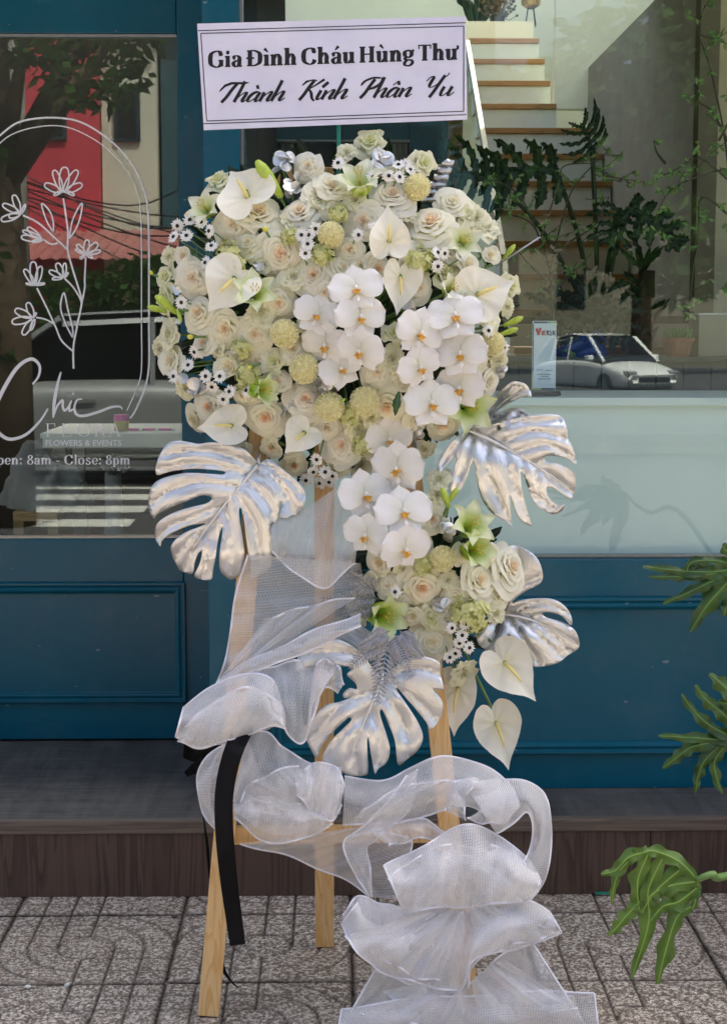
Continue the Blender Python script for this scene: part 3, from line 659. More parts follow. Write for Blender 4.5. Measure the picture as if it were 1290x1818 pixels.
M['teal_wall'] = simple('teal_wall', (44, 82, 92), 0.6, 0, 0.1, 2)
house('teal_house', 'dark teal house with shuttered windows across the street', -2.7, 2.4, -21, -16.4, 6.2, M['teal_wall'], [(-2.4, -1.5, 3.0, 4.6), (-1.2, -0.3, 3.0, 4.6), (0.4, 1.6, 2.6, 4.4), (-2.2, -1.0, 0.3, 2.2), (0.2, 1.6, 0.3, 2.2)])
house('cream_house', 'low cream house on the far corner of the street', 9.2, 15, -24, -17, 4.2, M['pale_wall'], [(10, 11, 1, 2.6), (12.5, 13.6, 1, 2.6)])
house('grey_house', 'long grey house closing the side street', -2, 16, -56, -50, 7, M['grey_wall'], [(3, 4, 2, 4), (5.5, 6.6, 2, 4), (8, 9, 2, 4)])
sh = thing('tin_awning', 'faded pink corrugated awning in front of the white house', 'awning', (0, 0, 0))
G = [[(-5.2 + q * 0.06, -16.1 + (0, 2.6)[j], (2.85, 2.3)[j] + 0.02 * math.sin(q * 2.2)) for q in range(95)] for j in range(2)]
MB().grid(G).obj('sheet', M['tin'], sh)
for x_ in (-5.0, 0.3): mb = MB(); mb.bar((x_, -13.6, -0.02), (x_, -13.6, 2.3), 0.07, 0.07); mb.obj('post', M['steel'], sh)
pl = thing('utility_pole', 'grey concrete utility pole carrying looped black cables', 'utility pole', (-4.15, -12.3, -0.02))
mb = MB(); mb.tube([(0, 0, 0), (0, 0, 7.5)], [0.14, 0.1], 12); mb.obj('shaft', M['kerb'], pl, True)
mb = MB(); mb.box(-0.35, -0.16, -0.1, 0.1, 2.9, 3.5); mb.obj('meter_box', M['kerb'], pl)
for k in range(9):
    a = Vector((0, 0, 3.0 + 0.1 * (k % 5))); b = Vector((3.5 + 0.5 * (k % 4), 0.4 * (k % 3), 1.9 + 0.28 * k)); mid = (a + b) / 2 - Vector((0, 0, 0.35 + 0.05 * k))
    mb = MB(); mb.tube(catmull([a, mid, b], 7), 0.011, 5); mb.obj('cable', M['black'], pl, True)
M['crown'] = leaf_mat('tree_leaf', (40, 66, 30), (82, 118, 54), 0.5, 0.3, 0.1, 1.5)
def crown(clumps, n, leaf, seed):
    rn = random.Random(seed); mb = MB(); wts = [c[1] ** 2 for c in clumps]
    for k in range(n):
        c, r_ = rn.choices(clumps, wts)[0]; d = Vector((rn.gauss(0, 1), rn.gauss(0, 1), rn.gauss(0, 1))).normalized() * r_ * rn.uniform(0.45, 1.05) ** 0.6
        p = Vector(c) + Vector((d.x, d.y, d.z * 0.7)); u = Vector((rn.uniform(-1, 1), rn.uniform(-1, 1), rn.uniform(-0.8, 0.2))).normalized(); s = u.orthogonal().normalized()
        L = leaf * rn.uniform(0.7, 1.3)
        mb.add([p, p + u * L * 0.5 + s * L * 0.24, p + u * L, p + u * L * 0.5 - s * L * 0.24], [(0, 1, 2, 3)])
    return mb
def tree(label, x, y, trunk_r, h, clumps, n, leaf, seed, trunk_mat=None):
    t = thing('street_tree', label, 'tree', (x, y, -0.02), 'trees along the street')
    mb = MB(); mb.tube([(0, 0, 0), (0.03, 0, h * 0.4), (-0.04, 0, h * 0.75), (0, 0, h)], [trunk_r * 1.2, trunk_r, trunk_r * 0.8, trunk_r * 0.4], 10)
    for c, r_ in clumps: mb.tube([(0, 0, h * 0.55), Vector(c) * 0.55 + Vector((0, 0, h * 0.25)), c], [trunk_r * 0.5, trunk_r * 0.3, trunk_r * 0.1], 6)
    mb.obj('trunk', trunk_mat or M['bark'], t, True); crown(clumps, n, leaf, seed).obj('crown', M['crown'], t)
tree('thick ivy-wrapped street tree by the kerb', -2.35, -2.2, 0.19, 4.2, [((0, 0, 4.8), 1.3), ((-1.2, 0.2, 4.3), 1.0), ((1.1, -0.8, 4.6), 0.9), ((0.7, 0.35, 3.15), 0.42), ((0.3, 0.3, 3.4), 0.35), ((1.0, 0.3, 3.5), 0.35), ((-0.1, 0.25, 2.6), 0.26), ((-0.15, 0.2, 1.9), 0.26), ((-0.2, 0.2, 1.3), 0.28), ((-0.55, 0, 2.4), 0.45), ((-0.6, 0, 1.5), 0.5), ((-0.9, 0, 3.3), 0.6)], 7500, 0.13, 1)
tree('leafy street tree across the road facing the display window', 5.2, -10.5, 0.16, 3.6, [((0, 0, 4.6), 1.7), ((1.6, 0.4, 4.0), 1.3), ((-1.5, 0.3, 4.2), 1.3), ((-2.6, 0.2, 3.6), 1.2), ((0.4, 0.6, 3.0), 1.1), ((-1.4, 0.4, 2.4), 1.0)], 8000, 0.26, 2)
tree('bushy tree behind the parked silver car', -2.3, -11.6, 0.12, 1.6, [((0, 0, 1.7), 0.9), ((1.3, 0.2, 1.5), 0.9), ((-1.2, 0.2, 1.6), 0.8), ((2.4, 0, 1.4), 0.8)], 5000, 0.15, 3)
tree('tall street tree further along the road', 8.5, -9.0, 0.2, 4.5, [((0, 0, 5.2), 2.0), ((-1.6, 0.4, 4.4), 1.4), ((1.5, 0.4, 4.2), 1.5)], 6000, 0.28, 4)
tree('shady tree at the far end of the side street', 9.5, -42, 0.3, 5, [((0, 0, 6.5), 3.4), ((-3.6, 0, 6.0), 3.2), ((3.5, 0, 6.0), 3.0), ((-6.5, 0, 5.5), 2.6)], 9000, 0.5, 7)
tree('dark spreading tree beyond the red house', -8.5, -11.5, 0.25, 4.5, [((0, 0, 5.0), 2.2), ((1.8, 0.2, 3.8), 1.5), ((-1.5, 0, 3.0), 1.6), ((2.0, 0, 1.6), 1.1)], 6500, 0.28, 6)
def car(label, loc, rz, body):
    c = thing('parked_car', label, 'car', loc, 'cars parked in the street', (0, 0, rz))
    st_ = [(-2.2, .42, .62, .70), (-2.1, .25, .80, .82), (-1.5, .2, .9, .86), (-0.9, .2, .95, .88), (0, .2, .96, .88), (0.8, .2, .94, .88), (1.5, .2, .86, .86), (2.05, .22, .72, .8), (2.2, .4, .58, .66)]
    G = []
    for x_, z0, z1, w_ in st_:
        G.append([(x_, -w_ * .92, z0), (x_, -w_, z0 + .12), (x_, -w_, z1 - .14), (x_, -w_ * .93, z1), (x_, w_ * .93, z1), (x_, w_, z1 - .14), (x_, w_, z0 + .12), (x_, w_ * .92, z0)])
    mb = MB(); mb.grid(G, closed=True); mb.f.append(tuple(range(8))); mb.f.append(tuple(range(64, 72))[::-1]); b = mb.obj('body', body, c, True); b.modifiers.new('s', 'SUBSURF').levels = 1
    cab = [(-1.95, .86, .6), (-1.35, 1.38, .62), (-0.5, 1.5, .64), (0.35, 1.46, .63), (1.25, .86, .72)]
    G = [[(x_, -.8 if z_ < .9 else -w_, min(z_, .9) if False else .84), (x_, -w_ if z_ > .9 else -.8, z_), (x_, w_ if z_ > .9 else .8, z_), (x_, .8, .84)] for x_, z_, w_ in cab]
    mb = MB(); mb.grid(G); mb.obj('glasshouse', M['black_glass'], c, False)
    mb = MB(); G = [[(x_, -w_ * 1.04, z_ - .09), (x_, -w_ * .94, z_ + .02), (x_, w_ * .94, z_ + .02), (x_, w_ * 1.04, z_ - .09)] for x_, z_, w_ in cab[1:4]]; mb.grid(G); mb.obj('roof', body, c, True)
    for sy in (-1, 1):
        for xa, xb in ((-0.42, -0.42), (1.22, 0.36), (-1.93, -1.36), (-1.2, -1.1)):
            mb = MB(); mb.bar((xa, sy * .77, .86), (xb, sy * .655, 1.44), .09, .04, (1, 0, 0)); mb.obj('pillar', body, c)
        for x_ in (-1.0, 0.15): mb = MB(); mb.box(x_ - .11, x_ + .11, sy * .885 - .02, sy * .885 + .02, .735, .765); bevel(mb.obj('door_handle', M['chrome'], c), .008)
        mb = MB(); mb.box(.72, .9, sy * .95 - .09, sy * .95 + .09, .9, 1.02); bevel(mb.obj('mirror', body, c), .03)
        for x_ in (-1.35, 1.35):
            mb = MB(); mb.tube([(x_, sy * .70, .31), (x_, sy * .885, .31)], .31, 20); wl = mb.obj('wheel', M['black'], c); mb = MB(); mb.tube([(x_, sy * .80, .31), (x_, sy * .892, .31)], .19, 12); mb.obj('rim', M['steel'], wl)
        mb = MB(); mb.box(1.9, 2.16, sy * .6 - .14, sy * .6 + .14, .56, .68); bevel(mb.obj('headlight', M['chrome'], c), .03)
    mb = MB(); mb.box(2.12, 2.21, -.45, .45, .42, .54); mb.obj('grille', M['black'], c)
    c.scale = (1.12, 1.05, 1.12) if 'silver' in label else (1, 1, 1.04)
    return c
M['black_glass'] = simple('car_glass', (14, 18, 20), 0.08, 0, 0.02, 3, 0, 'Object', 0.8); M['chrome'] = simple('chrome', (210, 212, 212), 0.15, 0.9, 0.02)
M['silver_car'] = simple('silver_car_paint', (168, 172, 172), 0.3, 0.5, 0.02, 3); M['white_car'] = simple('white_car_paint', (232, 234, 234), 0.25, 0, 0.02, 3)
car('silver estate car parked facing along the road', (-2.2, -6.9, -0.16), R(180), M['silver_car'])
car('white saloon car parked further down the street', (6.7, -32, -0.42), R(66), M['white_car'])
# ================================================================== flower meshes
def petal_mat(name, base, heart, green=(206, 214, 120), rough=0.6, trans=0.22, vein=0.0):
    """petal colour: base to heart by the tint attribute; the object's own colour sets how strong the heart (R), the green cast (G) and the cream (B) are"""
    t = NT(name); oi = t.n('ObjectInfo'); sx = t.n('SeparateColor'); t.l(oi.outputs['Color'], sx.inputs[0])
    tint = t.attr(); co = t.coords('Object')
    col = t.mix(sx.outputs[2], srgb(base), srgb((246, 245, 238)))
    col = t.mix(t.math('MULTIPLY', t.math('POWER', tint, 1.25), sx.outputs[0], True), col, srgb(heart))
    col = t.mix(t.math('MULTIPLY', sx.outputs[1], t.math('ADD', t.math('MULTIPLY', tint, 0.9), 0.42), True), col, srgb(green))
    col = t.mix(t.math('MULTIPLY', t.noise(co, 5, 4), 0.12), col, srgb(tuple(v * 0.9 for v in base)))
    a = t.bsdf(col, rough, 0, t.bump(t.noise(co, 22, 2), 0.12, 0.02), 0.3)
    tl = t.n('BsdfTranslucent'); t.l(col, tl.inputs[0]); mx = t.n('MixShader'); mx.inputs[0].default_value = trans
    t.l(a, mx.inputs[1]); t.l(tl.outputs[0], mx.inputs[2]); return t.done(mx.outputs[0])
M['petal'] = petal_mat('cream_petal', (254, 252, 224), (252, 200, 156), trans=0.3)
M['orchid'] = petal_mat('orchid_petal', (236, 235, 238), (222, 222, 190), trans=0.15)
M['lily'] = petal_mat('lily_petal', (244, 244, 224), (206, 220, 84), (186, 214, 62))
M['spathe'] = petal_mat('anthurium_spathe', (252, 249, 226), (236, 230, 160), rough=0.3)
M['daisy'] = petal_mat('daisy_petal', (248, 248, 244), (230, 230, 210), trans=0.1)
M['pompon'] = petal_mat('pompon_petal', (248, 244, 204), (238, 230, 160), trans=0.3)
M['hyd'] = petal_mat('hydrangea_petal', (222, 222, 158), (190, 198, 104))
M['orange'] = simple('orchid_lip', (230, 176, 74), 0.5, 0, 0.3, 4); M['spadix'] = simple('spadix_yellow', (236, 220, 138), 0.6, 0, 0.08, 40, 0.3)
M['daisy_eye'] = simple('daisy_eye', (30, 34, 22), 0.8, 0, 0.3, 30, 0.4); M['bud'] = simple('lily_bud', (176, 200, 78), 0.4, 0, 0.15, 3)
M['yellow_bud'] = simple('yellow_bud', (222, 216, 96), 0.5, 0, 0.1, 5); M['stamen'] = simple('stamen', (200, 178, 70), 0.6)
def silver_mat():
    t = NT('silver_leaf'); co = t.coords('Object'); nz = t.noise(co, 6, 4)
    col = t.ramp(nz, [(0.3, srgb((206, 207, 205))), (0.7, srgb((238, 239, 236)))])
    pink = t.ramp(t.noise(co, 3.1, 2), [(0.62, (0, 0, 0)), (0.75, (0.15,) * 3)])
    col = t.mix(pink, col, srgb((226, 204, 208)))
    rg = t.math('ADD', t.math('MULTIPLY', nz, 0.15), 0.24)
    h = t.math('ADD', t.math('MULTIPLY', t.noise(t.coords('Object', (160, 160, 60)), 1.0, 3), 1.0), t.math('MULTIPLY', t.noise(co, 320, 2), 0.5))
    sk = t.n('Attribute', attribute_name='streak').outputs['Vector']
    hs = t.math('ADD', t.noise(sk, 1.0, 3, 0.6), t.math('MULTIPLY', h, 0.25))
    return t.done(t.bsdf(col, rg, 0.94, t.bump(hs, 0.3, 0.006)))
M['silver'] = silver_mat()
def petal_grid(th, r, z, flare, w, curl, ruf, seed, base_z=-0.75, n=9, m=7, point=0.0, tint=(1.0, 0.0), frill=0.0):
    rn = random.Random(seed); G = []; T = []; ph = rn.uniform(0, 6.28)
    for j in range(m):
        t = j / (m - 1); row = []; tr = []
        rad = r * (t ** 0.55) * (1 - 0.0 * t) + flare * t ** 3; zz = base_z + (z - base_z) * (1 - (1 - t) ** 1.6)
        if t > 0.72: k = (t - 0.72) / 0.28; zz -= curl * k * k; rad += curl * 0.55 * k
        for i in range(n):
            s = i / (n - 1) * 2 - 1; wid = w * (0.45 + 0.55 * min(1, t * 1.6)) * (1 - 0.25 * max(0, t - 0.75) / 0.25 * abs(s) ** 3)
            a = th + s * wid; edge = s * s
            rr = rad * (1 - 0.07 * edge) + ruf * math.sin(s * 5 + ph) * t * t + frill * math.sin(s * 17 + ph * 3) * t ** 4
            zc = zz - 0.10 * edge * t * t * (z - base_z) * 0.55 + point * (1 - abs(s)) ** 2 * t ** 4 + ruf * 0.8 * math.cos(s * 4.3 + ph * 2) * t * t + frill * math.cos(s * 13 + ph) * t ** 4
            row.append((rr * math.cos(a), rr * math.sin(a), zc)); tr.append(tint[0] + (tint[1] - tint[0]) * t)
        G.append(row); T.append(tr)
    return G, T
BASES = {}
def rose_kit(key, seed, n=27, outer=9, spread=1.0, cup=0.0, ruf=0.025, heart_r=0.6, frill=0.0, zoff=0.0, mat='petal', flat=0.0):
    rn = random.Random(seed); hb = MB(); outs = []
    for i in range(n):
        a = i / (n - 1); th = i * 2.39996 + rn.uniform(-0.25, 0.25)
        r = 0.05 + (0.62 * spread) * a ** 0.85; z = 0.34 - (0.46 - 0.26 * cup) * a ** 1.7 + rn.uniform(-0.03, 0.03) + flat * (1 - a) * -0.25
        flare = 0.36 * spread * a ** 2.4; w = 1.45 - 0.35 * a; curl = 0.22 * a ** 2 * (1 - 0.6 * cup)
        G, T = petal_grid(th, r, z, flare, w, curl, ruf * (0.4 + a), seed * 100 + i, z - 0.19 - 0.66 * a, 11, 8, 0.03 * a, (max(0.0, 1.05 - a * 1.15), max(0, heart_r * (1 - a * 2.2))), frill)
        if i < n - outer: hb.grid(G, T)
        else: mb = MB(); mb.grid(G, T); outs.append(mb.mesh('petal', M[mat], True))
    sep = MB()
    for k in range(5):
        a = k * 1.2566; lobe(sep, [Vector((0.1 * math.cos(a), 0.1 * math.sin(a), -0.8)), Vector((0.42 * math.cos(a), 0.42 * math.sin(a), -0.72)), Vector((0.66 * math.cos(a), 0.66 * math.sin(a), -0.62))], [0.1, 0.24, 0.02], (0, 0, -1), 0.1, k, 0.1, 3)
    sep.ball((0, 0, -0.82), 0.16, 8, 5)
    BASES[key] = dict(heart=hb.mesh('inner_petals', M[mat], True), petals=outs, sepals=sep.mesh('sepals', M['stem'], True))
rose_kit('rose_open', 11, 28, 9, 1.0, 0.1); rose_kit('rose_full', 23, 32, 9, 0.98, 0.35, 0.035, 0.75, 0.012, 0, 'petal', 0.5); rose_kit('rose_cup', 37, 22, 7, 0.86, 0.75, 0.02, 0.5); rose_kit('rose_wide', 51, 26, 10, 1.08, -0.1, 0.045, 0.55)
rose_kit('rose_open_b', 13, 24, 8, 1.04, 0.22, 0.05, 0.5); rose_kit('rose_full_b', 29, 36, 10, 0.95, 0.5, 0.05, 0.8, 0.02, 0, 'petal', 0.7); rose_kit('rose_bud', 41, 17, 6, 0.74, 1.15, 0.03, 0.4)
rose_kit('lisianthus', 61, 15, 6, 1.05, 0.25, 0.06, 0.4, 0.02); rose_kit('lisianthus_b', 67, 13, 6, 1.1, 0.0, 0.075, 0.4, 0.03)
rose_kit('carnation', 71, 40, 8, 1.0, 0.55, 0.085, 0.2, 0.05, 0, 'petal', 0.6); rose_kit('carnation_b', 79, 36, 8, 0.96, 0.8, 0.09, 0.2, 0.06, 0, 'petal', 0.4)
def flat_petal(d, L, W, wfn, z0=0.0, bend=0.0, cup=0.0, wave=0.02, seed=0, n=9, m=10, base=(0, 0), tint=(1, 0), hook=0.0):
    rn = random.Random(seed); ph = rn.uniform(0, 6.28); d = Vector((math.cos(d), math.sin(d))); s_ = Vector((-d.y, d.x)); G = []; T = []
    for j in range(m):
        t = j / (m - 1); row = []; tr = []
        for i in range(n):
            s = i / (n - 1) * 2 - 1; x = Vector(base) + d * (L * t * (1 - 0.06 * s * s)) + s_ * (W * wfn(t) * s)
            z = z0 + bend * t * t + cup * s * s * wfn(t) + wave * math.sin(s * 4 + ph + t * 3) * t - 0.03 * math.exp(-(s * 6) ** 2) * (1 - t) - hook * t ** 4
            row.append((x.x, x.y, z)); tr.append(tint[0] + (tint[1] - tint[0]) * min(1, t * 1.8))
        G.append(row); T.append(tr)
    return G, T
fan = lambda t: (t ** 0.42) * max(0.0, 1 - t ** 3.4) ** 0.5 * 1.05
oval = lambda t: max(0.02, math.sin(math.pi * min(1, 0.06 + 0.94 * t) ** 0.85)) ** 0.75
ORCH = []
def gm(name, GT, mat, smooth=True): mb = MB(); mb.grid(*GT); return mb.mesh(name, M[mat], smooth)
for v in range(3):
    sd_ = 300 + v * 20; rn = random.Random(sd_)
    parts = [('sepal', gm('sepal', flat_petal(math.pi / 2 + rn.uniform(-.12, .12), 0.95, 0.5, oval, -0.02, 0.06, -0.1, 0.02, sd_), 'orchid'))]
    for sg in (-1, 1): parts.append(('sepal', gm('sepal', flat_petal(-math.pi / 2 + sg * 0.62, 0.92, 0.4, oval, -0.07, -0.08, -0.1, 0.02, sd_ + 2 + sg), 'orchid')))
    for sg in (0, 1): parts.append(('petal', gm('petal', flat_petal(0.22 if sg == 0 else math.pi - 0.22, 1.04, 0.72, fan, 0.03, 0.02 + rn.uniform(-.05, .1), -0.07, 0.035, sd_ + 6 + sg, 11, 12), 'orchid')))
    mb = MB(); mb.ball((0, 0.0, 0.13), 0.075, 8, 6, (0.9, 1.2, 1)); parts.append(('column', mb.mesh('column', M['orchid'], True)))
    mb = MB()
    for sg in (-1, 1): mb.grid(*flat_petal(-math.pi / 2 + sg * 1.0, 0.19, 0.085, oval, 0.1, 0.2, -0.25, 0.02, sg, 6, 6, (0, -0.06)))
    mb.grid(*flat_petal(-math.pi / 2, 0.2, 0.085, oval, 0.12, 0.02, 0.1, 0.01, 5, 6, 6, (0, -0.12)))
    parts.append(('lip', mb.mesh('lip', M['orange'], True)))
    mb = MB(); mb.grid(*flat_petal(-math.pi / 2, 0.26, 0.09, oval, 0.1, 0.02, -0.1, 0.01, 9, 6, 6, (0, -0.3))); parts.append(('lip_tip', mb.mesh('lip_tip', M['orchid'], True)))
    ORCH.append(parts)
LILY = []
for v in range(2):
    parts = []
    for k in range(6):
        th = k * math.pi / 3 + (0.1 if v else 0); inner = k % 2; G = []; T = []; rn = random.Random(v * 10 + k); op = 1.0 if v == 0 else 0.72
        for j in range(11):
            t = j / 10; row = []; tr = []; rad = 0.1 + 0.22 * t + (0.72 * op) * t ** 2.2; zz = -1.0 + 1.15 * t + (0.2 if v else 0) * t - 0.34 * t ** 5 + rn.uniform(-.01, .01)
            wd = (0.46 if inner else 0.36) * max(0.03, math.sin(math.pi * min(1, 0.12 + 0.88 * t) ** 0.9)) ** 0.8
            for i in range(7):
                s = i / 6 * 2 - 1; px_ = rad - 0.09 * s * s * (1 - t); x_, y_ = px_ * math.cos(th) - s * wd * math.sin(th), px_ * math.sin(th) + s * wd * math.cos(th)
                row.append((x_, y_, zz + 0.1 * s * s * t + 0.025 * math.exp(-(s * 5) ** 2) + 0.02 * math.sin(t * 11 + s * 3 + k))); tr.append(max(0.0, 1 - t * 1.25))
            G.append(row); T.append(tr)
        parts.append(('petal', gm('petal', (G, T), 'lily')))
    mb = MB()
    for k in range(6):
        a = k * 1.05 + 0.4; mb.tube([(0, 0, -0.8), (0.08 * math.cos(a), 0.08 * math.sin(a), -0.1), (0.17 * math.cos(a), 0.17 * math.sin(a), 0.12)], 0.013, 4); mb.ball((0.17 * math.cos(a), 0.17 * math.sin(a), 0.13), 0.04, 6, 4, (1.6, 0.7, 0.7))
    parts.append(('stamens', mb.mesh('stamens', M['stamen'], True))); LILY.append(parts)
def heart_mesh(seed, wave=0.05, cup=0.22):
    rn = random.Random(seed); tab = [(0, 1.02), (0.05, 0.9), (0.16, 0.78), (0.35, 0.69), (0.7, 0.6), (1.2, 0.56), (1.8, 0.56), (2.3, 0.56), (2.7, 0.5), (2.95, 0.38), (math.pi, 0.26)]
    def rr(a):
        a = abs(a)
        for (a0, r0), (a1, r1) in zip(tab, tab[1:]):
            if a <= a1: return r0 + (r1 - r0) * (a - a0) / (a1 - a0)
        return tab[-1][1]
    G = []; T = []; n = 64; ph = rn.uniform(0, 6)
    for k in range(11):
        q = k / 10; row = []; tr = []
        for i in range(n):
            a = 2 * math.pi * i / n - math.pi; r_ = rr(a) * q; x_, y_ = r_ * math.sin(a), r_ * math.cos(a)
            vein = math.cos(abs(a) * 9) * 0.03 * q * (1 - q * 0.5); z_ = cup * (abs(x_) ** 1.6) - 0.13 * max(0, y_) ** 2 + wave * math.sin(3 * a + ph) * q * q + vein - 0.05 * math.exp(-(x_ * 9) ** 2) * (1 if y_ > 0 else 0.4) + 0.03 * (q ** 8)
            row.append((x_, y_, z_)); tr.append(max(0, 1 - q * 1.6) * 0.8)
        G.append(row); T.append(tr)
    mb = MB(); mb.grid(G, T, closed=True); return mb.mesh('spathe', M['spathe'], True)
HEART = [heart_mesh(1, 0.09, 0.3), heart_mesh(2, 0.13, 0.5), heart_mesh(3, 0.08, 0.8)]
mb = MB(); mb.tube([(0, 0, 0.0), (0, 0.16, 0.12), (0, 0.34, 0.17), (0, 0.5, 0.19)], [0.034, 0.038, 0.034, 0.018], 9); SPADIX = mb.mesh('spadix', M['spadix'], True)
mb = MB()
for k in range(300):
    t_ = 1 - 2 * (k + 0.5) / 300; a = k * 2.39996; r_ = math.sqrt(1 - t_ * t_); d = Vector((r_ * math.cos(a), r_ * math.sin(a), t_)); u = d.orthogonal().normalized(); v_ = d.cross(u)
    ang = k * 1.7; s = u * math.cos(ang) + v_ * math.sin(ang); q = d.cross(s); w_ = 0.085
    b0 = d * 0.86; mb.add([b0 - s * w_ * 0.6, b0 + s * w_ * 0.6, d * 0.98 + s * w_ + q * .03, d * 1.03 + q * 0.06, d * 0.98 - s * w_ + q * .03], [(0, 1, 2, 3, 4)], [.5, .5, 0.1, 0, 0.1])
    mb.add([b0 - s * w_ * 0.5 - q * 0.07, b0 + s * w_ * 0.5 - q * 0.07, d * 0.97 + s * w_ * .8 - q * .04, d * 1.0 - q * 0.02, d * 0.97 - s * w_ * .8 - q * .04], [(0, 1, 2, 3, 4)], [.5, .5, 0.2, 0, 0.2])
mb.ball((0, 0, 0), 0.9, 16, 12, tint=0.9); POMPON = mb.mesh('florets', M['pompon'], False)
DAISY = []
for v in range(2):
    mb = MB()
    for k in range(15):
        a = k * 2 * math.pi / 15 + random.Random(k + v).uniform(-.08, .08); mb.grid(*flat_petal(a, 0.78 + 0.08 * (k % 3), 0.195, oval, 0.03 * (k % 2), (-0.12 if v else 0.08), -0.2, 0.02, k, 5, 6, (0.22 * math.cos(a), 0.22 * math.sin(a))))
    DAISY.append(mb.mesh('petals', M['daisy'], True))
mb = MB(); mb.ball((0, 0, 0.05), 0.28, 10, 6, (1, 1, 0.6)); EYE = mb.mesh('eye', M['daisy_eye'], True)
HYD = []
for v in range(2):
    rn = random.Random(90 + v); mb = MB()
    for k in range(46):
        d = Vector((rn.gauss(0, 1), rn.gauss(0, 1), abs(rn.gauss(0, 1)) * 0.9 + 0.1)).normalized(); p = d * rn.uniform(0.72, 1.0); p.z *= 0.7; u = d.orthogonal().normalized(); v_ = d.cross(u); ro = rn.uniform(0, 1.57)
        for q in range(4):
            a = ro + q * 1.5708; e = u * math.cos(a) + v_ * math.sin(a); f_ = d.cross(e)
            mb.add([p, p + e * 0.1 + f_ * 0.1 + d * .03, p + e * 0.24 + f_ * 0.07 + d * 0.05, p + e * 0.24 - f_ * 0.07 + d * 0.05, p + e * 0.1 - f_ * 0.1 + d * .03], [(0, 1, 2, 3, 4)], [1, 0.3, 0, 0, 0.3])
    mb.ball((0, 0, -0.1), 0.68, 14, 9, (1, 1, 0.75), tint=0.9)
    HYD.append(mb.mesh('florets', M['hyd'], True))
mb = MB(); lathe(mb, [(0.0, -1.0), (0.16, -0.92), (0.2, -0.5), (0.3, 0.1), (0.27, 0.6), (0.12, 0.95), (0.0, 1.0)], 9); BUD = mb.mesh('bud', M['bud'], True)
mb = MB(); lathe(mb, [(0.0, -0.8), (0.4, -0.6), (0.62, 0.0), (0.45, 0.6), (0.2, 0.85), (0.0, 0.9)], 9); ROUNDBUD = mb.mesh('bud', M['yellow_bud'], True)
EUC = []
for v in range(2):
    rn = random.Random(v + 40); ms = []
    for k in range(7):
        a = rn.uniform(0, 6.28); r_ = rn.uniform(0.15, 0.75); c = Vector((r_ * math.cos(a), r_ * math.sin(a), rn.uniform(-0.25, 0.3))); n_ = Vector((rn.uniform(-0.7, 0.7), rn.uniform(-0.7, 0.7), 1)).normalized(); u = n_.orthogonal().normalized(); v_ = n_.cross(u); s = rn.uniform(0.32, 0.48)
        rings = [[c + (u * math.cos(2 * math.pi * i / 16) + v_ * math.sin(2 * math.pi * i / 16)) * (s * q) + n_ * (0.14 * q * q * math.cos(2 * 2 * math.pi * i / 16) * s) for i in range(16)] for q in (0.02, 0.35, 0.7, 0.95, 1.0)]
        mb = MB(); mb.grid(rings, closed=True); ms.append(mb.mesh('leaf', M['silver'], True))
    EUC.append(ms)
FOAM = P(600, 600, 3.36); FOAM_LOW = P(760, 1010, 3.33)
# ================================================================== the flowers, one by one
FLOWERS = []      # (thing, kind word, look phrase, px, py, r) for the labels
HEAD_C, HEAD_R = (600, 548), (325, 318); LOW_C, LOW_R = (770, 1020), (190, 250)
def dome(px, py, low):
    c, r_ = (LOW_C, LOW_R) if low else (HEAD_C, HEAD_R); u, v = (px - c[0]) / r_[0], (py - c[1]) / r_[1]; d = min(1.0, math.hypot(u, v))
    Y = (3.29 - 0.10 * math.sqrt(1 - d * d)) if low else (3.33 - 0.17 * math.sqrt(1 - d * d))
    return Y, Vector((u * 0.75, -1, -v * 0.6 + 0.15))
FOAM = P(600, 600, 3.36); FOAM_LOW = P(760, 1010, 3.33)
def place(nm, kind, look, px, py, rpx, dy=0.0, face=None, roll=0.0, low=None, group=None, jitter=0.38, rn=random.Random(77), label=None, land=None, stem=True):
    low = (py > 870 or (py > 800 and px > 640)) if low is None else low
    Y, n = dome(px, py, low); Y += dy
    if face is not None: n = Vector(face)
    n = n.normalized() + Vector((rn.uniform(-1, 1), 0, rn.uniform(-1, 1))) * jitter; n.normalize()
    q = n.to_track_quat('Z', 'Y'); mat = q.to_matrix() @ Matrix.Rotation(roll, 3, 'Z')
    r_ = rpx * PM(Y); loc = P(px, py, Y)
    t = thing(nm, label or nm, kind, loc, group, mat, r_)
    FLOWERS.append(dict(o=t, kind=nm, look=look, px=px, py=py, r=rpx, label=label, land=land, low=low))
    if stem:
        tgt = FOAM_LOW if low else FOAM; loc0 = loc - n * r_ * 0.8; inv = (Matrix.Translation(loc) @ mat.to_4x4() @ Matrix.Scale(r_, 4)).inverted()
        e = loc0.lerp(tgt, 0.75); mid = loc0.lerp(e, 0.5) - n * 0.02
        mb = MB(); mb.tube([inv @ loc0, inv @ mid, inv @ e], (0.0016 if nm == 'daisy' else 0.0026) / r_, 5); mb.obj('stem', M['stem'], t, True)
    return t
rr = random.Random(5)
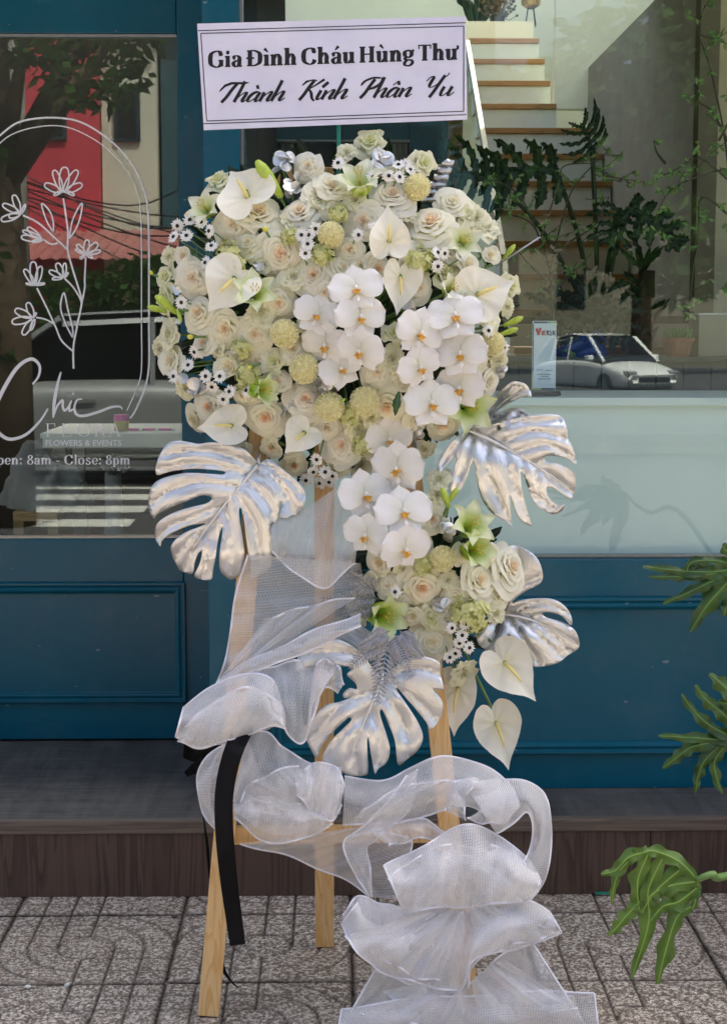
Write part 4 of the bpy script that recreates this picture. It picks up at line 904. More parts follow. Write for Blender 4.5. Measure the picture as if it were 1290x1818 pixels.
def rose(px, py, r, peach=0.5, key=None, dy=0.0, face=None, nm='rose', **kw):
    key = key or rr.choice(['rose_open', 'rose_full', 'rose_open_b', 'rose_wide', 'rose_full_b', 'rose_cup', 'rose_bud']); kit = BASES[key]
    look = {'rose': 'cream rose' if peach < 0.45 else 'peach-hearted rose' if peach < 0.8 else 'deep peach rose', 'lisianthus': 'ruffled white lisianthus', 'carnation': 'frilled cream carnation'}[nm]
    t = place(nm, nm, look, px, py, r * (1.07 if nm == 'rose' else 1.08), dy, face, rr.uniform(0, 6.28), group={'rose': 'cream roses of the flower stand', 'lisianthus': 'lisianthus blooms of the flower stand', 'carnation': 'carnations of the flower stand'}[nm], **kw)
    g = kw.get('green', 0)
    colr = (peach, {'rose': rr.uniform(0, 0.08), 'lisianthus': 0.6, 'carnation': 0.35}[nm], rr.uniform(0.15, 0.6) if nm == 'rose' else rr.uniform(0.1, 0.45), 1)
    t.scale = tuple(q * rr.uniform(0.9, 1.1) for q in t.scale)
    inst('inner_petals', kit['heart'], t, color=colr)
    for me in kit['petals']: inst('petal', me, t, color=colr)
    inst('sepals', kit['sepals'], t)
    return t
def lisi(px, py, r, **kw): return rose(px, py, r, 0.0, rr.choice(['lisianthus', 'lisianthus_b']), nm='lisianthus', **kw)
def carn(px, py, r, **kw): return rose(px, py, r, 0.05, rr.choice(['carnation', 'carnation_b']), nm='carnation', **kw)
def orchid(px, py, r, dy=-0.06, roll=0.0, face=None, label=None, land=None, low=None):
    t = place('orchid', 'orchid', 'white moth orchid', px, py, r, dy, face, roll, low, 'white moth orchids of the flower stand', 0.12, label=label, land=land, stem=False)
    c = (0.7, 0.0, rr.uniform(0.6, 1.0), 1)
    for nm, me in ORCH[rr.randrange(3)]: inst(nm, me, t, color=c)
def lily(px, py, r, v=0, green=0.3, dy=-0.02, face=None, roll=0.0, label=None, land=None, low=None, jitter=0.15):
    t = place('lily', 'lily', 'lime lily' if green > 0.6 else 'pale green lily', px, py, r, dy, face, roll, low, 'lilies of the flower stand', jitter, label=label, land=land)
    for nm, me in LILY[v]: inst(nm, me, t, color=(0.9, green, 0.4, 1))
def anth(bx, by, tx, ty, dy=-0.04, h=0, face=(0, -1, 0.1), wid=1.0, label=None, land=None, low=None, curl=1.0, green=0.0):
    """anthurium: base of the spadix at (bx,by), the heart's tip at (tx,ty)"""
    L = math.hypot(tx - bx, ty - by); n = Vector(face).normalized(); Y = dome(bx, by, low if low is not None else (by > 870))[0] + dy
    d = (P(tx, ty, Y) - P(bx, by, Y)); L3 = d.length; d = (d - n * d.dot(n)).normalized(); x = d.cross(n).normalized()
    mat = Matrix((x, d, n)).transposed(); loc = P(bx, by, Y)
    t = thing('anthurium', label, 'anthurium', loc, 'white anthuriums of the flower stand', mat, (L3 * wid, L3, L3 * 0.8 * curl))
    FLOWERS.append(dict(o=t, kind='anthurium', look='white anthurium', px=bx, py=by, r=L * 0.7, label=label, land=land, low=by > 870))
    inst('spathe', HEART[h], t, color=(0.6, green, 0.35, 1)); inst('spadix', SPADIX, t)
    tgt = FOAM_LOW if by > 870 else FOAM; M4 = Matrix.Translation(loc) @ mat.to_4x4() @ Matrix.Diagonal((L3 * wid, L3, L3 * 0.8 * curl, 1)); inv = M4.inverted()
    mb = MB(); pts = [loc, loc + Vector((0, 0.03, 0.01)), loc.lerp(tgt, 0.4) + Vector((0, 0.02, 0)), loc.lerp(tgt, 0.8)]
    pts = catmull(pts, 4); s_ = Vector((1, 0, 0))
    mb.tube([inv @ p for p in pts], 0.004 / L3, 6); mb.obj('stem', M['stem'], t, True)
def pomp(px, py, r, label=None, land=None, dy=-0.02):
    t = place('pompon_chrysanthemum', 'pompon', 'cream pompon', px, py, r, dy, group='cream pompon chrysanthemums', label=label, land=land); inst('florets', POMPON, t, color=(0.7, 0.05, 0.2, 1))['kind'] = 'stuff'
def daisy(px, py, r=12.5, dy=-0.035):
    t = place('daisy', 'daisy', 'black-eyed daisy', px, py, r, dy, jitter=0.45, group='small black-eyed daisies', roll=rr.uniform(0, 6)); inst('petals', DAISY[rr.randrange(2)], t, color=(0.2, 0, 1, 1)); inst('eye', EYE, t)
def hyd(px, py, r, dy=-0.015):
    t = place('hydrangea', 'hydrangea', 'pale green hydrangea head', px, py, r, dy, group='green hydrangea heads', roll=rr.uniform(0, 6)); inst('florets', HYD[rr.randrange(2)], t, color=(0.6, 0.3, 0.1, 1))['kind'] = 'stuff'
def bud(px, py, L, ang, dy=-0.03, label=None):
    """lily bud of half length L px pointing to the screen angle ang"""
    a = R(ang); t = place('lily_bud', 'bud', 'green lily bud', px, py, L, dy, (math.cos(a), -0.35, math.sin(a)), 0, group='green lily buds', jitter=0.0, label=label); inst('bud', BUD, t)
def rbud(px, py, r, label):
    t = place('round_bud', 'bud', 'round yellow bud', px, py, r, -0.04, label=label, group='round yellow buds'); inst('bud', ROUNDBUD, t)
def euc(px, py, r, dy=0.0):
    t = place('silver_eucalyptus', 'leaf sprig', 'silver leaf sprig', px, py, r, dy, roll=rr.uniform(0, 6), group='silver round-leaved sprigs')
    for me in EUC[rr.randrange(2)]: inst('leaf', me, t)
# --- anthuriums, pompons, lilies first: the others are named from them
anth(440, 350, 402, 286, h=1, face=(-0.2, -1, 0.5), wid=1.35, label='top anthurium with a folded white heart, beside a curled green bract', land='the highest white anthurium')
anth(417, 495, 372, 552, h=1, face=(-0.1, -1, 0.35), wid=1.35, label='white anthurium with two raised shoulders on the door side of the dome', land='the anthurium on the door-side flank')
anth(412, 756, 350, 760, h=0, face=(0, -1, 0.45), wid=1.15, label='wide white anthurium over the big silver leaf, tip towards the door', land='the anthurium over the biggest silver leaf', dy=-0.05)
anth(540, 768, 508, 806, h=1, face=(0.1, -1, 0.5), wid=1.3, label='white anthurium with drooping horned tips above the black-eyed daisies', land='the lowest anthurium of the dome')
anth(690, 430, 690, 362, h=1, face=(0.1, -1, 0.1), wid=1.0, label='upright white anthurium half rolled behind a frilled carnation', land='the upright anthurium near the crest')
anth(710, 492, 700, 560, h=2, face=(0.3, -1, 0.2), wid=0.95, dy=-0.02, label='narrow white anthurium between the orchid sprays', land='the anthurium between the orchid sprays')
anth(846, 524, 915, 496, h=0, face=(0.1, -1, 0.2), wid=1.25, dy=-0.06, label='broad white anthurium pointing to the stairs above the orchids', land='the anthurium nearest the stairs')
anth(895, 1176, 949, 1244, h=0, face=(0.1, -1, 0.2), wid=0.95, dy=-0.02, label='hanging white anthurium highest of the low trio by the silver leaf', land='the highest hanging anthurium', low=True)
anth(812, 1222, 806, 1306, h=0, face=(-0.35, -1, 0.1), wid=0.8, dy=0.0, label='narrow hanging white anthurium in front of the easel leg', land='the slimmest hanging anthurium', low=True)
anth(880, 1283, 902, 1366, h=0, face=(0.15, -1, 0.1), wid=0.88, dy=-0.02, label='lowest hanging white anthurium above the tulle bow', land='the lowest hanging anthurium', low=True)
for a in ((587, 417, 24, 'pompon beside the daisies in the upper middle of the dome', 'the pompon just below the crest'), (740, 332, 24, 'pompon under the topmost white lisianthus by the silver frill', 'the pompon at the dome crest'), (540, 655, 27, 'pompon standing over the lone silver sprig mid dome', 'the lone pompon amid the dome'),
          (585, 722, 27, 'twin pompon with a green bud tip at its shoulder', 'the door-side twin pompon'), (647, 713, 27, 'twin pompon beside the dark green leaf', 'the stair-side twin pompon'), (873, 610, 23, 'pompon at the stair-side rim under the broad anthurium', 'the pompon on the stair-side rim'), (785, 992, 24, 'pompon low in the trailing cluster under the orchids', 'the pompon in the trailing cluster'), (505, 592, 26, 'ruffled pompon next to the peach roses towards the door', 'the pompon among the door-side roses')):
    pomp(a[0], a[1], a[2], a[3][0:], a[4])
for a in ((358, 362, 36, 0, 0.35, (-0.5, -1, 0.5), 'pale open lily at the upper rim by the door', 'the lily on the door-side rim'), (636, 305, 48, 0, 0.4, (0.0, -0.75, 1), 'tall trumpet lily beside the green sign stick', 'the tall lily by the green stick'), (452, 512, 42, 0, 0.8, (0.3, -1, 0.4), 'lime lily beside the anthurium with raised shoulders', 'the lily beside the door-side anthurium'),
          (826, 425, 36, 0, 0.35, (0.2, -1, 0.3), 'pale lily under the frilled carnations on the stair side', 'the pale lily on the stair side'), (838, 722, 50, 0, 0.9, (0.4, -1, 0.2), 'lime throated lily hanging above the silver monstera', 'the lily above the bright silver leaf'), (474, 693, 38, 1, 1.0, (1, -0.7, 0), 'half closed lime lily facing the pompons', 'the half closed lime lily'),
          (843, 925, 46, 0, 0.8, (0.5, -1, 0.6), 'yellow throated lily in the low cluster', 'the yellow throated low lily'), (850, 975, 46, 1, 1.0, (0.8, -1, 0.1), 'lime lily turned sideways below the yellow one', 'the sideways lime lily'), (690, 1096, 52, 1, 1.0, (0.45, -1, -0.05), 'lime lily over the silver fern', 'the lily over the silver fern'), (806, 510, 34, 1, 0.2, (0.4, -1, 0.3), 'white lily tucked behind the orchid spray', 'the lily behind the stair-side orchids')):
    lily(a[0], a[1], a[2], a[3], a[4], -0.05, a[5], rr.uniform(0, 6), a[6], a[7])
# --- orchids
OR = [(632, 512, 50, 0.1, 'topmost orchid of the middle spray', 'the top orchid of the middle spray'), (639, 562, 47, 0.0, 'orchid second from the top of the middle spray', None), (640, 622, 48, -0.1, 'orchid third down the middle spray with a bright orange lip', 'the third orchid of the middle spray'), (604, 655, 42, 0.3, 'lowest orchid of the middle spray, half hidden', None),
      (563, 558, 44, -0.2, 'shaded orchid behind the middle spray, high', None), (578, 612, 46, -0.1, 'shaded orchid behind the middle spray, low', 'the low shaded orchid'), (745, 590, 50, -0.15, 'wide orchid at the head of the stair-side spray', 'the head orchid of the stair-side spray'), (808, 560, 52, 0.1, 'orchid tucked under the broad anthurium', None),
      (817, 628, 50, 0.05, 'outermost orchid of the stair-side spray beside the rim pompon', 'the outermost stair-side orchid'), (744, 652, 44, 0.25, 'orchid turned half away inside the stair-side spray', None), (816, 688, 47, 0.0, 'orchid with a tawny lip above the hanging lily', None), (766, 716, 52, 0.0, 'lowest broad orchid of the stair-side spray', 'the lowest stair-side orchid'),
      (690, 780, 46, 0.1, 'orchid peeping out between the dome and the trailing spray', None), (706, 830, 54, 0.0, 'top orchid of the trailing spray', 'the top orchid of the trail'), (648, 878, 52, 0.1, 'orchid on the door side of the trailing spray', 'the door-side orchid of the trail'), (716, 908, 54, 0.05, 'middle orchid of the trailing spray', 'the middle orchid of the trail'), (650, 950, 46, -0.1, 'pale lower orchid over the tulle', None), (718, 974, 52, 0.0, 'bottom orchid of the trailing spray', 'the bottom orchid of the trail')]
for k, (x, y, r, ro, lb, ld) in enumerate(OR):
    dy = -0.07 - 0.004 * (k % 3) if ('shaded' not in lb and 'hidden' not in lb and 'peeping' not in lb) else -0.02
    if y > 800: dy = -0.08 - 0.006 * (k - 13)
    orchid(x, y, r, dy, ro * 1.6, (0.5 * math.sin(k * 2.3), -1, 0.12 + 0.32 * math.cos(k * 1.7)), lb, ld, low=False if y < 800 else True)
# --- roses: x, y, radius, peach
for a in ((547, 294, 27, .35), (588, 330, 32, .35), (459, 376, 36, .6), (413, 397, 36, .35), (532, 376, 36, .55), (498, 450, 44, .7), (329, 456, 28, .7), (342, 493, 32, .5), (556, 488, 36, .6), (494, 538, 34, .6), (697, 346, 36, .5), (645, 392, 36, .5),
          (764, 395, 42, .55), (620, 443, 25, .5), (809, 442, 28, .6), (828, 470, 28, .25), (869, 453, 26, .3), (669, 477, 32, .9), (740, 510, 34, .9), (669, 662, 26, .55), (713, 674, 29, .8), (686, 722, 34, .8), (785, 752, 36, .8), (868, 676, 28, .15), (868, 562, 26, .15), (606, 790, 36, .6), (641, 826, 24, .25),
          (353, 556, 34, .6), (400, 584, 36, .6), (452, 594, 30, .6), (361, 608, 28, .6), (405, 650, 34, .45), (304, 640, 32, .3), (492, 678, 28, .7), (543, 708, 31, .8), (372, 722, 32, .9), (472, 740, 40, 1.0), (483, 794, 28, .8), (521, 826, 27, 1.0), (560, 345, 26, .2), (590, 372, 24, .2), (804, 357, 29, .1), (700, 440, 26, .3), (575, 520, 28, .5), (610, 475, 26, .3), (455, 640, 26, .3), (345, 745, 26, .3), (470, 560, 24, .4), (640, 470, 26, .4), (430, 700, 24, .3), (555, 770, 26, .3), (660, 785, 26, .3), (740, 745, 28, .3), (850, 640, 26, .2), (440, 430, 26, .2), (730, 460, 26, .2), (580, 760, 26, .2), (520, 620, 26, .3),
          (768, 922, 27, .6), (675, 997, 32, .6), (748, 1042, 42, .8), (850, 1030, 42, .35), (906, 1008, 42, .45), (766, 1140, 38, .3), (690, 1040, 26, .3), (810, 1060, 28, .2), (745, 970, 26, .2), (820, 985, 26, .2), (640, 1075, 26, .1), (706, 1062, 24, .2), (660, 1032, 24, .3), (884, 1056, 26, .2), (792, 1098, 24, .2), (732, 1094, 24, .3), (868, 985, 24, .3)):
    rose(*a)
# --- lisianthus and carnations
for a in ((387, 318, 23), (441, 443, 22), (293, 490, 22), (656, 250, 27), (754, 288, 25), (826, 378, 25), (747, 440, 24), (792, 484, 26), (907, 508, 20), (699, 590, 22), (485, 640, 23), (640, 1085, 26), (291, 530, 25), (765, 1100, 26)): lisi(*a)
for a in ((566, 353, 22), (518, 392, 18), (521, 490, 23), (631, 355, 20), (690, 416, 22), (861, 402, 26), (464, 554, 26), (299, 592, 25), (696, 636, 23), (636, 761, 24), (753, 797, 19), (779, 850, 24), (600, 828, 22), (824, 1196, 25), (845, 386, 22), (776, 880, 18), (300, 455, 16), (283, 620, 18), (330, 690, 18), (900, 545, 18), (885, 640, 18), (420, 345, 18), (615, 270, 16), (700, 310, 18), (725, 375, 18), (470, 470, 18), (385, 620, 18), (560, 620, 18), (430, 800, 18), (700, 1075, 18), (795, 1030, 18), (715, 1010, 17), (880, 1090, 18), (410, 480, 22), (660, 740, 20), (545, 575, 20)): carn(*a)
for a in ((405, 452, 28), (420, 478, 24), (573, 450, 24), (745, 466, 28), (620, 735, 24), (440, 668, 28), (647, 790, 24), (835, 1092, 40), (752, 1004, 22), (600, 380, 20), (515, 420, 18), (430, 620, 22)): hyd(*a)
for a in ((315, 401), (331, 418), (337, 390), (357, 394), (371, 410), (375, 436), (364, 466), (322, 537), (308, 420), (548, 417), (546, 433), (542, 450), (535, 417), (560, 406), (719, 292), (709, 314), (690, 312), (707, 292), (662, 314), (728, 300), (600, 289), (636, 417), (665, 402), (777, 448), (789, 450), (818, 455), (777, 473), (894, 617), (867, 587),
          (345, 625), (334, 648), (308, 668), (365, 668), (376, 687), (396, 709), (407, 695), (437, 693), (390, 668), (556, 838), (577, 838), (543, 853), (562, 816), (567, 858), (584, 856), (590, 845), (701, 1051), (820, 1128), (833, 1150), (798, 1167), (802, 1115), (815, 1142), (808, 1160), (826, 1108)): daisy(*a)
bud(478, 318, 40, 125, label='curled green bract beside the top anthurium'); bud(903, 447, 17, 50, label='green lily bud by the thin silver wand'); bud(910, 571, 20, 25, label='upper green lily bud sticking out over the rim pompon'); bud(902, 589, 18, 20, label='lower green lily bud sticking out over the rim pompon')
bud(296, 541, 26, 140, label='longest green bud of the trio on the door-side rim'); bud(280, 549, 19, 165, label='outermost green bud of the trio on the door-side rim'); bud(318, 560, 13, -70, label='small green bud of the trio hanging on the door-side rim'); bud(790, 884, 22, 110, label='dark green bud above the yellow lily'); bud(803, 880, 18, 60, label='light green bud above the yellow lily'); bud(606, 712, 9, 30, label='tiny green bud at the twin pompon')
rbud(471, 407, 9, 'round yellow bud above the biggest peach rose'); rbud(268, 484, 6, 'tiny round yellow bud farthest out on the door-side rim'); rbud(338, 598, 8, 'round yellow bud in the gap under the door-side roses'); rbud(443, 652, 7, 'round yellow bud beside the green hydrangea')
for a in ((502, 286, 30), (519, 328, 24), (682, 283, 28), (462, 472, 18), (318, 510, 18), (340, 683, 26), (429, 627, 20), (513, 724, 22), (581, 686, 24), (738, 772, 22), (794, 940, 24), (787, 1074, 24), (890, 655, 18), (712, 425, 20), (725, 545, 20), (668, 300, 22)): euc(*a)
# --- labels for the rest, each from the nearest distinctive neighbour
def sector(dx, dy):
    a = math.degrees(math.atan2(-dy, dx)) % 360
    return int(((a + 22.5) % 360) // 45)
SECT = ['directly right of', 'up and right of', 'straight above', 'up and left of', 'directly left of', 'down and left of', 'straight below', 'down and right of']
def label_flowers():
    lands = [f for f in FLOWERS if f['land']]; used = set(f['label'] for f in FLOWERS if f['label'])
    for f in FLOWERS:
        if f['label']: continue
        done = False
        for rank in (0, 1, 2, 3):
            for L in sorted(lands, key=lambda g: math.hypot(g['px'] - f['px'], g['py'] - f['py'])):
                s = sector(f['px'] - L['px'], f['py'] - L['py']); d = math.hypot(f['px'] - L['px'], f['py'] - L['py'])
                peers = sorted(math.hypot(g['px'] - L['px'], g['py'] - L['py']) for g in FLOWERS if g['kind'] == f['kind'] and sector(g['px'] - L['px'], g['py'] - L['py']) == s)
                if peers.index(d) != rank: continue
                lb = ('', 'second ', 'third ', 'fourth ')[rank] + f['look'] + ' ' + SECT[s] + ' ' + L['land']
                if lb in used: continue
                used.add(lb); f['label'] = lb; done = True; break
            if done: break
        f['o']['label'] = f['label'] or f['look']
label_flowers()
# ================================================================== the wooden easel
easel = thing('wooden_easel', 'pale pine easel with two splayed front legs, a rear leg and a cross bar', 'easel', (0, 0, 0))
def leg_top(p0, p1, z): t = (z - p0.z) / (p1.z - p0.z); return p0 + (p1 - p0) * t
LB = P(370, 1803, 3.133); LB.z = 0.002; LM = P(440, 1010, 3.133 + 0.13 * 0.9)
RB = P(832, 1795, 3.147); RB.z = 0.002; RM = P(780, 1310, 3.147 + 0.13 * 0.55)
for a, b in ((LB, LM), (RB, RM)):
    top = leg_top(a, b, 1.72); mb = MB(); mb.bar(a, top, 0.043, 0.02); bevel(mb.obj('leg', M['pine'], easel), 0.0015)
rb = P(576, 1680, 3.497); rb.z = 0.002; rt = Vector((rb.x + 0.004, 3.36, 1.72))
mb = MB(); mb.bar(rb, rt, 0.042, 0.02); bevel(mb.obj('rear_leg', M['pine'], easel), 0.0015)
a, b = P(405, 1488, 3.185), P(800, 1483, 3.19); mb = MB(); mb.bar((a.x, 3.205, a.z), (b.x, 3.205, b.z), 0.036, 0.018, (0, 1, 0)); bevel(mb.obj('cross_bar', M['pine'], easel), 0.0015)
mb = MB(); mb.bar((LM.x, 3.375, 1.68), (RM.x - .02, 3.375, 1.68), 0.04, 0.018); mb.obj('top_bar', M['pine'], easel)
# filler leaves and foam, coloured dark so gaps between the blooms read as shade
def backing(nm, label, cpx, rpx, Y0, depth, n, seed, leafL=0.055):
    rn = random.Random(seed); c = P(*cpx, Y0); root = thing(nm, label, 'greenery', c)
    mb = MB(); G = []
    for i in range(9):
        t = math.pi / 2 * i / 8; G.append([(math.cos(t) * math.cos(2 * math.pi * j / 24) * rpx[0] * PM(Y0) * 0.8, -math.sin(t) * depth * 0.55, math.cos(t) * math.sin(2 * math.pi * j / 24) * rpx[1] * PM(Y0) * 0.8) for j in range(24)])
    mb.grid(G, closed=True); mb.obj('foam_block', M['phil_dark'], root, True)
    mb = MB()
    for k in range(n):
        a = rn.uniform(0, 6.28); q = math.sqrt(rn.uniform(0.02, 1)); p = Vector((math.cos(a) * q * rpx[0] * PM(Y0) * 0.9, -depth * math.sqrt(max(0, 1 - q * q)) * 0.75, math.sin(a) * q * rpx[1] * PM(Y0) * 0.9))
        d = Vector((math.cos(a) * q + rn.uniform(-.6, .6), rn.uniform(-1, 0.1), math.sin(a) * q + rn.uniform(-.6, .6))).normalized(); L = leafL * rn.uniform(0.6, 1.2)
        lobe(mb, [p, p + d * L * 0.5, p + d * L], [0.004, L * 0.42, 0.002], (rn.uniform(-.5, .5), -1, rn.uniform(-.2, .8)), 0.1, k, 0.2, 2)
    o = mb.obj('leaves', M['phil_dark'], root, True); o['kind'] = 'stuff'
backing('backing_greenery', 'dark filler leaves and foam packed behind the blooms of the big dome', (600, 548), (300, 295), 3.36, 0.14, 420, 3)
backing('backing_greenery', 'dark filler leaves and foam packed behind the low trailing cluster', (762, 1030), (130, 130), 3.31, 0.08, 130, 4)
M['dark_leaf'] = leaf_mat('dark_leaf', (36, 62, 34), (52, 84, 44))
t = thing('single_leaf', 'single dark green leaf beside the stair-side twin pompon', 'leaf', (0, 0, 0)); mb = MB(); lobe(mb, [P(708, 695, 3.13), P(704, 716, 3.115), P(701, 738, 3.12)], [0.004, 0.018, 0.002], (0, -1, .2), 0.05, 1); mb.obj('blade', M['dark_leaf'], t, True)
# ================================================================== silver monstera leaves
def leaf_from_outline(label, o, sc, Y, outline, veins, seed, ytip=0.03, step=7.0):
    """a flat-ish split leaf: outline and veins in photo pixels give its shape; creases, pleats and curl give it relief"""
    from mathutils.geometry import delaunay_2d_cdt
    from mathutils import noise as nz
    rn = random.Random(seed); cv = lambda p: Vector((o[0] + sc * p[0], o[1] + sc * p[1]))
    ol = []; raw = [cv(p) for p in outline]
    sm = catmull([Vector((p.x, p.y, 0)) for p in raw], 4, True); ol = [Vector((p.x, p.y)) for p in sm]
    vs = [[Vector((p.x, p.y)) for p in catmull([Vector((*cv(q), 0)) for q in v], 5)] for v in veins]
    def inside(p):
        c = False; n = len(ol)
        for i in range(n):
            a, b = ol[i], ol[i - 1]
            if (a.y > p.y) != (b.y > p.y) and p.x < (b.x - a.x) * (p.y - a.y) / (b.y - a.y) + a.x: c = not c
        return c
    pts = list(ol); ne = len(ol); x0, x1, y0, y1 = min(p.x for p in ol), max(p.x for p in ol), min(p.y for p in ol), max(p.y for p in ol)
    y = y0
    while y < y1:
        x = x0 + (step / 2 if int((y - y0) / step) % 2 else 0)
        while x < x1:
            p = Vector((x + rn.uniform(-1, 1), y + rn.uniform(-1, 1)))
            if inside(p) and min((p - q).length for q in ol) > step * 0.45: pts.append(p)
            x += step
        y += step * 0.87
    for v in vs:
        for p in v:
            if inside(p): pts.append(p)
    res = delaunay_2d_cdt(pts, [(i, (i + 1) % ne) for i in range(ne)], [], 0, 0.01)
    v2, tris = res[0], [f for f in res[2] if inside((res[0][f[0]] + res[0][f[1]] + res[0][f[2]]) / 3)]
    def segd(p, v):
        best = 1e9; bt = 0
        for i in range(len(v) - 1):
            a, b = v[i], v[i + 1]; d = b - a; t = max(0, min(1, (p - a).dot(d) / max(1e-9, d.length_squared))); q = (p - a - d * t).length
            if q < best: best = q; bt = (i + t) / (len(v) - 1)
        return best, bt
    b = vs[0][0]; W3 = []; SK = []; root = thing('monstera_leaf', label, 'leaf', P(b.x, b.y, Y), 'silver painted monstera leaves'); off = -root.location
    for p in v2:
        dm, tm = segd(p, vs[0]); (dv, tv), vi = min(((segd(p, v), q_) for q_, v in enumerate(vs[1:])), key=lambda q: q[0][0]); r_ = (p - b).length
        SK += [dv / 2.6, tv * 5.0, vi * 0.35]
        h = 0.030 * math.sin(min(1.5, r_ / 190 * 1.5)) - ytip * (r_ / 200) ** 2.2
        h += -0.0045 * math.exp(-(dm / 4.0) ** 2) - 0.010 * math.exp(-(dm / 22) ** 2) - 0.0042 * math.exp(-(dv / 2.4) ** 2) + 0.0065 * min(dv, 18) / 18 
        h += 0.012 * nz.noise(Vector((p.x / 60, p.y / 60, seed))) + 0.0009 * nz.noise(Vector((p.x / 22, p.y / 22, seed + 5))) + 0.0003 * nz.noise(Vector((p.x / 7, p.y / 7, seed + 9)))
        ed = min((p - q).length for q in ol); h -= 0.005 * math.exp(-(ed / 9) ** 2) * (0.4 + nz.noise(Vector((p.x / 40, p.y / 40, seed + 20))))
        W3.append(P(p.x, p.y, Y - h) + off)
    mb = MB(); mb.add(W3, [tuple(f) for f in tris]); ob = mb.obj('blade', M['silver'], root, True); ob.data.attributes.new('streak', 'FLOAT_VECTOR', 'POINT').data.foreach_set('vector', SK); sd = ob.modifiers.new('thick', 'SOLIDIFY'); sd.thickness = 0.0012; sd.offset = 0
    def onY(p): r_ = (p - b).length; return Y - (0.030 * math.sin(min(1.5, r_ / 190 * 1.5)) - ytip * (r_ / 200) ** 2.2) + 0.006
    mp = [P(p.x, p.y, onY(p)) + off for p in vs[0]]; mb = MB(); mb.tube(mp, [0.0042 * (1 - 0.8 * i / len(mp)) for i in range(len(mp))], 6); mb.obj('midrib', M['silver'], root, True)
    mb = MB(); mb.tube([mp[0], mp[0] + Vector((0, 0.05, 0.02)), mp[0] + Vector((0, 0.14, 0.05))], 0.004, 6); mb.obj('stalk', M['silver'], root, True)
OA = [(770, 190), (690, 110), (600, 76), (480, 56), (380, 66), (330, 58), (250, 46), (180, 60), (140, 110), (108, 180), (98, 240), (114, 272), (200, 246), (330, 230), (450, 234), (540, 244), (552, 256), (530, 266), (440, 262), (300, 256), (180, 280), (110, 308), (70, 352), (52, 430), (58, 510), (88, 556), (110, 528), (200, 482), (300, 442), (390, 406), (440, 406), (466, 424), (430, 456), (330, 480), (230, 510), (150, 552), (106, 592), (92, 650), (104, 706), (128, 738), (140, 700), (200, 652), (300, 608), (370, 592), (428, 588), (380, 612), (300, 642), (230, 690), (196, 742), (206, 800), (238, 866), (262, 898), (330, 918), (346, 896), (352, 850), (372, 790), (396, 766), (400, 784), (386, 850), (352, 930), (400, 954), (460, 954), (472, 900), (490, 800), (504, 700), (520, 636), (535, 610), (530, 680), (516, 780), (516, 880), (546, 930), (592, 954), (640, 930), (664, 870), (678, 790), (668, 700), (648, 580), (644, 500), (656, 488), (674, 560), (688, 680), (702, 770), (716, 860), (708, 960), (730, 950), (770, 925), (822, 898), (854, 860), (860, 780), (856, 690), (852, 600), (882, 580), (904, 520), (914, 460), (930, 470), (905, 550), (980, 544), (1050, 500), (1078, 430), (1068, 370), (1020, 310), (940, 240), (860, 180), (820, 166)]
leaf_from_outline('big silver monstera leaf fanning out towards the door beneath the wide anthurium', (250, 770), 0.2713, 3.20, OA, [[(770, 195), (600, 400), (440, 610), (330, 770)], [(740, 215), (560, 140), (380, 110), (150, 140)], [(700, 270), (480, 210), (300, 200), (130, 230)], [(630, 350), (400, 320), (200, 370), (80, 460)], [(540, 470), (360, 540), (180, 620), (110, 690)], [(450, 590), (330, 690), (240, 790)], [(420, 640), (340, 760), (290, 890)], [(450, 600), (440, 760), (410, 940)], [(540, 490), (590, 650), (590, 920)], [(620, 400), (740, 600), (790, 890)], [(690, 310), (810, 430), (880, 570)], [(750, 230), (900, 320), (1000, 500)], [(800, 200), (950, 290), (1060, 400)]], 10)
OB = [(125, 785), (170, 772), (250, 765), (330, 742), (420, 726), (500, 722), (550, 736), (572, 790), (576, 832), (592, 860), (608, 910), (611, 946), (570, 920), (500, 908), (470, 914), (478, 934), (540, 946), (590, 976), (612, 1006), (606, 1060), (590, 1100), (560, 1088), (520, 1060), (490, 1050), (478, 1062), (492, 1100), (530, 1130), (560, 1126), (546, 1158), (510, 1172), (460, 1150), (420, 1110), (396, 1050), (376, 992), (364, 986), (368, 1050), (380, 1110), (396, 1170), (412, 1220), (370, 1205), (336, 1150), (318, 1085), (316, 1140), (324, 1226), (290, 1200), (240, 1170), (198, 1120), (180, 1080), (166, 1010), (156, 950), (146, 936), (130, 980), (106, 1040), (76, 1080), (50, 1112), (44, 1050), (58, 980), (76, 910), (30, 950), (0, 984), (-6, 930), (30, 870), (80, 820)]
leaf_from_outline('bright silver monstera leaf spread over the pale counter front', (780, 450), 0.3953, 3.24, OB, [[(125, 790), (280, 865), (450, 965), (590, 1060)], [(200, 815), (330, 760), (540, 750)], [(270, 855), (420, 800), (560, 830)], [(340, 895), (480, 860), (600, 920)], [(420, 945), (520, 930), (600, 1010)], [(490, 995), (550, 1040), (595, 1080)], [(440, 970), (440, 1080), (520, 1150)], [(370, 930), (400, 1060), (480, 1140)], [(290, 875), (340, 1050), (400, 1200)], [(210, 830), (220, 1000), (310, 1200)], [(150, 800), (110, 950), (60, 1090)], [(130, 795), (60, 880), (5, 960)]], 30)
OC = [(868, 905), (852, 850), (850, 800), (876, 700), (900, 610), (960, 588), (1050, 640), (1082, 720), (1070, 768), (1010, 800), (960, 834), (935, 862), (985, 846), (1080, 838), (1150, 850), (1200, 890), (1222, 940), (1216, 966), (1170, 922), (1110, 906), (1080, 910), (1100, 930), (1170, 950), (1230, 986), (1256, 1040), (1250, 1080), (1200, 1112), (1150, 1150), (1050, 1166), (1030, 1140), (1000, 1090), (962, 1050), (915, 1010), (890, 1085), (830, 1090), (780, 1062), (770, 1020), (820, 970)]
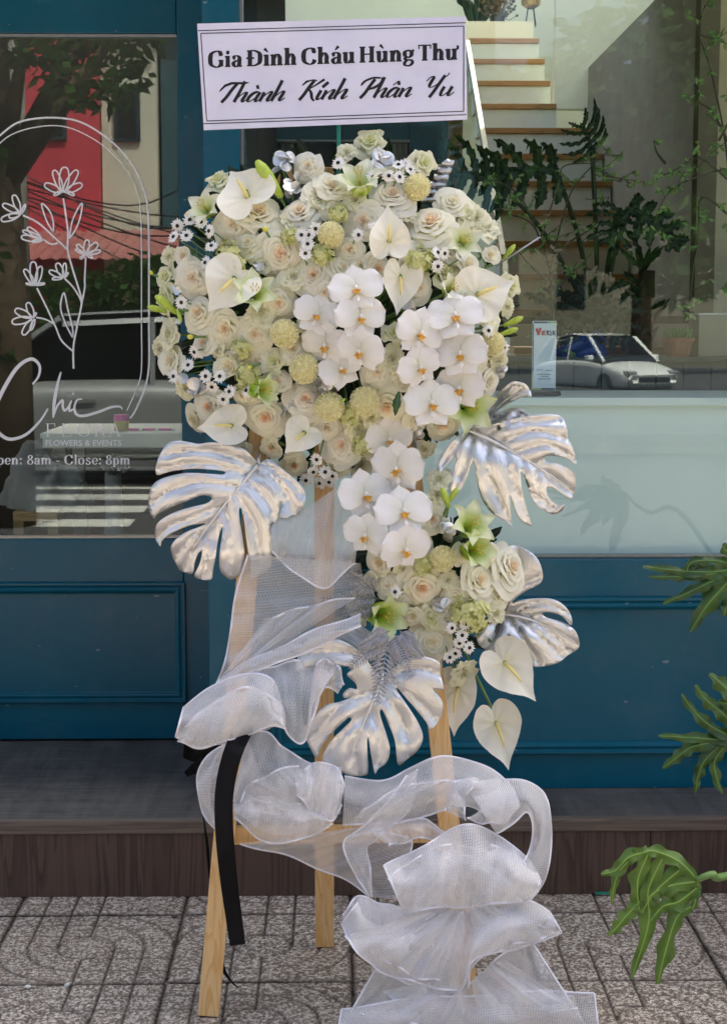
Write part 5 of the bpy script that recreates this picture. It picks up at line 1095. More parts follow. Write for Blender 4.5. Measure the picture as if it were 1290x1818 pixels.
leaf_from_outline('silver monstera leaf low on the window side behind the hanging anthuriums', (560, 750), 0.3721, 3.28, OC, [[(868, 908), (1000, 935), (1130, 985), (1250, 1060)], [(870, 890), (930, 780), (960, 600)], [(890, 880), (980, 780), (1070, 740)], [(930, 910), (1060, 860), (1200, 910)], [(1020, 935), (1120, 920), (1220, 975)], [(960, 925), (1080, 1030), (1180, 1120)], [(910, 920), (980, 1020), (1060, 1150)], [(1060, 960), (1150, 1040), (1210, 1100)], [(865, 920), (850, 1000), (800, 1075)]], 50)
OD = [(480, 466), (420, 400), (360, 332), (280, 286), (180, 268), (120, 286), (86, 340), (66, 430), (110, 424), (200, 414), (290, 410), (340, 420), (310, 450), (350, 490), (358, 520), (322, 515), (292, 542), (300, 562), (340, 552), (280, 580), (220, 592), (160, 640), (110, 700), (104, 732), (130, 790), (166, 850), (186, 800), (230, 740), (290, 680), (320, 655), (332, 668), (300, 702), (250, 750), (212, 800), (196, 840), (202, 872), (250, 902), (320, 930), (398, 932), (412, 900), (410, 840), (407, 770), (412, 752), (420, 800), (430, 860), (444, 924), (462, 898), (500, 870), (516, 810), (500, 740), (480, 680), (467, 632), (480, 620), (510, 690), (540, 770), (554, 880), (600, 852), (650, 810), (673, 750), (650, 680), (600, 600), (558, 540), (550, 515), (600, 570), (650, 630), (690, 680), (710, 716), (760, 650), (766, 580), (720, 520), (770, 522), (756, 450), (748, 390), (650, 362), (560, 400), (510, 440)]
leaf_from_outline('silver monstera leaf hanging lowest under the silver fern in front of the rear leg', (500, 1030), 0.3721, 3.15, OD, [[(480, 470), (430, 590), (370, 730), (320, 870)], [(460, 450), (330, 350), (110, 350)], [(440, 530), (280, 600), (140, 760)], [(400, 640), (290, 740), (220, 850)], [(360, 740), (350, 830), (360, 920)], [(430, 620), (470, 760), (455, 890)], [(480, 530), (580, 690), (600, 840)], [(510, 490), (640, 570), (730, 660)], [(510, 460), (640, 420), (750, 450)]], 70)
OE = [(200, 770), (205, 720), (230, 670), (270, 620), (310, 585), (340, 575), (390, 590), (412, 640), (370, 645), (320, 668), (280, 690), (260, 715), (320, 695), (370, 700), (402, 738), (340, 740), (280, 770), (240, 790)]
leaf_from_outline('smaller silver monstera leaf behind the lime lily and the card stand', (780, 450), 0.3953, 3.33, OE, [[(205, 775), (260, 690), (330, 640), (400, 615)], [(230, 730), (290, 640), (350, 590)], [(240, 740), (310, 705), (390, 730)]], 90)
# ruffled silver strip at the crest
t = thing('silver_frill', 'ruffled silver leaf strip standing behind the crest pompon', 'leaf', (0, 0, 0)); mb = MB(); G = []
for i in range(26):
    e = i / 25; c = P(760 + 35 * e, 365 - 78 * e, 3.33); G.append([c + Vector((0.022 * u * (1 - 0.4 * e), 0.012 * math.sin(i * 1.5 + u), 0.006 * math.cos(i * 1.5 + 2 * u))) for u in (-1, -.5, 0, .5, 1)])
mb.grid(G); mb.obj('blade', M['silver'], t, True)
t = thing('silver_wand', 'thin silver wand poking out beside a green lily bud on the stair side', 'wand', (0, 0, 0)); mb = MB(); mb.tube([P(880, 472, 3.3), P(958, 421, 3.26)], 0.0018, 5); mb.obj('stem', M['silver'], t)
# silver fern fronds
M['silver_fern'] = simple('silver_fern_paint', (158, 158, 160), 0.4, 0.6, 0.12, 60)
def fern(label, fronds, Y):
    root = thing('silver_fern', label, 'fern', P(*fronds[0][0], Y), 'silver fern sprays'); off = -root.location
    for q, (a, b, wd) in enumerate(fronds):
        A, B = P(*a, Y) + off, P(*b, Y - 0.03) + off; d = (B - A); L = d.length; d /= L; s = d.cross(Vector((0, -1, 0.1))).normalized(); mb = MB(); mb.tube([A, (A + B) / 2 + Vector((0, -0.008, 0)), B], [0.0016, 0.0013, 0.0006], 4)
        n = 15
        for k in range(n):
            e = 0.06 + 0.93 * k / n; p = A + d * L * e + Vector((0, -0.008 * 4 * e * (1 - e), 0)); l = wd * PM(Y) * (1 - e * 0.85) * min(1, 0.5 + e * 4)
            for sg in (-1, 1):
                dv = (s * sg + d * 0.55).normalized(); tip = p + dv * l - Vector((0, 0, 0.1 * l))
                lobe(mb, [p, p + dv * l * 0.5 + Vector((0, -0.002, 0)), tip], [0.0018, max(0.003, l * 0.26), 0.001], (0, -1, 0.2), 0.5, q * 50 + k, 0.2, 3)
        mb.obj('frond', M['silver_fern'], root, True)
fern('silver fern spray over the lowest monstera leaf', [((690, 1130), (668, 1252), 38), ((680, 1128), (618, 1188), 30), ((700, 1125), (728, 1196), 30), ((690, 1120), (632, 1150), 26), ((710, 1120), (752, 1168), 24)], 3.11)
fern('silver fern spray beside the tulle swag under the orchids', [((672, 1062), (568, 1062), 30), ((668, 1050), (604, 1008), 28), ((670, 1075), (600, 1092), 24)], 3.2)
# ================================================================== white mesh ribbon
def tulle():
    t = NT('white_tulle'); co = t.coords('Object')
    lw = t.n('LayerWeight', i_Blend=0.5).outputs['Facing']
    uv = t.n('Attribute', attribute_name='weave').outputs['Vector']; sp = t.n('SeparateXYZ'); t.l(t.mix(0.0016, uv, t.n('TexNoise', i_Scale=70.0).outputs['Color'], 'ADD'), sp.inputs[0])
    th = lambda k, per: t.math('POWER', t.math('ADD', t.math('MULTIPLY', t.math('SINE', t.math('MULTIPLY', sp.outputs[k], 6.2832 / per)), 0.5), 0.5), 1.6)
    st = t.math('MAXIMUM', th(0, 0.0033), th(1, 0.0030)); st2 = t.noise(co, 26, 3)
    dens = t.n('SeparateColor', i_Color=t.n('ObjectInfo').outputs['Color']).outputs[0]
    a = t.math('MULTIPLY', dens, t.math('ADD', t.math('MULTIPLY', lw, 0.32), t.math('ADD', t.math('MULTIPLY', st, 0.62), t.math('ADD', t.math('MULTIPLY', st2, 0.22), -0.04))), True)
    hue = t.ramp(t.noise(co, 17, 2), [(0.3, srgb((244, 246, 252))), (0.5, srgb((251, 251, 250))), (0.7, srgb((252, 249, 250)))])
    d = t.n('BsdfDiffuse'); t.l(hue, d.inputs[0]); tl = t.n('BsdfTranslucent'); t.l(hue, tl.inputs[0]); m1 = t.n('MixShader'); m1.inputs[0].default_value = 0.4; t.l(d.outputs[0], m1.inputs[1]); t.l(tl.outputs[0], m1.inputs[2])
    tr = t.n('BsdfTransparent'); mx = t.n('MixShader'); t.l(a, mx.inputs[0]); t.l(tr.outputs[0], mx.inputs[1]); t.l(m1.outputs[0], mx.inputs[2]); return t.done(mx.outputs[0])
M['tulle'] = tulle()
def hem_mat():
    t = NT('tulle_hem'); d = t.n('BsdfDiffuse', i_Color=srgb((246, 246, 252))); tr = t.n('BsdfTransparent'); mx = t.n('MixShader'); mx.inputs[0].default_value = 0.85; t.l(tr.outputs[0], mx.inputs[1]); t.l(d.outputs[0], mx.inputs[2]); return t.done(mx.outputs[0])
M['hem'] = hem_mat()
tul = thing('mesh_ribbon', 'wide translucent white mesh ribbon looped round the easel and cascading to the paving', 'ribbon', (0, 0, 0))
def resample(pts, n):
    c = catmull([Vector((p[0], p[1], 0)) for p in pts], 10); d = [0]
    for a, b in zip(c, c[1:]): d.append(d[-1] + (b - a).length)
    out = []; j = 0
    for k in range(n):
        s = d[-1] * k / (n - 1)
        while j < len(d) - 2 and d[j + 1] < s: j += 1
        e = (s - d[j]) / max(1e-9, d[j + 1] - d[j]); out.append(c[j].lerp(c[j + 1], max(0, min(1, e))))
    return out
def fold(A, B, ya, yb, bulge=-0.05, ends=(0, 0), seed=0, n=60, m=17, pleat=0.007, hems=(1, 1), dens=1.0, wob=3.0):
    """a length of mesh ribbon between its two wired edges A and B"""
    rn = random.Random(seed + 500); a, b = resample(A, n), resample(B, n); G = []; ph = rn.uniform(0, 6)
    for i in range(n):
        row = []; e = i / (n - 1)
        yA = ya if not hasattr(ya, '__len__') else ya[0] + (ya[1] - ya[0]) * e; yB = yb if not hasattr(yb, '__len__') else yb[0] + (yb[1] - yb[0]) * e
        for j in range(m):
            u = j / (m - 1); p = a[i].lerp(b[i], u); Y = yA + (yB - yA) * u + bulge * math.sin(math.pi * u) + 1.25 * pleat * math.sin(e * 13 + ph + u * 3) * (0.4 + u) + 0.5 * pleat * math.sin(e * 26 + ph * 2 - u * 2) * (1.2 - u) - 0.55 * pleat * abs(math.sin(e * 31 + ph + 5 * u)) ** 0.7 + 0.3 * pleat * abs(math.sin(e * 9 - 7 * u + ph))
            k_ = abs(2 * u - 1) ** 2; Y += k_ * pleat * 1.3 * math.sin(e * 23 + ph + 2.5 * u); env = math.sin(math.pi * e) ** .5
            row.append(P(p.x + k_ * env * 1.5 * math.sin(e * 13 + ph * 2), p.y + k_ * env * wob * math.sin(e * 12 + ph + 3 * u), Y))
        G.append(row)
    mb = MB(); mb.grid(G); o = mb.obj('ribbon_fold', M['tulle'], tul, True); o.color = (dens, 0, 0, 1)
    at = o.data.attributes.new('weave', 'FLOAT_VECTOR', 'POINT'); q = []; la = [0.0]
    for i in range(1, n): la.append(la[-1] + (G[i][m // 2] - G[i - 1][m // 2]).length)
    for i in range(n):
        lb = 0.0
        for j in range(m):
            if j: lb += (G[i][j] - G[i][j - 1]).length
            q += [la[i], lb, 0.0]
    at.data.foreach_set('vector', q)
    for h, col in zip(hems, (0, m - 1)):
        if h: hb = MB(); hb.tube([r_[col] for r_ in G], 0.0021, 5); hb.obj('hem', M['hem'], o, True)
    for h, row in zip(ends, (0, n - 1)):
        if h: hb = MB(); hb.tube(G[row], 0.0021, 5); hb.obj('hem', M['hem'], o, True)
fold([(440, 985), (414, 1075), (406, 1150), (386, 1210)], [(640, 1000), (640, 1060), (600, 1110), (520, 1170)], 3.19, 3.22, -0.03, seed=1, hems=(1, 0))
fold([(480, 930), (540, 900), (600, 868), (650, 850)], [(484, 980), (530, 1022), (575, 1042), (630, 1000)], 3.2, 3.16, -0.02, seed=2, hems=(0, 1))
fold([(640, 1090), (540, 1128), (450, 1170), (384, 1212)], [(640, 1112), (560, 1148), (480, 1184), (372, 1225)], 3.14, 3.12, -0.02, seed=3)
fold([(640, 1110), (600, 1120), (560, 1140), (520, 1150)], [(700, 1150), (660, 1170), (600, 1180), (540, 1190)], 3.16, 3.18, -0.02, seed=31, hems=(1, 0))
fold([(326, 1256), (372, 1222), (430, 1195), (480, 1208), (504, 1262), (505, 1292)], [(312, 1308), (350, 1325), (395, 1320), (440, 1302), (480, 1290), (505, 1293)], 3.1, 3.04, -0.06, (1, 0), 4)
fold([(330, 1300), (360, 1262), (400, 1255), (422, 1275)], [(316, 1316), (350, 1326), (396, 1321), (424, 1300)], 3.07, 3.05, -0.03, (0, 0), 5)
fold([(440, 1195), (500, 1178), (550, 1176), (596, 1188)], [(500, 1262), (512, 1308), (540, 1314), (566, 1240)], 3.13, 3.07, -0.04, (0, 0), 6)
fold([(560, 1180), (580, 1170), (600, 1185), (610, 1215)], [(545, 1300), (556, 1250), (576, 1220), (600, 1230)], 3.12, 3.12, -0.02, (0, 0), 7)
fold([(412, 1316), (366, 1345), (349, 1388), (360, 1440), (386, 1476)], [(432, 1310), (405, 1350), (388, 1400), (392, 1440), (410, 1466)], 3.12, 3.08, -0.03, (0, 0), 8)
fold([(352, 1400), (366, 1372), (392, 1335), (420, 1320)], [(386, 1474), (372, 1430), (374, 1390), (408, 1350)], 3.15, 3.15, -0.02, (0, 0), 9)
fold([(438, 1302), (478, 1300), (502, 1326), (540, 1352), (606, 1364)], [(414, 1420), (450, 1440), (510, 1450), (570, 1448), (606, 1404)], 3.12, 3.06, -0.04, (0, 0), 10)
fold([(412, 1430), (462, 1418), (520, 1424), (572, 1444)], [(416, 1452), (462, 1488), (520, 1496), (590, 1462)], 3.06, 3.04, -0.03, (0, 0), 11)
fold([(414, 1400), (430, 1450), (500, 1480), (570, 1470)], [(440, 1310), (470, 1380), (530, 1430), (600, 1440)], 3.1, 3.1, -0.02, (0, 0), 32, hems=(1, 0))
fold([(522, 1376), (556, 1358), (596, 1360), (611, 1396)], [(528, 1412), (556, 1442), (588, 1460), (606, 1428)], 3.08, 3.04, -0.03, (0, 0), 12)
fold([(612, 1378), (680, 1384), (730, 1366), (790, 1342), (860, 1358), (905, 1395), (921, 1432)], [(608, 1464), (650, 1464), (700, 1458), (760, 1446), (830, 1432), (880, 1450), (908, 1440)], 3.12, 3.08, -0.05, (0, 1), 13, 54)
fold([(722, 1376), (690, 1422), (640, 1468), (612, 1492), (616, 1530), (656, 1590)], [(740, 1366), (724, 1436), (670, 1490), (650, 1504), (656, 1540), (660, 1592)], 3.06, 3.08, -0.015, (0, 0), 14)
fold([(426, 1498), (520, 1524), (600, 1556), (656, 1592)], [(640, 1468), (690, 1476), (730, 1500), (700, 1596)], 3.16, 3.14, -0.02, (0, 0), 15)
fold([(640, 1470), (700, 1460), (750, 1456), (790, 1478)], [(690, 1500), (740, 1490), (780, 1490), (800, 1500)], 3.08, 3.06, -0.02, (0, 0), 33)
fold([(826, 1394), (880, 1384), (930, 1384), (968, 1416), (979, 1480), (966, 1560), (942, 1598)], [(880, 1480), (912, 1462), (934, 1444), (945, 1470), (940, 1510), (915, 1550), (880, 1575)], 3.1, 3.02, -0.05, (0, 0), 16, 50)
fold([(790, 1440), (800, 1400), (830, 1380), (850, 1388)], [(826, 1456), (824, 1420), (838, 1400), (850, 1390)], 3.07, 3.05, -0.02, (0, 0), 17)
fold([(852, 1440), (870, 1410), (900, 1400), (920, 1430)], [(830, 1452), (860, 1462), (890, 1460), (918, 1436)], 3.08, 3.04, -0.03, (0, 0), 34)
fold([(681, 1537), (740, 1506), (825, 1467), (880, 1480), (935, 1524), (960, 1566)], [(718, 1622), (780, 1612), (850, 1607), (905, 1604), (938, 1596), (955, 1582)], 3.03, 2.99, -0.05, (1, 0), 18, 60, pleat=0.011, dens=1.25)
fold([(702, 1584), (745, 1540), (800, 1522), (860, 1530), (910, 1570)], [(712, 1600), (745, 1590), (800, 1560), (850, 1560), (925, 1600)], 3.0, 2.99, -0.02, (0, 0), 19)
fold([(640, 1596), (705, 1612), (780, 1612), (850, 1606), (930, 1598), (976, 1620)], [(606, 1640), (640, 1700), (720, 1744), (812, 1760), (840, 1706), (920, 1684), (996, 1656)], 3.05, 2.98, -0.05, (1, 1), 20, 64, pleat=0.014, dens=1.2)
fold([(608, 1624), (636, 1594), (680, 1604), (716, 1616)], [(610, 1648), (640, 1668), (690, 1662), (772, 1622)], 3.02, 3.0, -0.02, (0, 0), 21)
fold([(760, 1640), (790, 1620), (840, 1620), (880, 1606)], [(830, 1755), (836, 1720), (866, 1690), (940, 1676)], 3.02, 3.0, -0.02, (0, 0), 22)
fold([(664, 1724), (740, 1746), (820, 1752), (884, 1698), (946, 1676)], [(594, 1846), (700, 1846), (820, 1846), (940, 1846), (1038, 1820)], 3.04, 2.99, -0.04, (1, 1), 23, 56, pleat=0.012)
fold([(606, 1792), (700, 1778), (830, 1766), (940, 1762), (1054, 1763)], [(596, 1852), (720, 1852), (850, 1852), (960, 1852), (1064, 1850)], 2.98, 2.97, -0.02, (1, 1), 24, 50, pleat=0.008, dens=1.1)
fold([(680, 1760), (720, 1790), (700, 1800), (610, 1800)], [(740, 1745), (800, 1790), (760, 1820), (640, 1830)], 3.0, 3.0, -0.02, (0, 0), 35, hems=(1, 0))
FANS = (([(688, 1562), (745, 1518), (815, 1500), (880, 1515)], [(800, 1608), (812, 1604), (826, 1604), (838, 1608)], 3.0, 3.02), ([(740, 1600), (790, 1560), (850, 1545), (905, 1572)], [(808, 1612), (820, 1610), (834, 1610), (850, 1610)], 2.985, 3.01),
    ([(870, 1500), (915, 1520), (945, 1560), (940, 1592)], [(820, 1604), (832, 1600), (844, 1602), (850, 1608)], 3.01, 3.02), ([(612, 1662), (672, 1720), (745, 1748), (812, 1758)], [(790, 1612), (802, 1616), (816, 1618), (828, 1618)], 2.97, 3.01),
    ([(660, 1690), (700, 1715), (740, 1735), (780, 1740)], [(800, 1614), (808, 1618), (818, 1620), (826, 1620)], 2.96, 3.0), ([(846, 1700), (900, 1682), (950, 1668), (993, 1655)], [(832, 1616), (846, 1614), (862, 1610), (880, 1606)], 2.98, 3.01),
    ([(640, 1800), (690, 1815), (760, 1822), (820, 1826)], [(790, 1745), (804, 1750), (818, 1752), (830, 1748)], 2.97, 3.0), ([(850, 1812), (910, 1806), (970, 1800), (1024, 1790)], [(836, 1742), (850, 1730), (868, 1716), (890, 1700)], 2.97, 3.0),
    ([(420, 1440), (440, 1400), (480, 1372), (530, 1360)], [(585, 1462), (592, 1456), (600, 1448), (606, 1440)], 3.06, 3.07), ([(330, 1290), (390, 1240), (450, 1222), (500, 1250)], [(430, 1302), (455, 1298), (480, 1292), (503, 1290)], 3.05, 3.06),
    ([(640, 1440), (700, 1405), (770, 1385), (850, 1395)], [(612, 1470), (624, 1466), (640, 1464), (656, 1462)], 3.07, 3.09), ([(470, 1100), (520, 1085), (570, 1070), (630, 1062)], [(390, 1206), (396, 1208), (402, 1206), (410, 1204)], 3.17, 3.15))
for k, (A, B, ya, yb) in enumerate(FANS): fold(A, B, ya, yb, -0.02, (0, 0), 60 + k, 40, 11, pleat=0.008, hems=(1, 0), dens=0.8, wob=3.0)
# black satin ribbon
def satin():
    t = NT('black_satin'); return t.done(t.bsdf((0.006, 0.006, 0.007, 1), 0.5, 0, t.bump(t.noise(t.coords('Object'), 8, 2), 0.2, 0.01), 0.12))
M['satin'] = satin()
bs = thing('black_ribbon', 'black satin ribbon with a long tail hanging over the near easel leg', 'ribbon', (0, 0, 0))
def tail(C, wpx, Y, nm='tail', dip=0.0):
    c = resample(C, 30); G = []
    for i, p in enumerate(c):
        e = i / 29; q = c[min(i + 1, 29)] - c[max(i - 1, 0)]; s = Vector((-q.y, q.x, 0)).normalized(); k = e * (len(wpx) - 1); k0 = min(int(k), len(wpx) - 2); w_ = wpx[k0] + (wpx[k0 + 1] - wpx[k0]) * (k - k0)
        G.append([P(p.x + s.x * w_ / 2 * u, p.y + s.y * w_ / 2 * u, Y + (dip * max(0.0, 1 - e / 0.16) ** 1.5) + 0.012 * math.sin(e * 9) + 0.004 * u * math.sin(e * 7)) for u in (-1, -.5, 0, .5, 1)])
    mb = MB(); mb.grid(G); mb.obj(nm, M['satin'], bs, True)
tail([(440, 1280), (414, 1335), (399, 1400), (398, 1470), (406, 1560), (414, 1620), (422, 1678)], [34, 34, 33, 32, 30, 28], 2.99, 'tail', 0.12)
tail([(358, 1405), (360, 1440), (368, 1500), (372, 1560)], [4, 3, 6, 3], 3.2, 'loose_end'); tail([(392, 1705), (400, 1728), (416, 1748), (424, 1753)], [10, 7, 4, 2], 3.17, 'loose_end')
tail([(326, 1330), (346, 1330), (380, 1320), (424, 1304)], [30, 60, 44, 20], 3.24, 'bow')
tail([(330, 1375), (345, 1365), (368, 1352), (392, 1330)], [10, 22, 30, 24], 3.24, 'bow')
# a bit of foil peeping from under the bow
# ================================================================== lettering
def autow(pts, thick, thin, p=1.6, vdir=None):
    out = []
    for i in range(len(pts)):
        a, b = pts[max(i - 1, 0)], pts[min(i + 1, len(pts) - 1)]; d = Vector((b[0] - a[0], b[1] - a[1])); d = d.normalized() if d.length > 0 else Vector((0, 1))
        k = abs(d.y) if vdir is None else max(0.0, -d.dot(Vector(vdir)))
        out.append(thin + (thick - thin) * k ** p)
    return out
def cm(pts, k=7): return [(v.x, v.y) for v in catmull([Vector((p[0], p[1], 0)) for p in pts], k)]
def serif_glyphs(W, T, S):
    """a heavy high-contrast serif alphabet; W stem, T hairline, S serif length"""
    def st(x, y0, y1, top=1, bot=1, both=True):
        s = [([(x, y0), (x, y1)], [W, W])]
        if bot: s.append(([(x - W / 2 - S, y0 + T / 2), (x + W / 2 + S, y0 + T / 2)], [T, T]))
        if top == 1: s.append(([(x - W / 2 - S, y1 - T / 2), (x + W / 2 + (S if y1 > .6 and both else 0), y1 - T / 2)], [T, T]))
        if top == 2: s.append(([(x - W / 2 - S, y1 - T * .8), (x, y1 - T * .5)], [T, T * 1.4]))
        return s
    def cv(pts, th=W, tn=T): c = cm(pts); return (c, autow(c, th, tn))
    def dot(x, y, r): return ([(x - r * .9, y), (x - r * .5, y), (x + r * .5, y), (x + r * .9, y)], [r * .9, r * 2, r * 2, r * .9])
    x = .48; g = {}
    acute = lambda cx: [([(cx - .05, .58), (cx + .1, .74)], [T * .9, W * .75])]; grave = lambda cx: [([(cx + .06, .58), (cx - .09, .74)], [T * .9, W * .75])]
    horn = lambda cx: [cv([(cx, .44), (cx + .1, .47), (cx + .12, .56), (cx + .07, .6)], W * .6, T * 1.3)]
    arch = lambda x0, x1: [cv([(x0, .28), (x0 + (x1 - x0) * .35, .43), (x0 + (x1 - x0) * .7, .46), (x1, .33), (x1, .2)], W, T), ([(x1, .22), (x1, 0)], [W, W]), ([(x1 - W / 2 - S * .6, T / 2), (x1 + W / 2 + S, T / 2)], [T, T])]
    a_ = [cv([(.1, .36), (.16, .45), (.28, .46), (.37, .38), (.37, .2)], W, T), ([(.37, .24), (.37, .08)], [W, W]), cv([(.37, .1), (.4, .02), (.5, .03)], W * .8, T), cv([(.37, .27), (.2, .24), (.1, .14), (.17, .02), (.28, .03), (.37, .12)], W, T), dot(.12, .36, .06)]
    u_ = st(.14, .12, x, 2, 0) + [cv([(.14, .16), (.17, .04), (.27, .03), (.4, .14)], W, T)] + st(.42, 0, x, 2, 0) + [([(.42, T / 2), (.42 + W / 2 + S, T / 2)], [T, T])]
    g['a'] = (a_, .52); g['á'] = (a_ + acute(.25), .52); g['u'] = (u_, .6); g['ù'] = (u_ + grave(.28), .6); g['ư'] = (u_ + horn(.46), .68)
    g['i'] = (st(.14, 0, x, 2) + [dot(.14, .62, .085)], .3); g['ì'] = (st(.14, 0, x, 2) + grave(.14), .3)
    g['n'] = (st(.14, 0, x, 2) + arch(.14, .42), .6); g['h'] = (st(.14, 0, .74, 2) + arch(.14, .42), .6)
    g['m'] = (st(.14, 0, x, 2) + arch(.14, .4) + arch(.4, .68), .86)
    g['g'] = ([cv([(.24, .47), (.1, .4), (.1, .25), (.24, .17), (.37, .25), (.37, .4), (.24, .47)], W, T), cv([(.14, .19), (.1, .1), (.2, .06), (.38, .04), (.42, -.08), (.28, -.19), (.1, -.16), (.08, -.06), (.18, .05)], W * .8, T * 1.2), ([(.36, .42), (.5, .47)], [T, W * .6])], .56)
    g['G'] = ([cv([(.6, .5), (.52, .65), (.36, .69), (.15, .58), (.1, .35), (.15, .12), (.36, .01), (.5, .04), (.58, .12)], W * 1.1, T)] + st(.6, .03, .32, 1, 0) + [([(.6, .69), (.6, .48)], [T, T * 2])], .76)
    g['C'] = ([cv([(.58, .5), (.5, .65), (.36, .69), (.15, .58), (.1, .35), (.15, .12), (.36, .01), (.52, .06), (.6, .2)], W * 1.1, T), ([(.585, .7), (.585, .47)], [T, T * 2])], .7)
    D = st(.16, 0, .69) + [cv([(.16, .66), (.36, .66), (.56, .55), (.6, .35), (.56, .14), (.36, .03), (.16, .03)], W * 1.1, T)]
    g['D'] = (D, .74); g['Đ'] = (D + [([(.0, .35), (.34, .35)], [T * 1.3, T * 1.3])], .74)
    g['H'] = (st(.15, 0, .69) + st(.56, 0, .69) + [([(.15, .36), (.56, .36)], [T, T])], .74)
    g['T'] = (st(.32, 0, .69, 0) + [([(.03, .69 - T / 2), (.61, .69 - T / 2)], [T, T]), ([(.05, .69), (.05, .5)], [T, T * .8]), ([(.59, .69), (.59, .5)], [T, T * .8])], .66)
    g['F'] = (st(.14, 0, .69) + [([(.14, .69 - T / 2), (.52, .69 - T / 2)], [T, T]), ([(.51, .69), (.51, .52)], [T, T]), ([(.14, .36), (.4, .36)], [T, T]), ([(.4, .44), (.4, .28)], [T, T])], .6)
    g['L'] = (st(.14, 0, .69) + [([(.14, T / 2), (.52, T / 2)], [T, T]), ([(.51, 0), (.51, .18)], [T, T])], .6)
    g['O'] = ([cv([(.38, .69), (.18, .6), (.1, .35), (.18, .1), (.38, .01), (.58, .1), (.66, .35), (.58, .6), (.38, .69)], W, T)], .76)
    g['R'] = (st(.14, 0, .69) + [cv([(.14, .66), (.36, .66), (.48, .58), (.48, .44), (.36, .36), (.14, .36)], W, T), cv([(.34, .36), (.46, .2), (.52, .05), (.62, .02)], W, T)], .68)
    g['A'] = ([([(.34, .69), (.1, .02)], [T, T]), ([(.34, .69), (.56, .02)], [W, W]), ([(.19, .26), (.47, .26)], [T, T]), ([(.01, T / 2), (.2, T / 2)], [T, T]), ([(.42, T / 2), (.68, T / 2)], [T, T])], .7)
    g['p'] = (st(.14, -.2, x, 2) + [cv([(.14, .4), (.26, .47), (.4, .4), (.43, .23), (.4, .07), (.26, .0), (.14, .08)], W, T)], .54)
    g['e'] = ([cv([(.1, .25), (.4, .25), (.38, .4), (.26, .47), (.13, .38), (.1, .23), (.16, .06), (.28, .01), (.42, .1)], W, T)], .5)
    g['o'] = ([cv([(.26, .47), (.13, .4), (.1, .24), (.13, .07), (.26, .01), (.39, .07), (.42, .24), (.39, .4), (.26, .47)], W, T)], .52)
    g['l'] = (st(.14, 0, .74, 2), .28); g['s'] = ([cv([(.36, .36), (.3, .46), (.18, .46), (.12, .36), (.2, .27), (.32, .21), (.37, .12), (.28, .01), (.15, .02), (.09, .13)], W * .85, T * 1.4)], .46)
    g['8'] = ([cv([(.28, .69), (.15, .6), (.17, .45), (.3, .37), (.44, .24), (.42, .07), (.28, .01), (.13, .07), (.11, .24), (.24, .37), (.38, .46), (.41, .6), (.28, .69)], W * .85, T * 1.2)], .54)
    g[':'] = ([dot(.12, .4, .075), dot(.12, .07, .075)], .26); g['-'] = ([([(.05, .25), (.3, .25)], [T * 1.6] * 2)], .36); g[' '] = ([], .26)
    return g
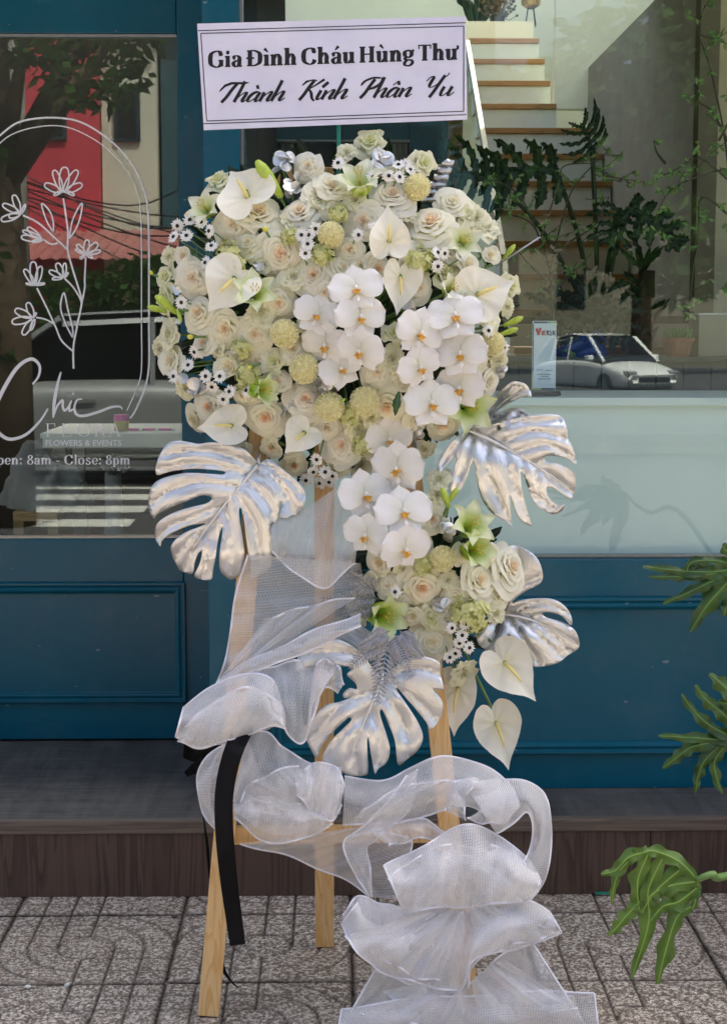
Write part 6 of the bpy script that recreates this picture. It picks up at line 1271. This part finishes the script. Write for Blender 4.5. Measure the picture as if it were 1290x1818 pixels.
def script_glyphs(W, T):
    g = {}; V = Vector((.35, 1)).normalized()
    def cv(pts, w=W, k=1.0): c = cm([(p[0] + .42 * p[1], p[1]) for p in pts]); return (c, [T + (w - T) * x for x in [min(1, (q - T) / (W - T)) for q in autow(c, W, T, 1.2, V)]])
    n_ = [cv([(.02, .44), (.04, .3), (.03, 0)]), cv([(.03, .08), (.12, .3), (.24, .45), (.31, .42), (.3, .2), (.29, .06), (.35, .0), (.46, .14)])]
    h_ = [cv([(.02, .98), (.03, .5), (.02, 0)]), cv([(.03, .08), (.12, .3), (.24, .45), (.31, .42), (.3, .2), (.29, .06), (.35, .0), (.46, .14)])]
    a_ = [cv([(.34, .38), (.26, .46), (.12, .38), (.04, .2), (.07, .03), (.16, .02), (.3, .2), (.36, .42)]), cv([(.36, .44), (.33, .2), (.34, .04), (.4, .0), (.5, .14)])]
    i_ = [cv([(.04, .44), (.03, .2), (.05, .04), (.11, 0), (.22, .14)])]
    u_ = [cv([(.04, .44), (.02, .2), (.06, .02), (.15, .02), (.28, .2), (.34, .42)]), cv([(.34, .44), (.32, .2), (.33, .04), (.4, 0), (.52, .16)])]
    gr = lambda x: [cv([(x - .1, .78), (x - .02, .66), (x + .0, .6)])]; ac = lambda x: [cv([(x + .1, .82), (x + .02, .66), (x - .02, .58)])]
    g['n'] = (n_, .44); g['h'] = (h_, .44); g['à'] = (a_ + gr(.2), .48); g['í'] = (i_ + ac(.04), .2); g['u'] = (u_, .5)
    g['â'] = (a_ + [cv([(.06, .58), (.12, .66), (.18, .76)]), cv([(.18, .77), (.24, .68), (.27, .58)])], .48)
    g['T'] = ([cv([(-.38, .52), (-.36, .7), (-.22, .86), (.02, .9), (.3, .86), (.52, .92)], W), ([((p[0] + .42 * p[1]), p[1]) for p in ((-.38, .56), (-.3, .8), (-.1, .91), (.2, .9), (.46, .92))], [T, W * .8, W * .8, W * .7, T]), cv([(.12, .9), (.04, .6), (-.02, .25), (-.1, 0)])], .34)
    g['K'] = ([cv([(-.18, .7), (-.12, .86), (.1, .95), (.26, .9)]), ([((p[0] + .42 * p[1]), p[1]) for p in ((-.18, .7), (-.1, .88), (.06, .94))], [T, W * .7, T]), cv([(.16, .92), (.1, .6), (.06, .25), (.0, 0)]), ([((p[0] + .42 * p[1]), p[1]) for p in ((.5, .96), (.3, .7), (.1, .48))], [W * .8, W * .5, T]), cv([(.14, .5), (.28, .34), (.42, .08), (.56, -.06)])], .56)
    g['P'] = ([cv([(-.26, .6), (-.22, .82), (.06, .98), (.4, .92), (.46, .7), (.3, .5), (.1, .42)]), ([((p[0] + .42 * p[1]), p[1]) for p in ((-.24, .62), (-.16, .84), (.06, .96), (.32, .95))], [T, W * .6, W * .5, W * .6]), cv([(.16, .9), (.1, .6), (.05, .25), (-.04, 0)])], .46)
    g['Ư'] = ([cv([(-.14, .72), (-.06, .9), (.06, .92), (.06, .7), (.06, .5), (.14, .42), (.3, .52), (.42, .8)]), cv([(.46, .98), (.4, .6), (.34, .2), (.28, -.06)]), cv([(.46, .88), (.54, .94), (.58, 1.04), (.54, 1.1)])], .62)
    g[' '] = ([], .2); return g
def layout(glyphs, txt, x0, x1, base, cap, skew=0.0):
    """strokes of txt between x0 and x1 (photo pixels); base(x) is the baseline's y, cap the size of one em"""
    tot = sum(glyphs[c][1] for c in txt); out = []; x = 0.0; sx = (x1 - x0) / tot
    for c in txt:
        st, adv = glyphs[c]
        for pts, wd in st:
            pp_ = []
            for p in pts: X = x0 + (x + p[0]) * sx; pp_.append((X, base(X) - p[1] * cap))
            out.append((pp_, [q * (sx * .5 + cap * .5) for q in wd]))
        x += adv
    return out
def px_strokes(paths, Y, name, mat, parent, prec=0.000004):
    mb = MB(); pm_ = PM(Y)
    for k, (pts, wd) in enumerate(paths):
        yy = Y - k * prec; v2 = [Vector(p) for p in pts]; A, B = [], []
        for i, p in enumerate(v2):
            d = v2[min(i + 1, len(v2) - 1)] - v2[max(i - 1, 0)]; d = d.normalized() if d.length > 0 else Vector((1, 0)); nn = Vector((-d.y, d.x)) * wd[i] / 2
            A.append(P(p.x + nn.x, p.y + nn.y, yy)); B.append(P(p.x - nn.x, p.y - nn.y, yy))
        mb.grid([A, B])
    return mb.obj(name, mat, parent)
# ================================================================== the condolence banner
YS = 3.27
sg = thing('banner_sign', 'white condolence banner with black lettering on a green stick above the flowers', 'sign', P(600, 230, YS)); 
soff = Matrix.Translation(-sg.location)
def tosign(o): o.data.transform(soff); return o
M['paper'] = None
def paper():
    t = NT('banner_paper'); co = t.coords('Object'); nz = t.noise(co, 7, 3); col = t.ramp(nz, [(0.3, srgb((214, 214, 234))), (0.7, srgb((228, 228, 244)))])
    return t.done(t.bsdf(col, 0.45, 0, t.bump(nz, 0.5, 0.02), 0.4))
M['paper'] = paper()
TL, TR, BR, BL = (350, 42), (826, 29), (829, 212), (362, 231)
G1 = []; n = 24
def bil(u, v): return tuple((TL[k] * (1 - u) + TR[k] * u) * (1 - v) + (BL[k] * (1 - u) + BR[k] * u) * v for k in (0, 1))
for j in range(7): G1.append([P(*bil(i / n, j / 6), YS + 0.0002 * math.sin(i * 0.7 + j)) for i in range(n + 1)])
G2 = [[p + Vector((0, 0.004, 0)) for p in row] for row in G1]
mb = MB(); mb.grid(G1); mb.grid([r_[::-1] for r_ in G2])
ring1 = G1[0] + [r_[-1] for r_ in G1[1:]] + G1[-1][::-1][1:] + [r_[0] for r_ in G1[::-1][1:-1]]; mb.grid([ring1, [p + Vector((0, 0.004, 0)) for p in ring1]], closed=True)
tosign(mb.obj('board', M['paper'], sg))
CS = lambda x, y: (330 + x * .4031, y * .4031)
def border(x, y, w_): return None
bl = []
for a, b, w_ in (((54, 135), (1232, 100), 1.6), ((66, 147), (1222, 115), 1.6), ((76, 545), (1234, 505), 1.6), ((92, 533), (1222, 490), 1.6), ((66, 147), (92, 533), 1.6), ((1222, 115), (1222, 490), 1.8)):
    bl.append(([CS(*a), CS(*b)], [w_, w_]))
tosign(px_strokes(bl, YS - 0.0005, 'border_line', M['black_ink'], sg))
SG = serif_glyphs(.185, .06, .04)
for txt, x0, x1 in (('Gia', 98, 250), ('Đình', 266, 492), ('Cháu', 508, 748), ('Hùng', 762, 1010), ('Thư', 1020, 1206)):
    A, B = CS(x0, 0)[0], CS(x1, 0)[0]; tosign(px_strokes(layout(SG, txt, A, B, lambda X: (298 - 0.032 * ((X - 330) / .4031 - 98)) * .4031, 103 * .4031), YS - 0.0006, 'lettering', M['black_ink'], sg))
KG = script_glyphs(.135, .045)
for txt, x0, x1 in (('Thành', 168, 426), ('Kính', 498, 702), ('Phân', 770, 984), ('Ưu', 1040, 1170)):
    A, B = CS(x0, 0)[0], CS(x1, 0)[0]; tosign(px_strokes(layout(KG, txt, A, B, lambda X: (452 - 0.031 * ((X - 330) / .4031 - 150)) * .4031, 92 * .4031), YS - 0.0006, 'lettering', M['black_ink'], sg))
M['green_stick'] = simple('green_stick', (28, 132, 112), 0.45, 0, 0.05, 20)
mb = MB(); mb.tube([P(600, 60, YS + 0.012), P(603, 640, YS + 0.04)], 0.0042, 8); tosign(mb.obj('stick', M['green_stick'], sg, True))
# ================================================================== white lettering and line drawing on the door glass
YG = Y_PANE - 0.0008
a2 = lambda x, y: (x * .275, y * .275)
a3 = lambda x, y: (x * .2713, 480 + y * .2713)
def drw(pts, w_=4.2, conv=a2, closed=False):
    c = catmull([Vector((*conv(*p), 0)) for p in pts], 6, closed); c = [(v.x, v.y) for v in c]
    if closed: c.append(c[0])
    return (c, [w_ * .72] * len(c))
pet = lambda b, t_, wd, conv=a2: drw([b, ((b[0] * .6 + t_[0] * .4) - (t_[1] - b[1]) * wd, (b[1] * .6 + t_[1] * .4) + (t_[0] - b[0]) * wd), ((b[0] * .12 + t_[0] * .88) - (t_[1] - b[1]) * wd * .8, (b[1] * .12 + t_[1] * .88) + (t_[0] - b[0]) * wd * .8), t_, ((b[0] * .12 + t_[0] * .88) + (t_[1] - b[1]) * wd * .8, (b[1] * .12 + t_[1] * .88) - (t_[0] - b[0]) * wd * .8), ((b[0] * .6 + t_[0] * .4) + (t_[1] - b[1]) * wd, (b[1] * .6 + t_[1] * .4) - (t_[0] - b[0]) * wd)], 4.0, conv, True)
px_strokes([drw([(-260, 1480), (-250, 1300), (-180, 1060), (-60, 920), (0, 875), (120, 790), (300, 760), (480, 775), (620, 840), (760, 950), (870, 1090), (930, 1230), (955, 1350), (962, 1600), (962, 1800), (962, 2100), (962, 2360), (938, 2500), (880, 2640), (842, 2700)], 4.6)], YG, 'arch_line', M['white_decal'], door)
px_strokes([drw([(-200, 1480), (-190, 1300), (-120, 1080), (0, 925), (120, 850), (300, 812), (450, 825), (600, 895), (720, 985), (830, 1110), (888, 1250), (908, 1370), (914, 1600), (914, 1800), (914, 2100), (914, 2380), (890, 2490), (830, 2630), (820, 2650)], 2.8)], YG, 'arch_line', M['white_decal'], door)
fl = []
fl += [drw([(410, 1280), (425, 1380), (440, 1500), (438, 1610), (465, 1720), (520, 1900), (528, 1960), (500, 2100), (475, 2240), (476, 2380)], 4.6), drw([(150, 1390), (250, 1440), (350, 1530), (438, 1612)], 4.6), drw([(555, 1660), (548, 1800), (548, 1860), (528, 1960)], 4.2), drw([(420, 1800), (470, 1850), (515, 1920), (528, 1960)], 4.2), drw([(240, 1860), (300, 1980), (360, 2110), (400, 2200), (475, 2270)], 4.2), drw([(235, 2050), (290, 2060), (350, 2090)], 4.0), drw([(280, 1545), (330, 1575), (375, 1570)], 4.0)]
for b, t_, wd in (((410, 1240), (420, 1080), .3), ((405, 1240), (350, 1100), .22), ((410, 1240), (500, 1100), .22), ((400, 1240), (290, 1190), .28), ((420, 1240), (530, 1190), .28), ((405, 1230), (350, 1260), .2), ((420, 1230), (480, 1260), .2),
                   ((130, 1370), (90, 1260), .26), ((130, 1375), (20, 1320), .24), ((130, 1385), (10, 1420), .26), ((140, 1375), (60, 1400), .3), ((140, 1380), (165, 1320), .15),
                   ((270, 1545), (180, 1470), .22), ((270, 1550), (140, 1530), .22), ((275, 1550), (210, 1560), .2), ((270, 1540), (150, 1490), .16),
                   ((555, 1640), (565, 1550), .3), ((550, 1640), (500, 1580), .28), ((560, 1640), (630, 1570), .3), ((560, 1640), (650, 1620), .2), ((545, 1640), (490, 1610), .2), ((555, 1640), (520, 1670), .2), ((555, 1640), (600, 1665), .2),
                   ((225, 1840), (215, 1690), .24), ((225, 1840), (160, 1740), .22), ((235, 1840), (265, 1720), .22), ((225, 1840), (290, 1830), .14), ((225, 1840), (170, 1830), .14),
                   ((410, 1790), (370, 1700), .3), ((405, 1790), (320, 1750), .26), ((415, 1790), (420, 1700), .2), ((405, 1795), (340, 1800), .2), ((415, 1795), (440, 1760), .2)):
    fl.append(pet(b, t_, wd * .62))
for b, t_, wd in (((215, 2050), (180, 1955), .3), ((205, 2050), (100, 2000), .3), ((205, 2055), (80, 2080), .28), ((210, 2065), (150, 2160), .28), ((225, 2060), (200, 2130), .2), ((215, 2050), (235, 2020), .2)): fl.append(pet(b, t_, wd * .62))
fl += [drw([(345, 1500), (300, 1420), (270, 1315), (320, 1360), (345, 1430), (345, 1500)], 4), drw([(450, 1540), (470, 1420), (530, 1310), (520, 1400), (490, 1480), (450, 1540)], 4), drw([(470, 2180), (420, 2080), (392, 1980), (414, 1890), (440, 2000), (470, 2120), (470, 2180)], 4)]
px_strokes(fl, YG, 'floral_drawing', M['white_decal'], door)
def pen(pts, wd, conv=a3): c = catmull([Vector((*conv(*p), 0)) for p in pts], 6); n_ = len(c); return ([(v.x, v.y) for v in c], [(wd[0] + (wd[1] - wd[0]) * math.sin(math.pi * i / (n_ - 1))) for i in range(n_)])
px_strokes([pen([(215, 745), (255, 690), (258, 620), (205, 580), (120, 630), (40, 750), (-30, 900), (-40, 1010), (0, 1070), (70, 1105), (170, 1075), (260, 990), (315, 905)], (3, 7))], YG, 'lettering', M['white_decal'], door)
px_strokes([pen([(400, 665), (375, 760), (355, 880), (350, 965)], (2.5, 6)), pen([(350, 960), (375, 890), (410, 850), (412, 890), (425, 918), (450, 890)], (2.5, 4.5)), pen([(470, 850), (455, 890), (458, 920), (485, 905)], (2.5, 4.5)), pen([(474, 800), (480, 808), (474, 814)], (3, 4)), pen([(540, 842), (505, 850), (488, 900), (505, 945), (560, 950), (650, 925), (730, 895), (785, 892), (802, 910)], (2.5, 5))], YG, 'lettering', M['white_decal'], door)
SF = serif_glyphs(.075, .022, .05)
for c, x0, x1 in (('F', 296, 372), ('L', 398, 478), ('O', 500, 602), ('R', 612, 702), ('A', 705, 800)):
    px_strokes(layout(SF, c, x0 * .2713, x1 * .2713, lambda X: 480 + 1088 * .2713, 124 * .2713), YG, 'lettering', M['white_decal'], door)
SB = serif_glyphs(.13, .04, .04)
for txt, x0, x1 in (('Open:', -85, 150), ('8am', 176, 342), ('-', 366, 396), ('Close:', 420, 668), ('8pm', 690, 858)):
    px_strokes(layout(SB, txt, x0 * .2713, x1 * .2713, lambda X: 480 + 1270 * .2713, 88 * .2713), YG, 'lettering', M['white_decal'], door)
cu = bpy.data.curves.new('small_lettering', 'FONT'); cu.body = 'FLOWERS & EVENTS'; cu.size = 1.0; cu.offset = 0.01
ob = bpy.data.objects.new('small_lettering', cu); COL.objects.link(ob); bpy.context.view_layer.update()
me = bpy.data.meshes.new_from_object(ob.evaluated_get(bpy.context.evaluated_depsgraph_get())); bpy.data.objects.remove(ob)
co = np.zeros(len(me.vertices) * 3); me.vertices.foreach_get('co', co); co = co.reshape(-1, 3); x0_, x1_, y1_ = co[:, 0].min(), co[:, 0].max(), co[:, 1].max()
new = [P((300 + (c[0] - x0_) / (x1_ - x0_) * 496) * .2713, 480 + (1148 - c[1] / y1_ * 38) * .2713, YG) for c in co]
me.vertices.foreach_set('co', [q for v in new for q in v]); me.materials.clear(); me.materials.append(M['white_decal']); me.update(); link(bpy.data.objects.new('lettering', me), door)
# ================================================================== outdoor philodendron reaching in from the window side
op = thing('potted_philodendron', 'large green philodendron with deeply cut leaves reaching in beside the blue panel', 'plant', (1.32, 3.3, 0))
OFF = -Vector((1.32, 3.3, 0))
def olobe(par, pl, wd, Y, seed, nm='leaf_lobe', mat='phil'):
    mb = MB(); lobe(mb, [P(p[0], p[1], Y + (p[2] if len(p) > 2 else 0)) + OFF for p in pl], [q * PM(Y) for q in wd], (0.1, -1, 0.45), 0.3, seed, 0.22, 8); return mb.obj(nm, M[mat], par, True)
M['phil_sheen'] = leaf_mat('philodendron_sheen', (74, 108, 44), (116, 148, 62), 0.3, 0.3)  # lighter green carries the lowest leaf's glossy sheen in its colour
def oleaf(lobes, Y, seed, mat='phil'):
    base = None
    for q, (pl, wd) in enumerate(lobes):
        o = olobe(op if base is None else base, pl, wd, Y, seed + q, 'leaf' if base is None else 'leaf_lobe', mat); base = base or o
oleaf([([(1330, 1000), (1290, 1012), (1230, 1015), (1140, 1006)], [34, 30, 22, 6]), ([(1290, 1015), (1230, 1022), (1190, 1024), (1150, 1024)], [20, 20, 14, 4]), ([(1300, 1010), (1265, 1030), (1225, 1050), (1176, 1072)], [24, 22, 18, 5]), ([(1310, 1015), (1280, 1045), (1250, 1080), (1224, 1122)], [34, 40, 30, 5]), ([(1330, 1030), (1300, 1060), (1288, 1080), (1284, 1094)], [30, 26, 20, 4]), ([(1320, 1000), (1300, 985), (1285, 975), (1288, 964)], [26, 24, 14, 4]), ([(1340, 1010), (1320, 1100), (1310, 1140), (1300, 1160)], [36, 34, 24, 5]), ([(1300, 1000), (1260, 995), (1225, 1000), (1215, 1028)], [16, 18, 16, 5])], 3.35, 1)
oleaf([([(1330, 1300), (1280, 1312), (1230, 1310), (1168, 1306)], [24, 26, 20, 5]), ([(1300, 1310), (1255, 1285), (1225, 1255), (1209, 1232)], [24, 22, 16, 4]), ([(1320, 1300), (1280, 1265), (1250, 1240), (1233, 1216)], [26, 28, 20, 5]), ([(1290, 1315), (1230, 1325), (1200, 1345), (1176, 1364)], [20, 24, 20, 6]), ([(1280, 1320), (1250, 1350), (1238, 1380), (1234, 1408)], [18, 22, 18, 4]), ([(1290, 1320), (1268, 1350), (1272, 1385), (1282, 1410)], [18, 20, 16, 4]), ([(1340, 1290), (1310, 1245), (1280, 1215), (1258, 1196)], [34, 36, 30, 5]), ([(1340, 1290), (1310, 1262), (1290, 1250), (1272, 1246)], [24, 26, 20, 5]), ([(1330, 1310), (1310, 1345), (1300, 1380), (1302, 1400)], [22, 22, 16, 4])], 3.3, 21)
oleaf([([(1237, 1562), (1205, 1530), (1165, 1512), (1140, 1512)], [12, 26, 24, 8]), ([(1150, 1512), (1115, 1522), (1092, 1545), (1066, 1552)], [24, 26, 20, 5]), ([(1130, 1515), (1100, 1545), (1088, 1580), (1086, 1605)], [18, 18, 12, 4]), ([(1150, 1515), (1132, 1560), (1132, 1600), (1136, 1620)], [22, 30, 26, 8]), ([(1135, 1600), (1112, 1625), (1095, 1645), (1080, 1662)], [20, 26, 20, 5]), ([(1175, 1525), (1150, 1580), (1150, 1640), (1120, 1738)], [22, 26, 32, 4]), ([(1205, 1545), (1170, 1575), (1150, 1600), (1138, 1622)], [24, 30, 26, 10]), ([(1236, 1565), (1190, 1572), (1160, 1585), (1145, 1600)], [24, 34, 30, 10]), ([(1237, 1575), (1205, 1600), (1175, 1610), (1150, 1640)], [22, 36, 26, 8]), ([(1225, 1610), (1200, 1630), (1180, 1690), (1166, 1748)], [16, 26, 32, 5]), ([(1238, 1560), (1236, 1580), (1232, 1605), (1226, 1616)], [10, 16, 14, 6])], 3.0, 41, 'phil_sheen')
for a, mid, Y in (((1237, 1562), (1262, 1552), 3.0), ((1330, 1300), (1380, 1330), 3.3), ((1335, 1005), (1400, 1060), 3.35)):
    pts = catmull([P(*a, Y) + OFF, P(*mid, Y) + OFF, P(mid[0] + 60, mid[1] - 8, Y + .08) + OFF, Vector((0.02, 0.02, 0.42))], 6); mb = MB(); mb.tube(pts, [0.006 + 0.004 * i / len(pts) for i in range(len(pts))], 7); mb.obj('petiole', M['stem'], op, True)
mb = MB(); mb.tube([(0, 0, 0.26), (0.01, 0, 0.45), (0, 0.02, 0.62)], [0.035, 0.03, 0.02], 9); mb.obj('trunk', M['bark'], op, True)
mb = MB(); lathe(mb, [(0, 0), (0.14, 0), (0.19, 0.3), (0.175, 0.3), (0.16, 0.26), (0, 0.26)], 22); mb.obj('pot', M['terracotta'], op)
# ================================================================== small litter
bt = thing('cigarette_butt', 'white cigarette butt lying on the terrazzo paving', 'cigarette butt', P(121, 1752, 3.3)); p = P(121, 1752, 3.297); 
zz = (CAM_H) / -ray(121, 1752).z; g = CAMP + ray(121, 1752) * zz; bt.location = (g.x, g.y, 0.0055); bt.rotation_euler = (0, 0, R(62))
mb = MB(); mb.tube([(-0.008, 0, 0), (0.004, 0, 0)], 0.0038, 8); mb.obj('paper', M['white_wall'], bt, True); mb = MB(); mb.tube([(0.0042, 0, 0), (0.010, 0, 0)], 0.0037, 8); mb.obj('filter', M['beige_wall'], bt, True)
def ground(px, py): d = ray(px, py); return CAMP + d * (CAM_H / -d.z)
g = ground(1070, 1590); gs = thing('green_scrap', 'green plastic scrap against the foot of the dark riser', 'scrap', (g.x, g.y, 0.004)); mb = MB(); mb.box(-0.02, 0.022, -0.005, 0.004, 0, 0.005); bevel(mb.obj('strip', M['green_stick'], gs), 0.001); mb = MB(); mb.box(0.022, 0.03, -0.002, 0.002, 0.0005, 0.003); mb.obj('tag', M['white_wall'], gs)
for px, py, nm in ((310, 1629, 'small dark pebble on the paving behind the easel leg'), (50, 1754, 'tiny white pebble on the paving near the cigarette butt')):
    g = ground(px, py); t = thing('pebble', nm, 'pebble', (g.x, g.y, 0.003)); mb = MB(); mb.ball((0, 0, 0), 0.006, 9, 6, (1.3, 0.9, 0.6)); mb.obj('stone', M['bark'] if px > 100 else M['white_wall'], t, True)
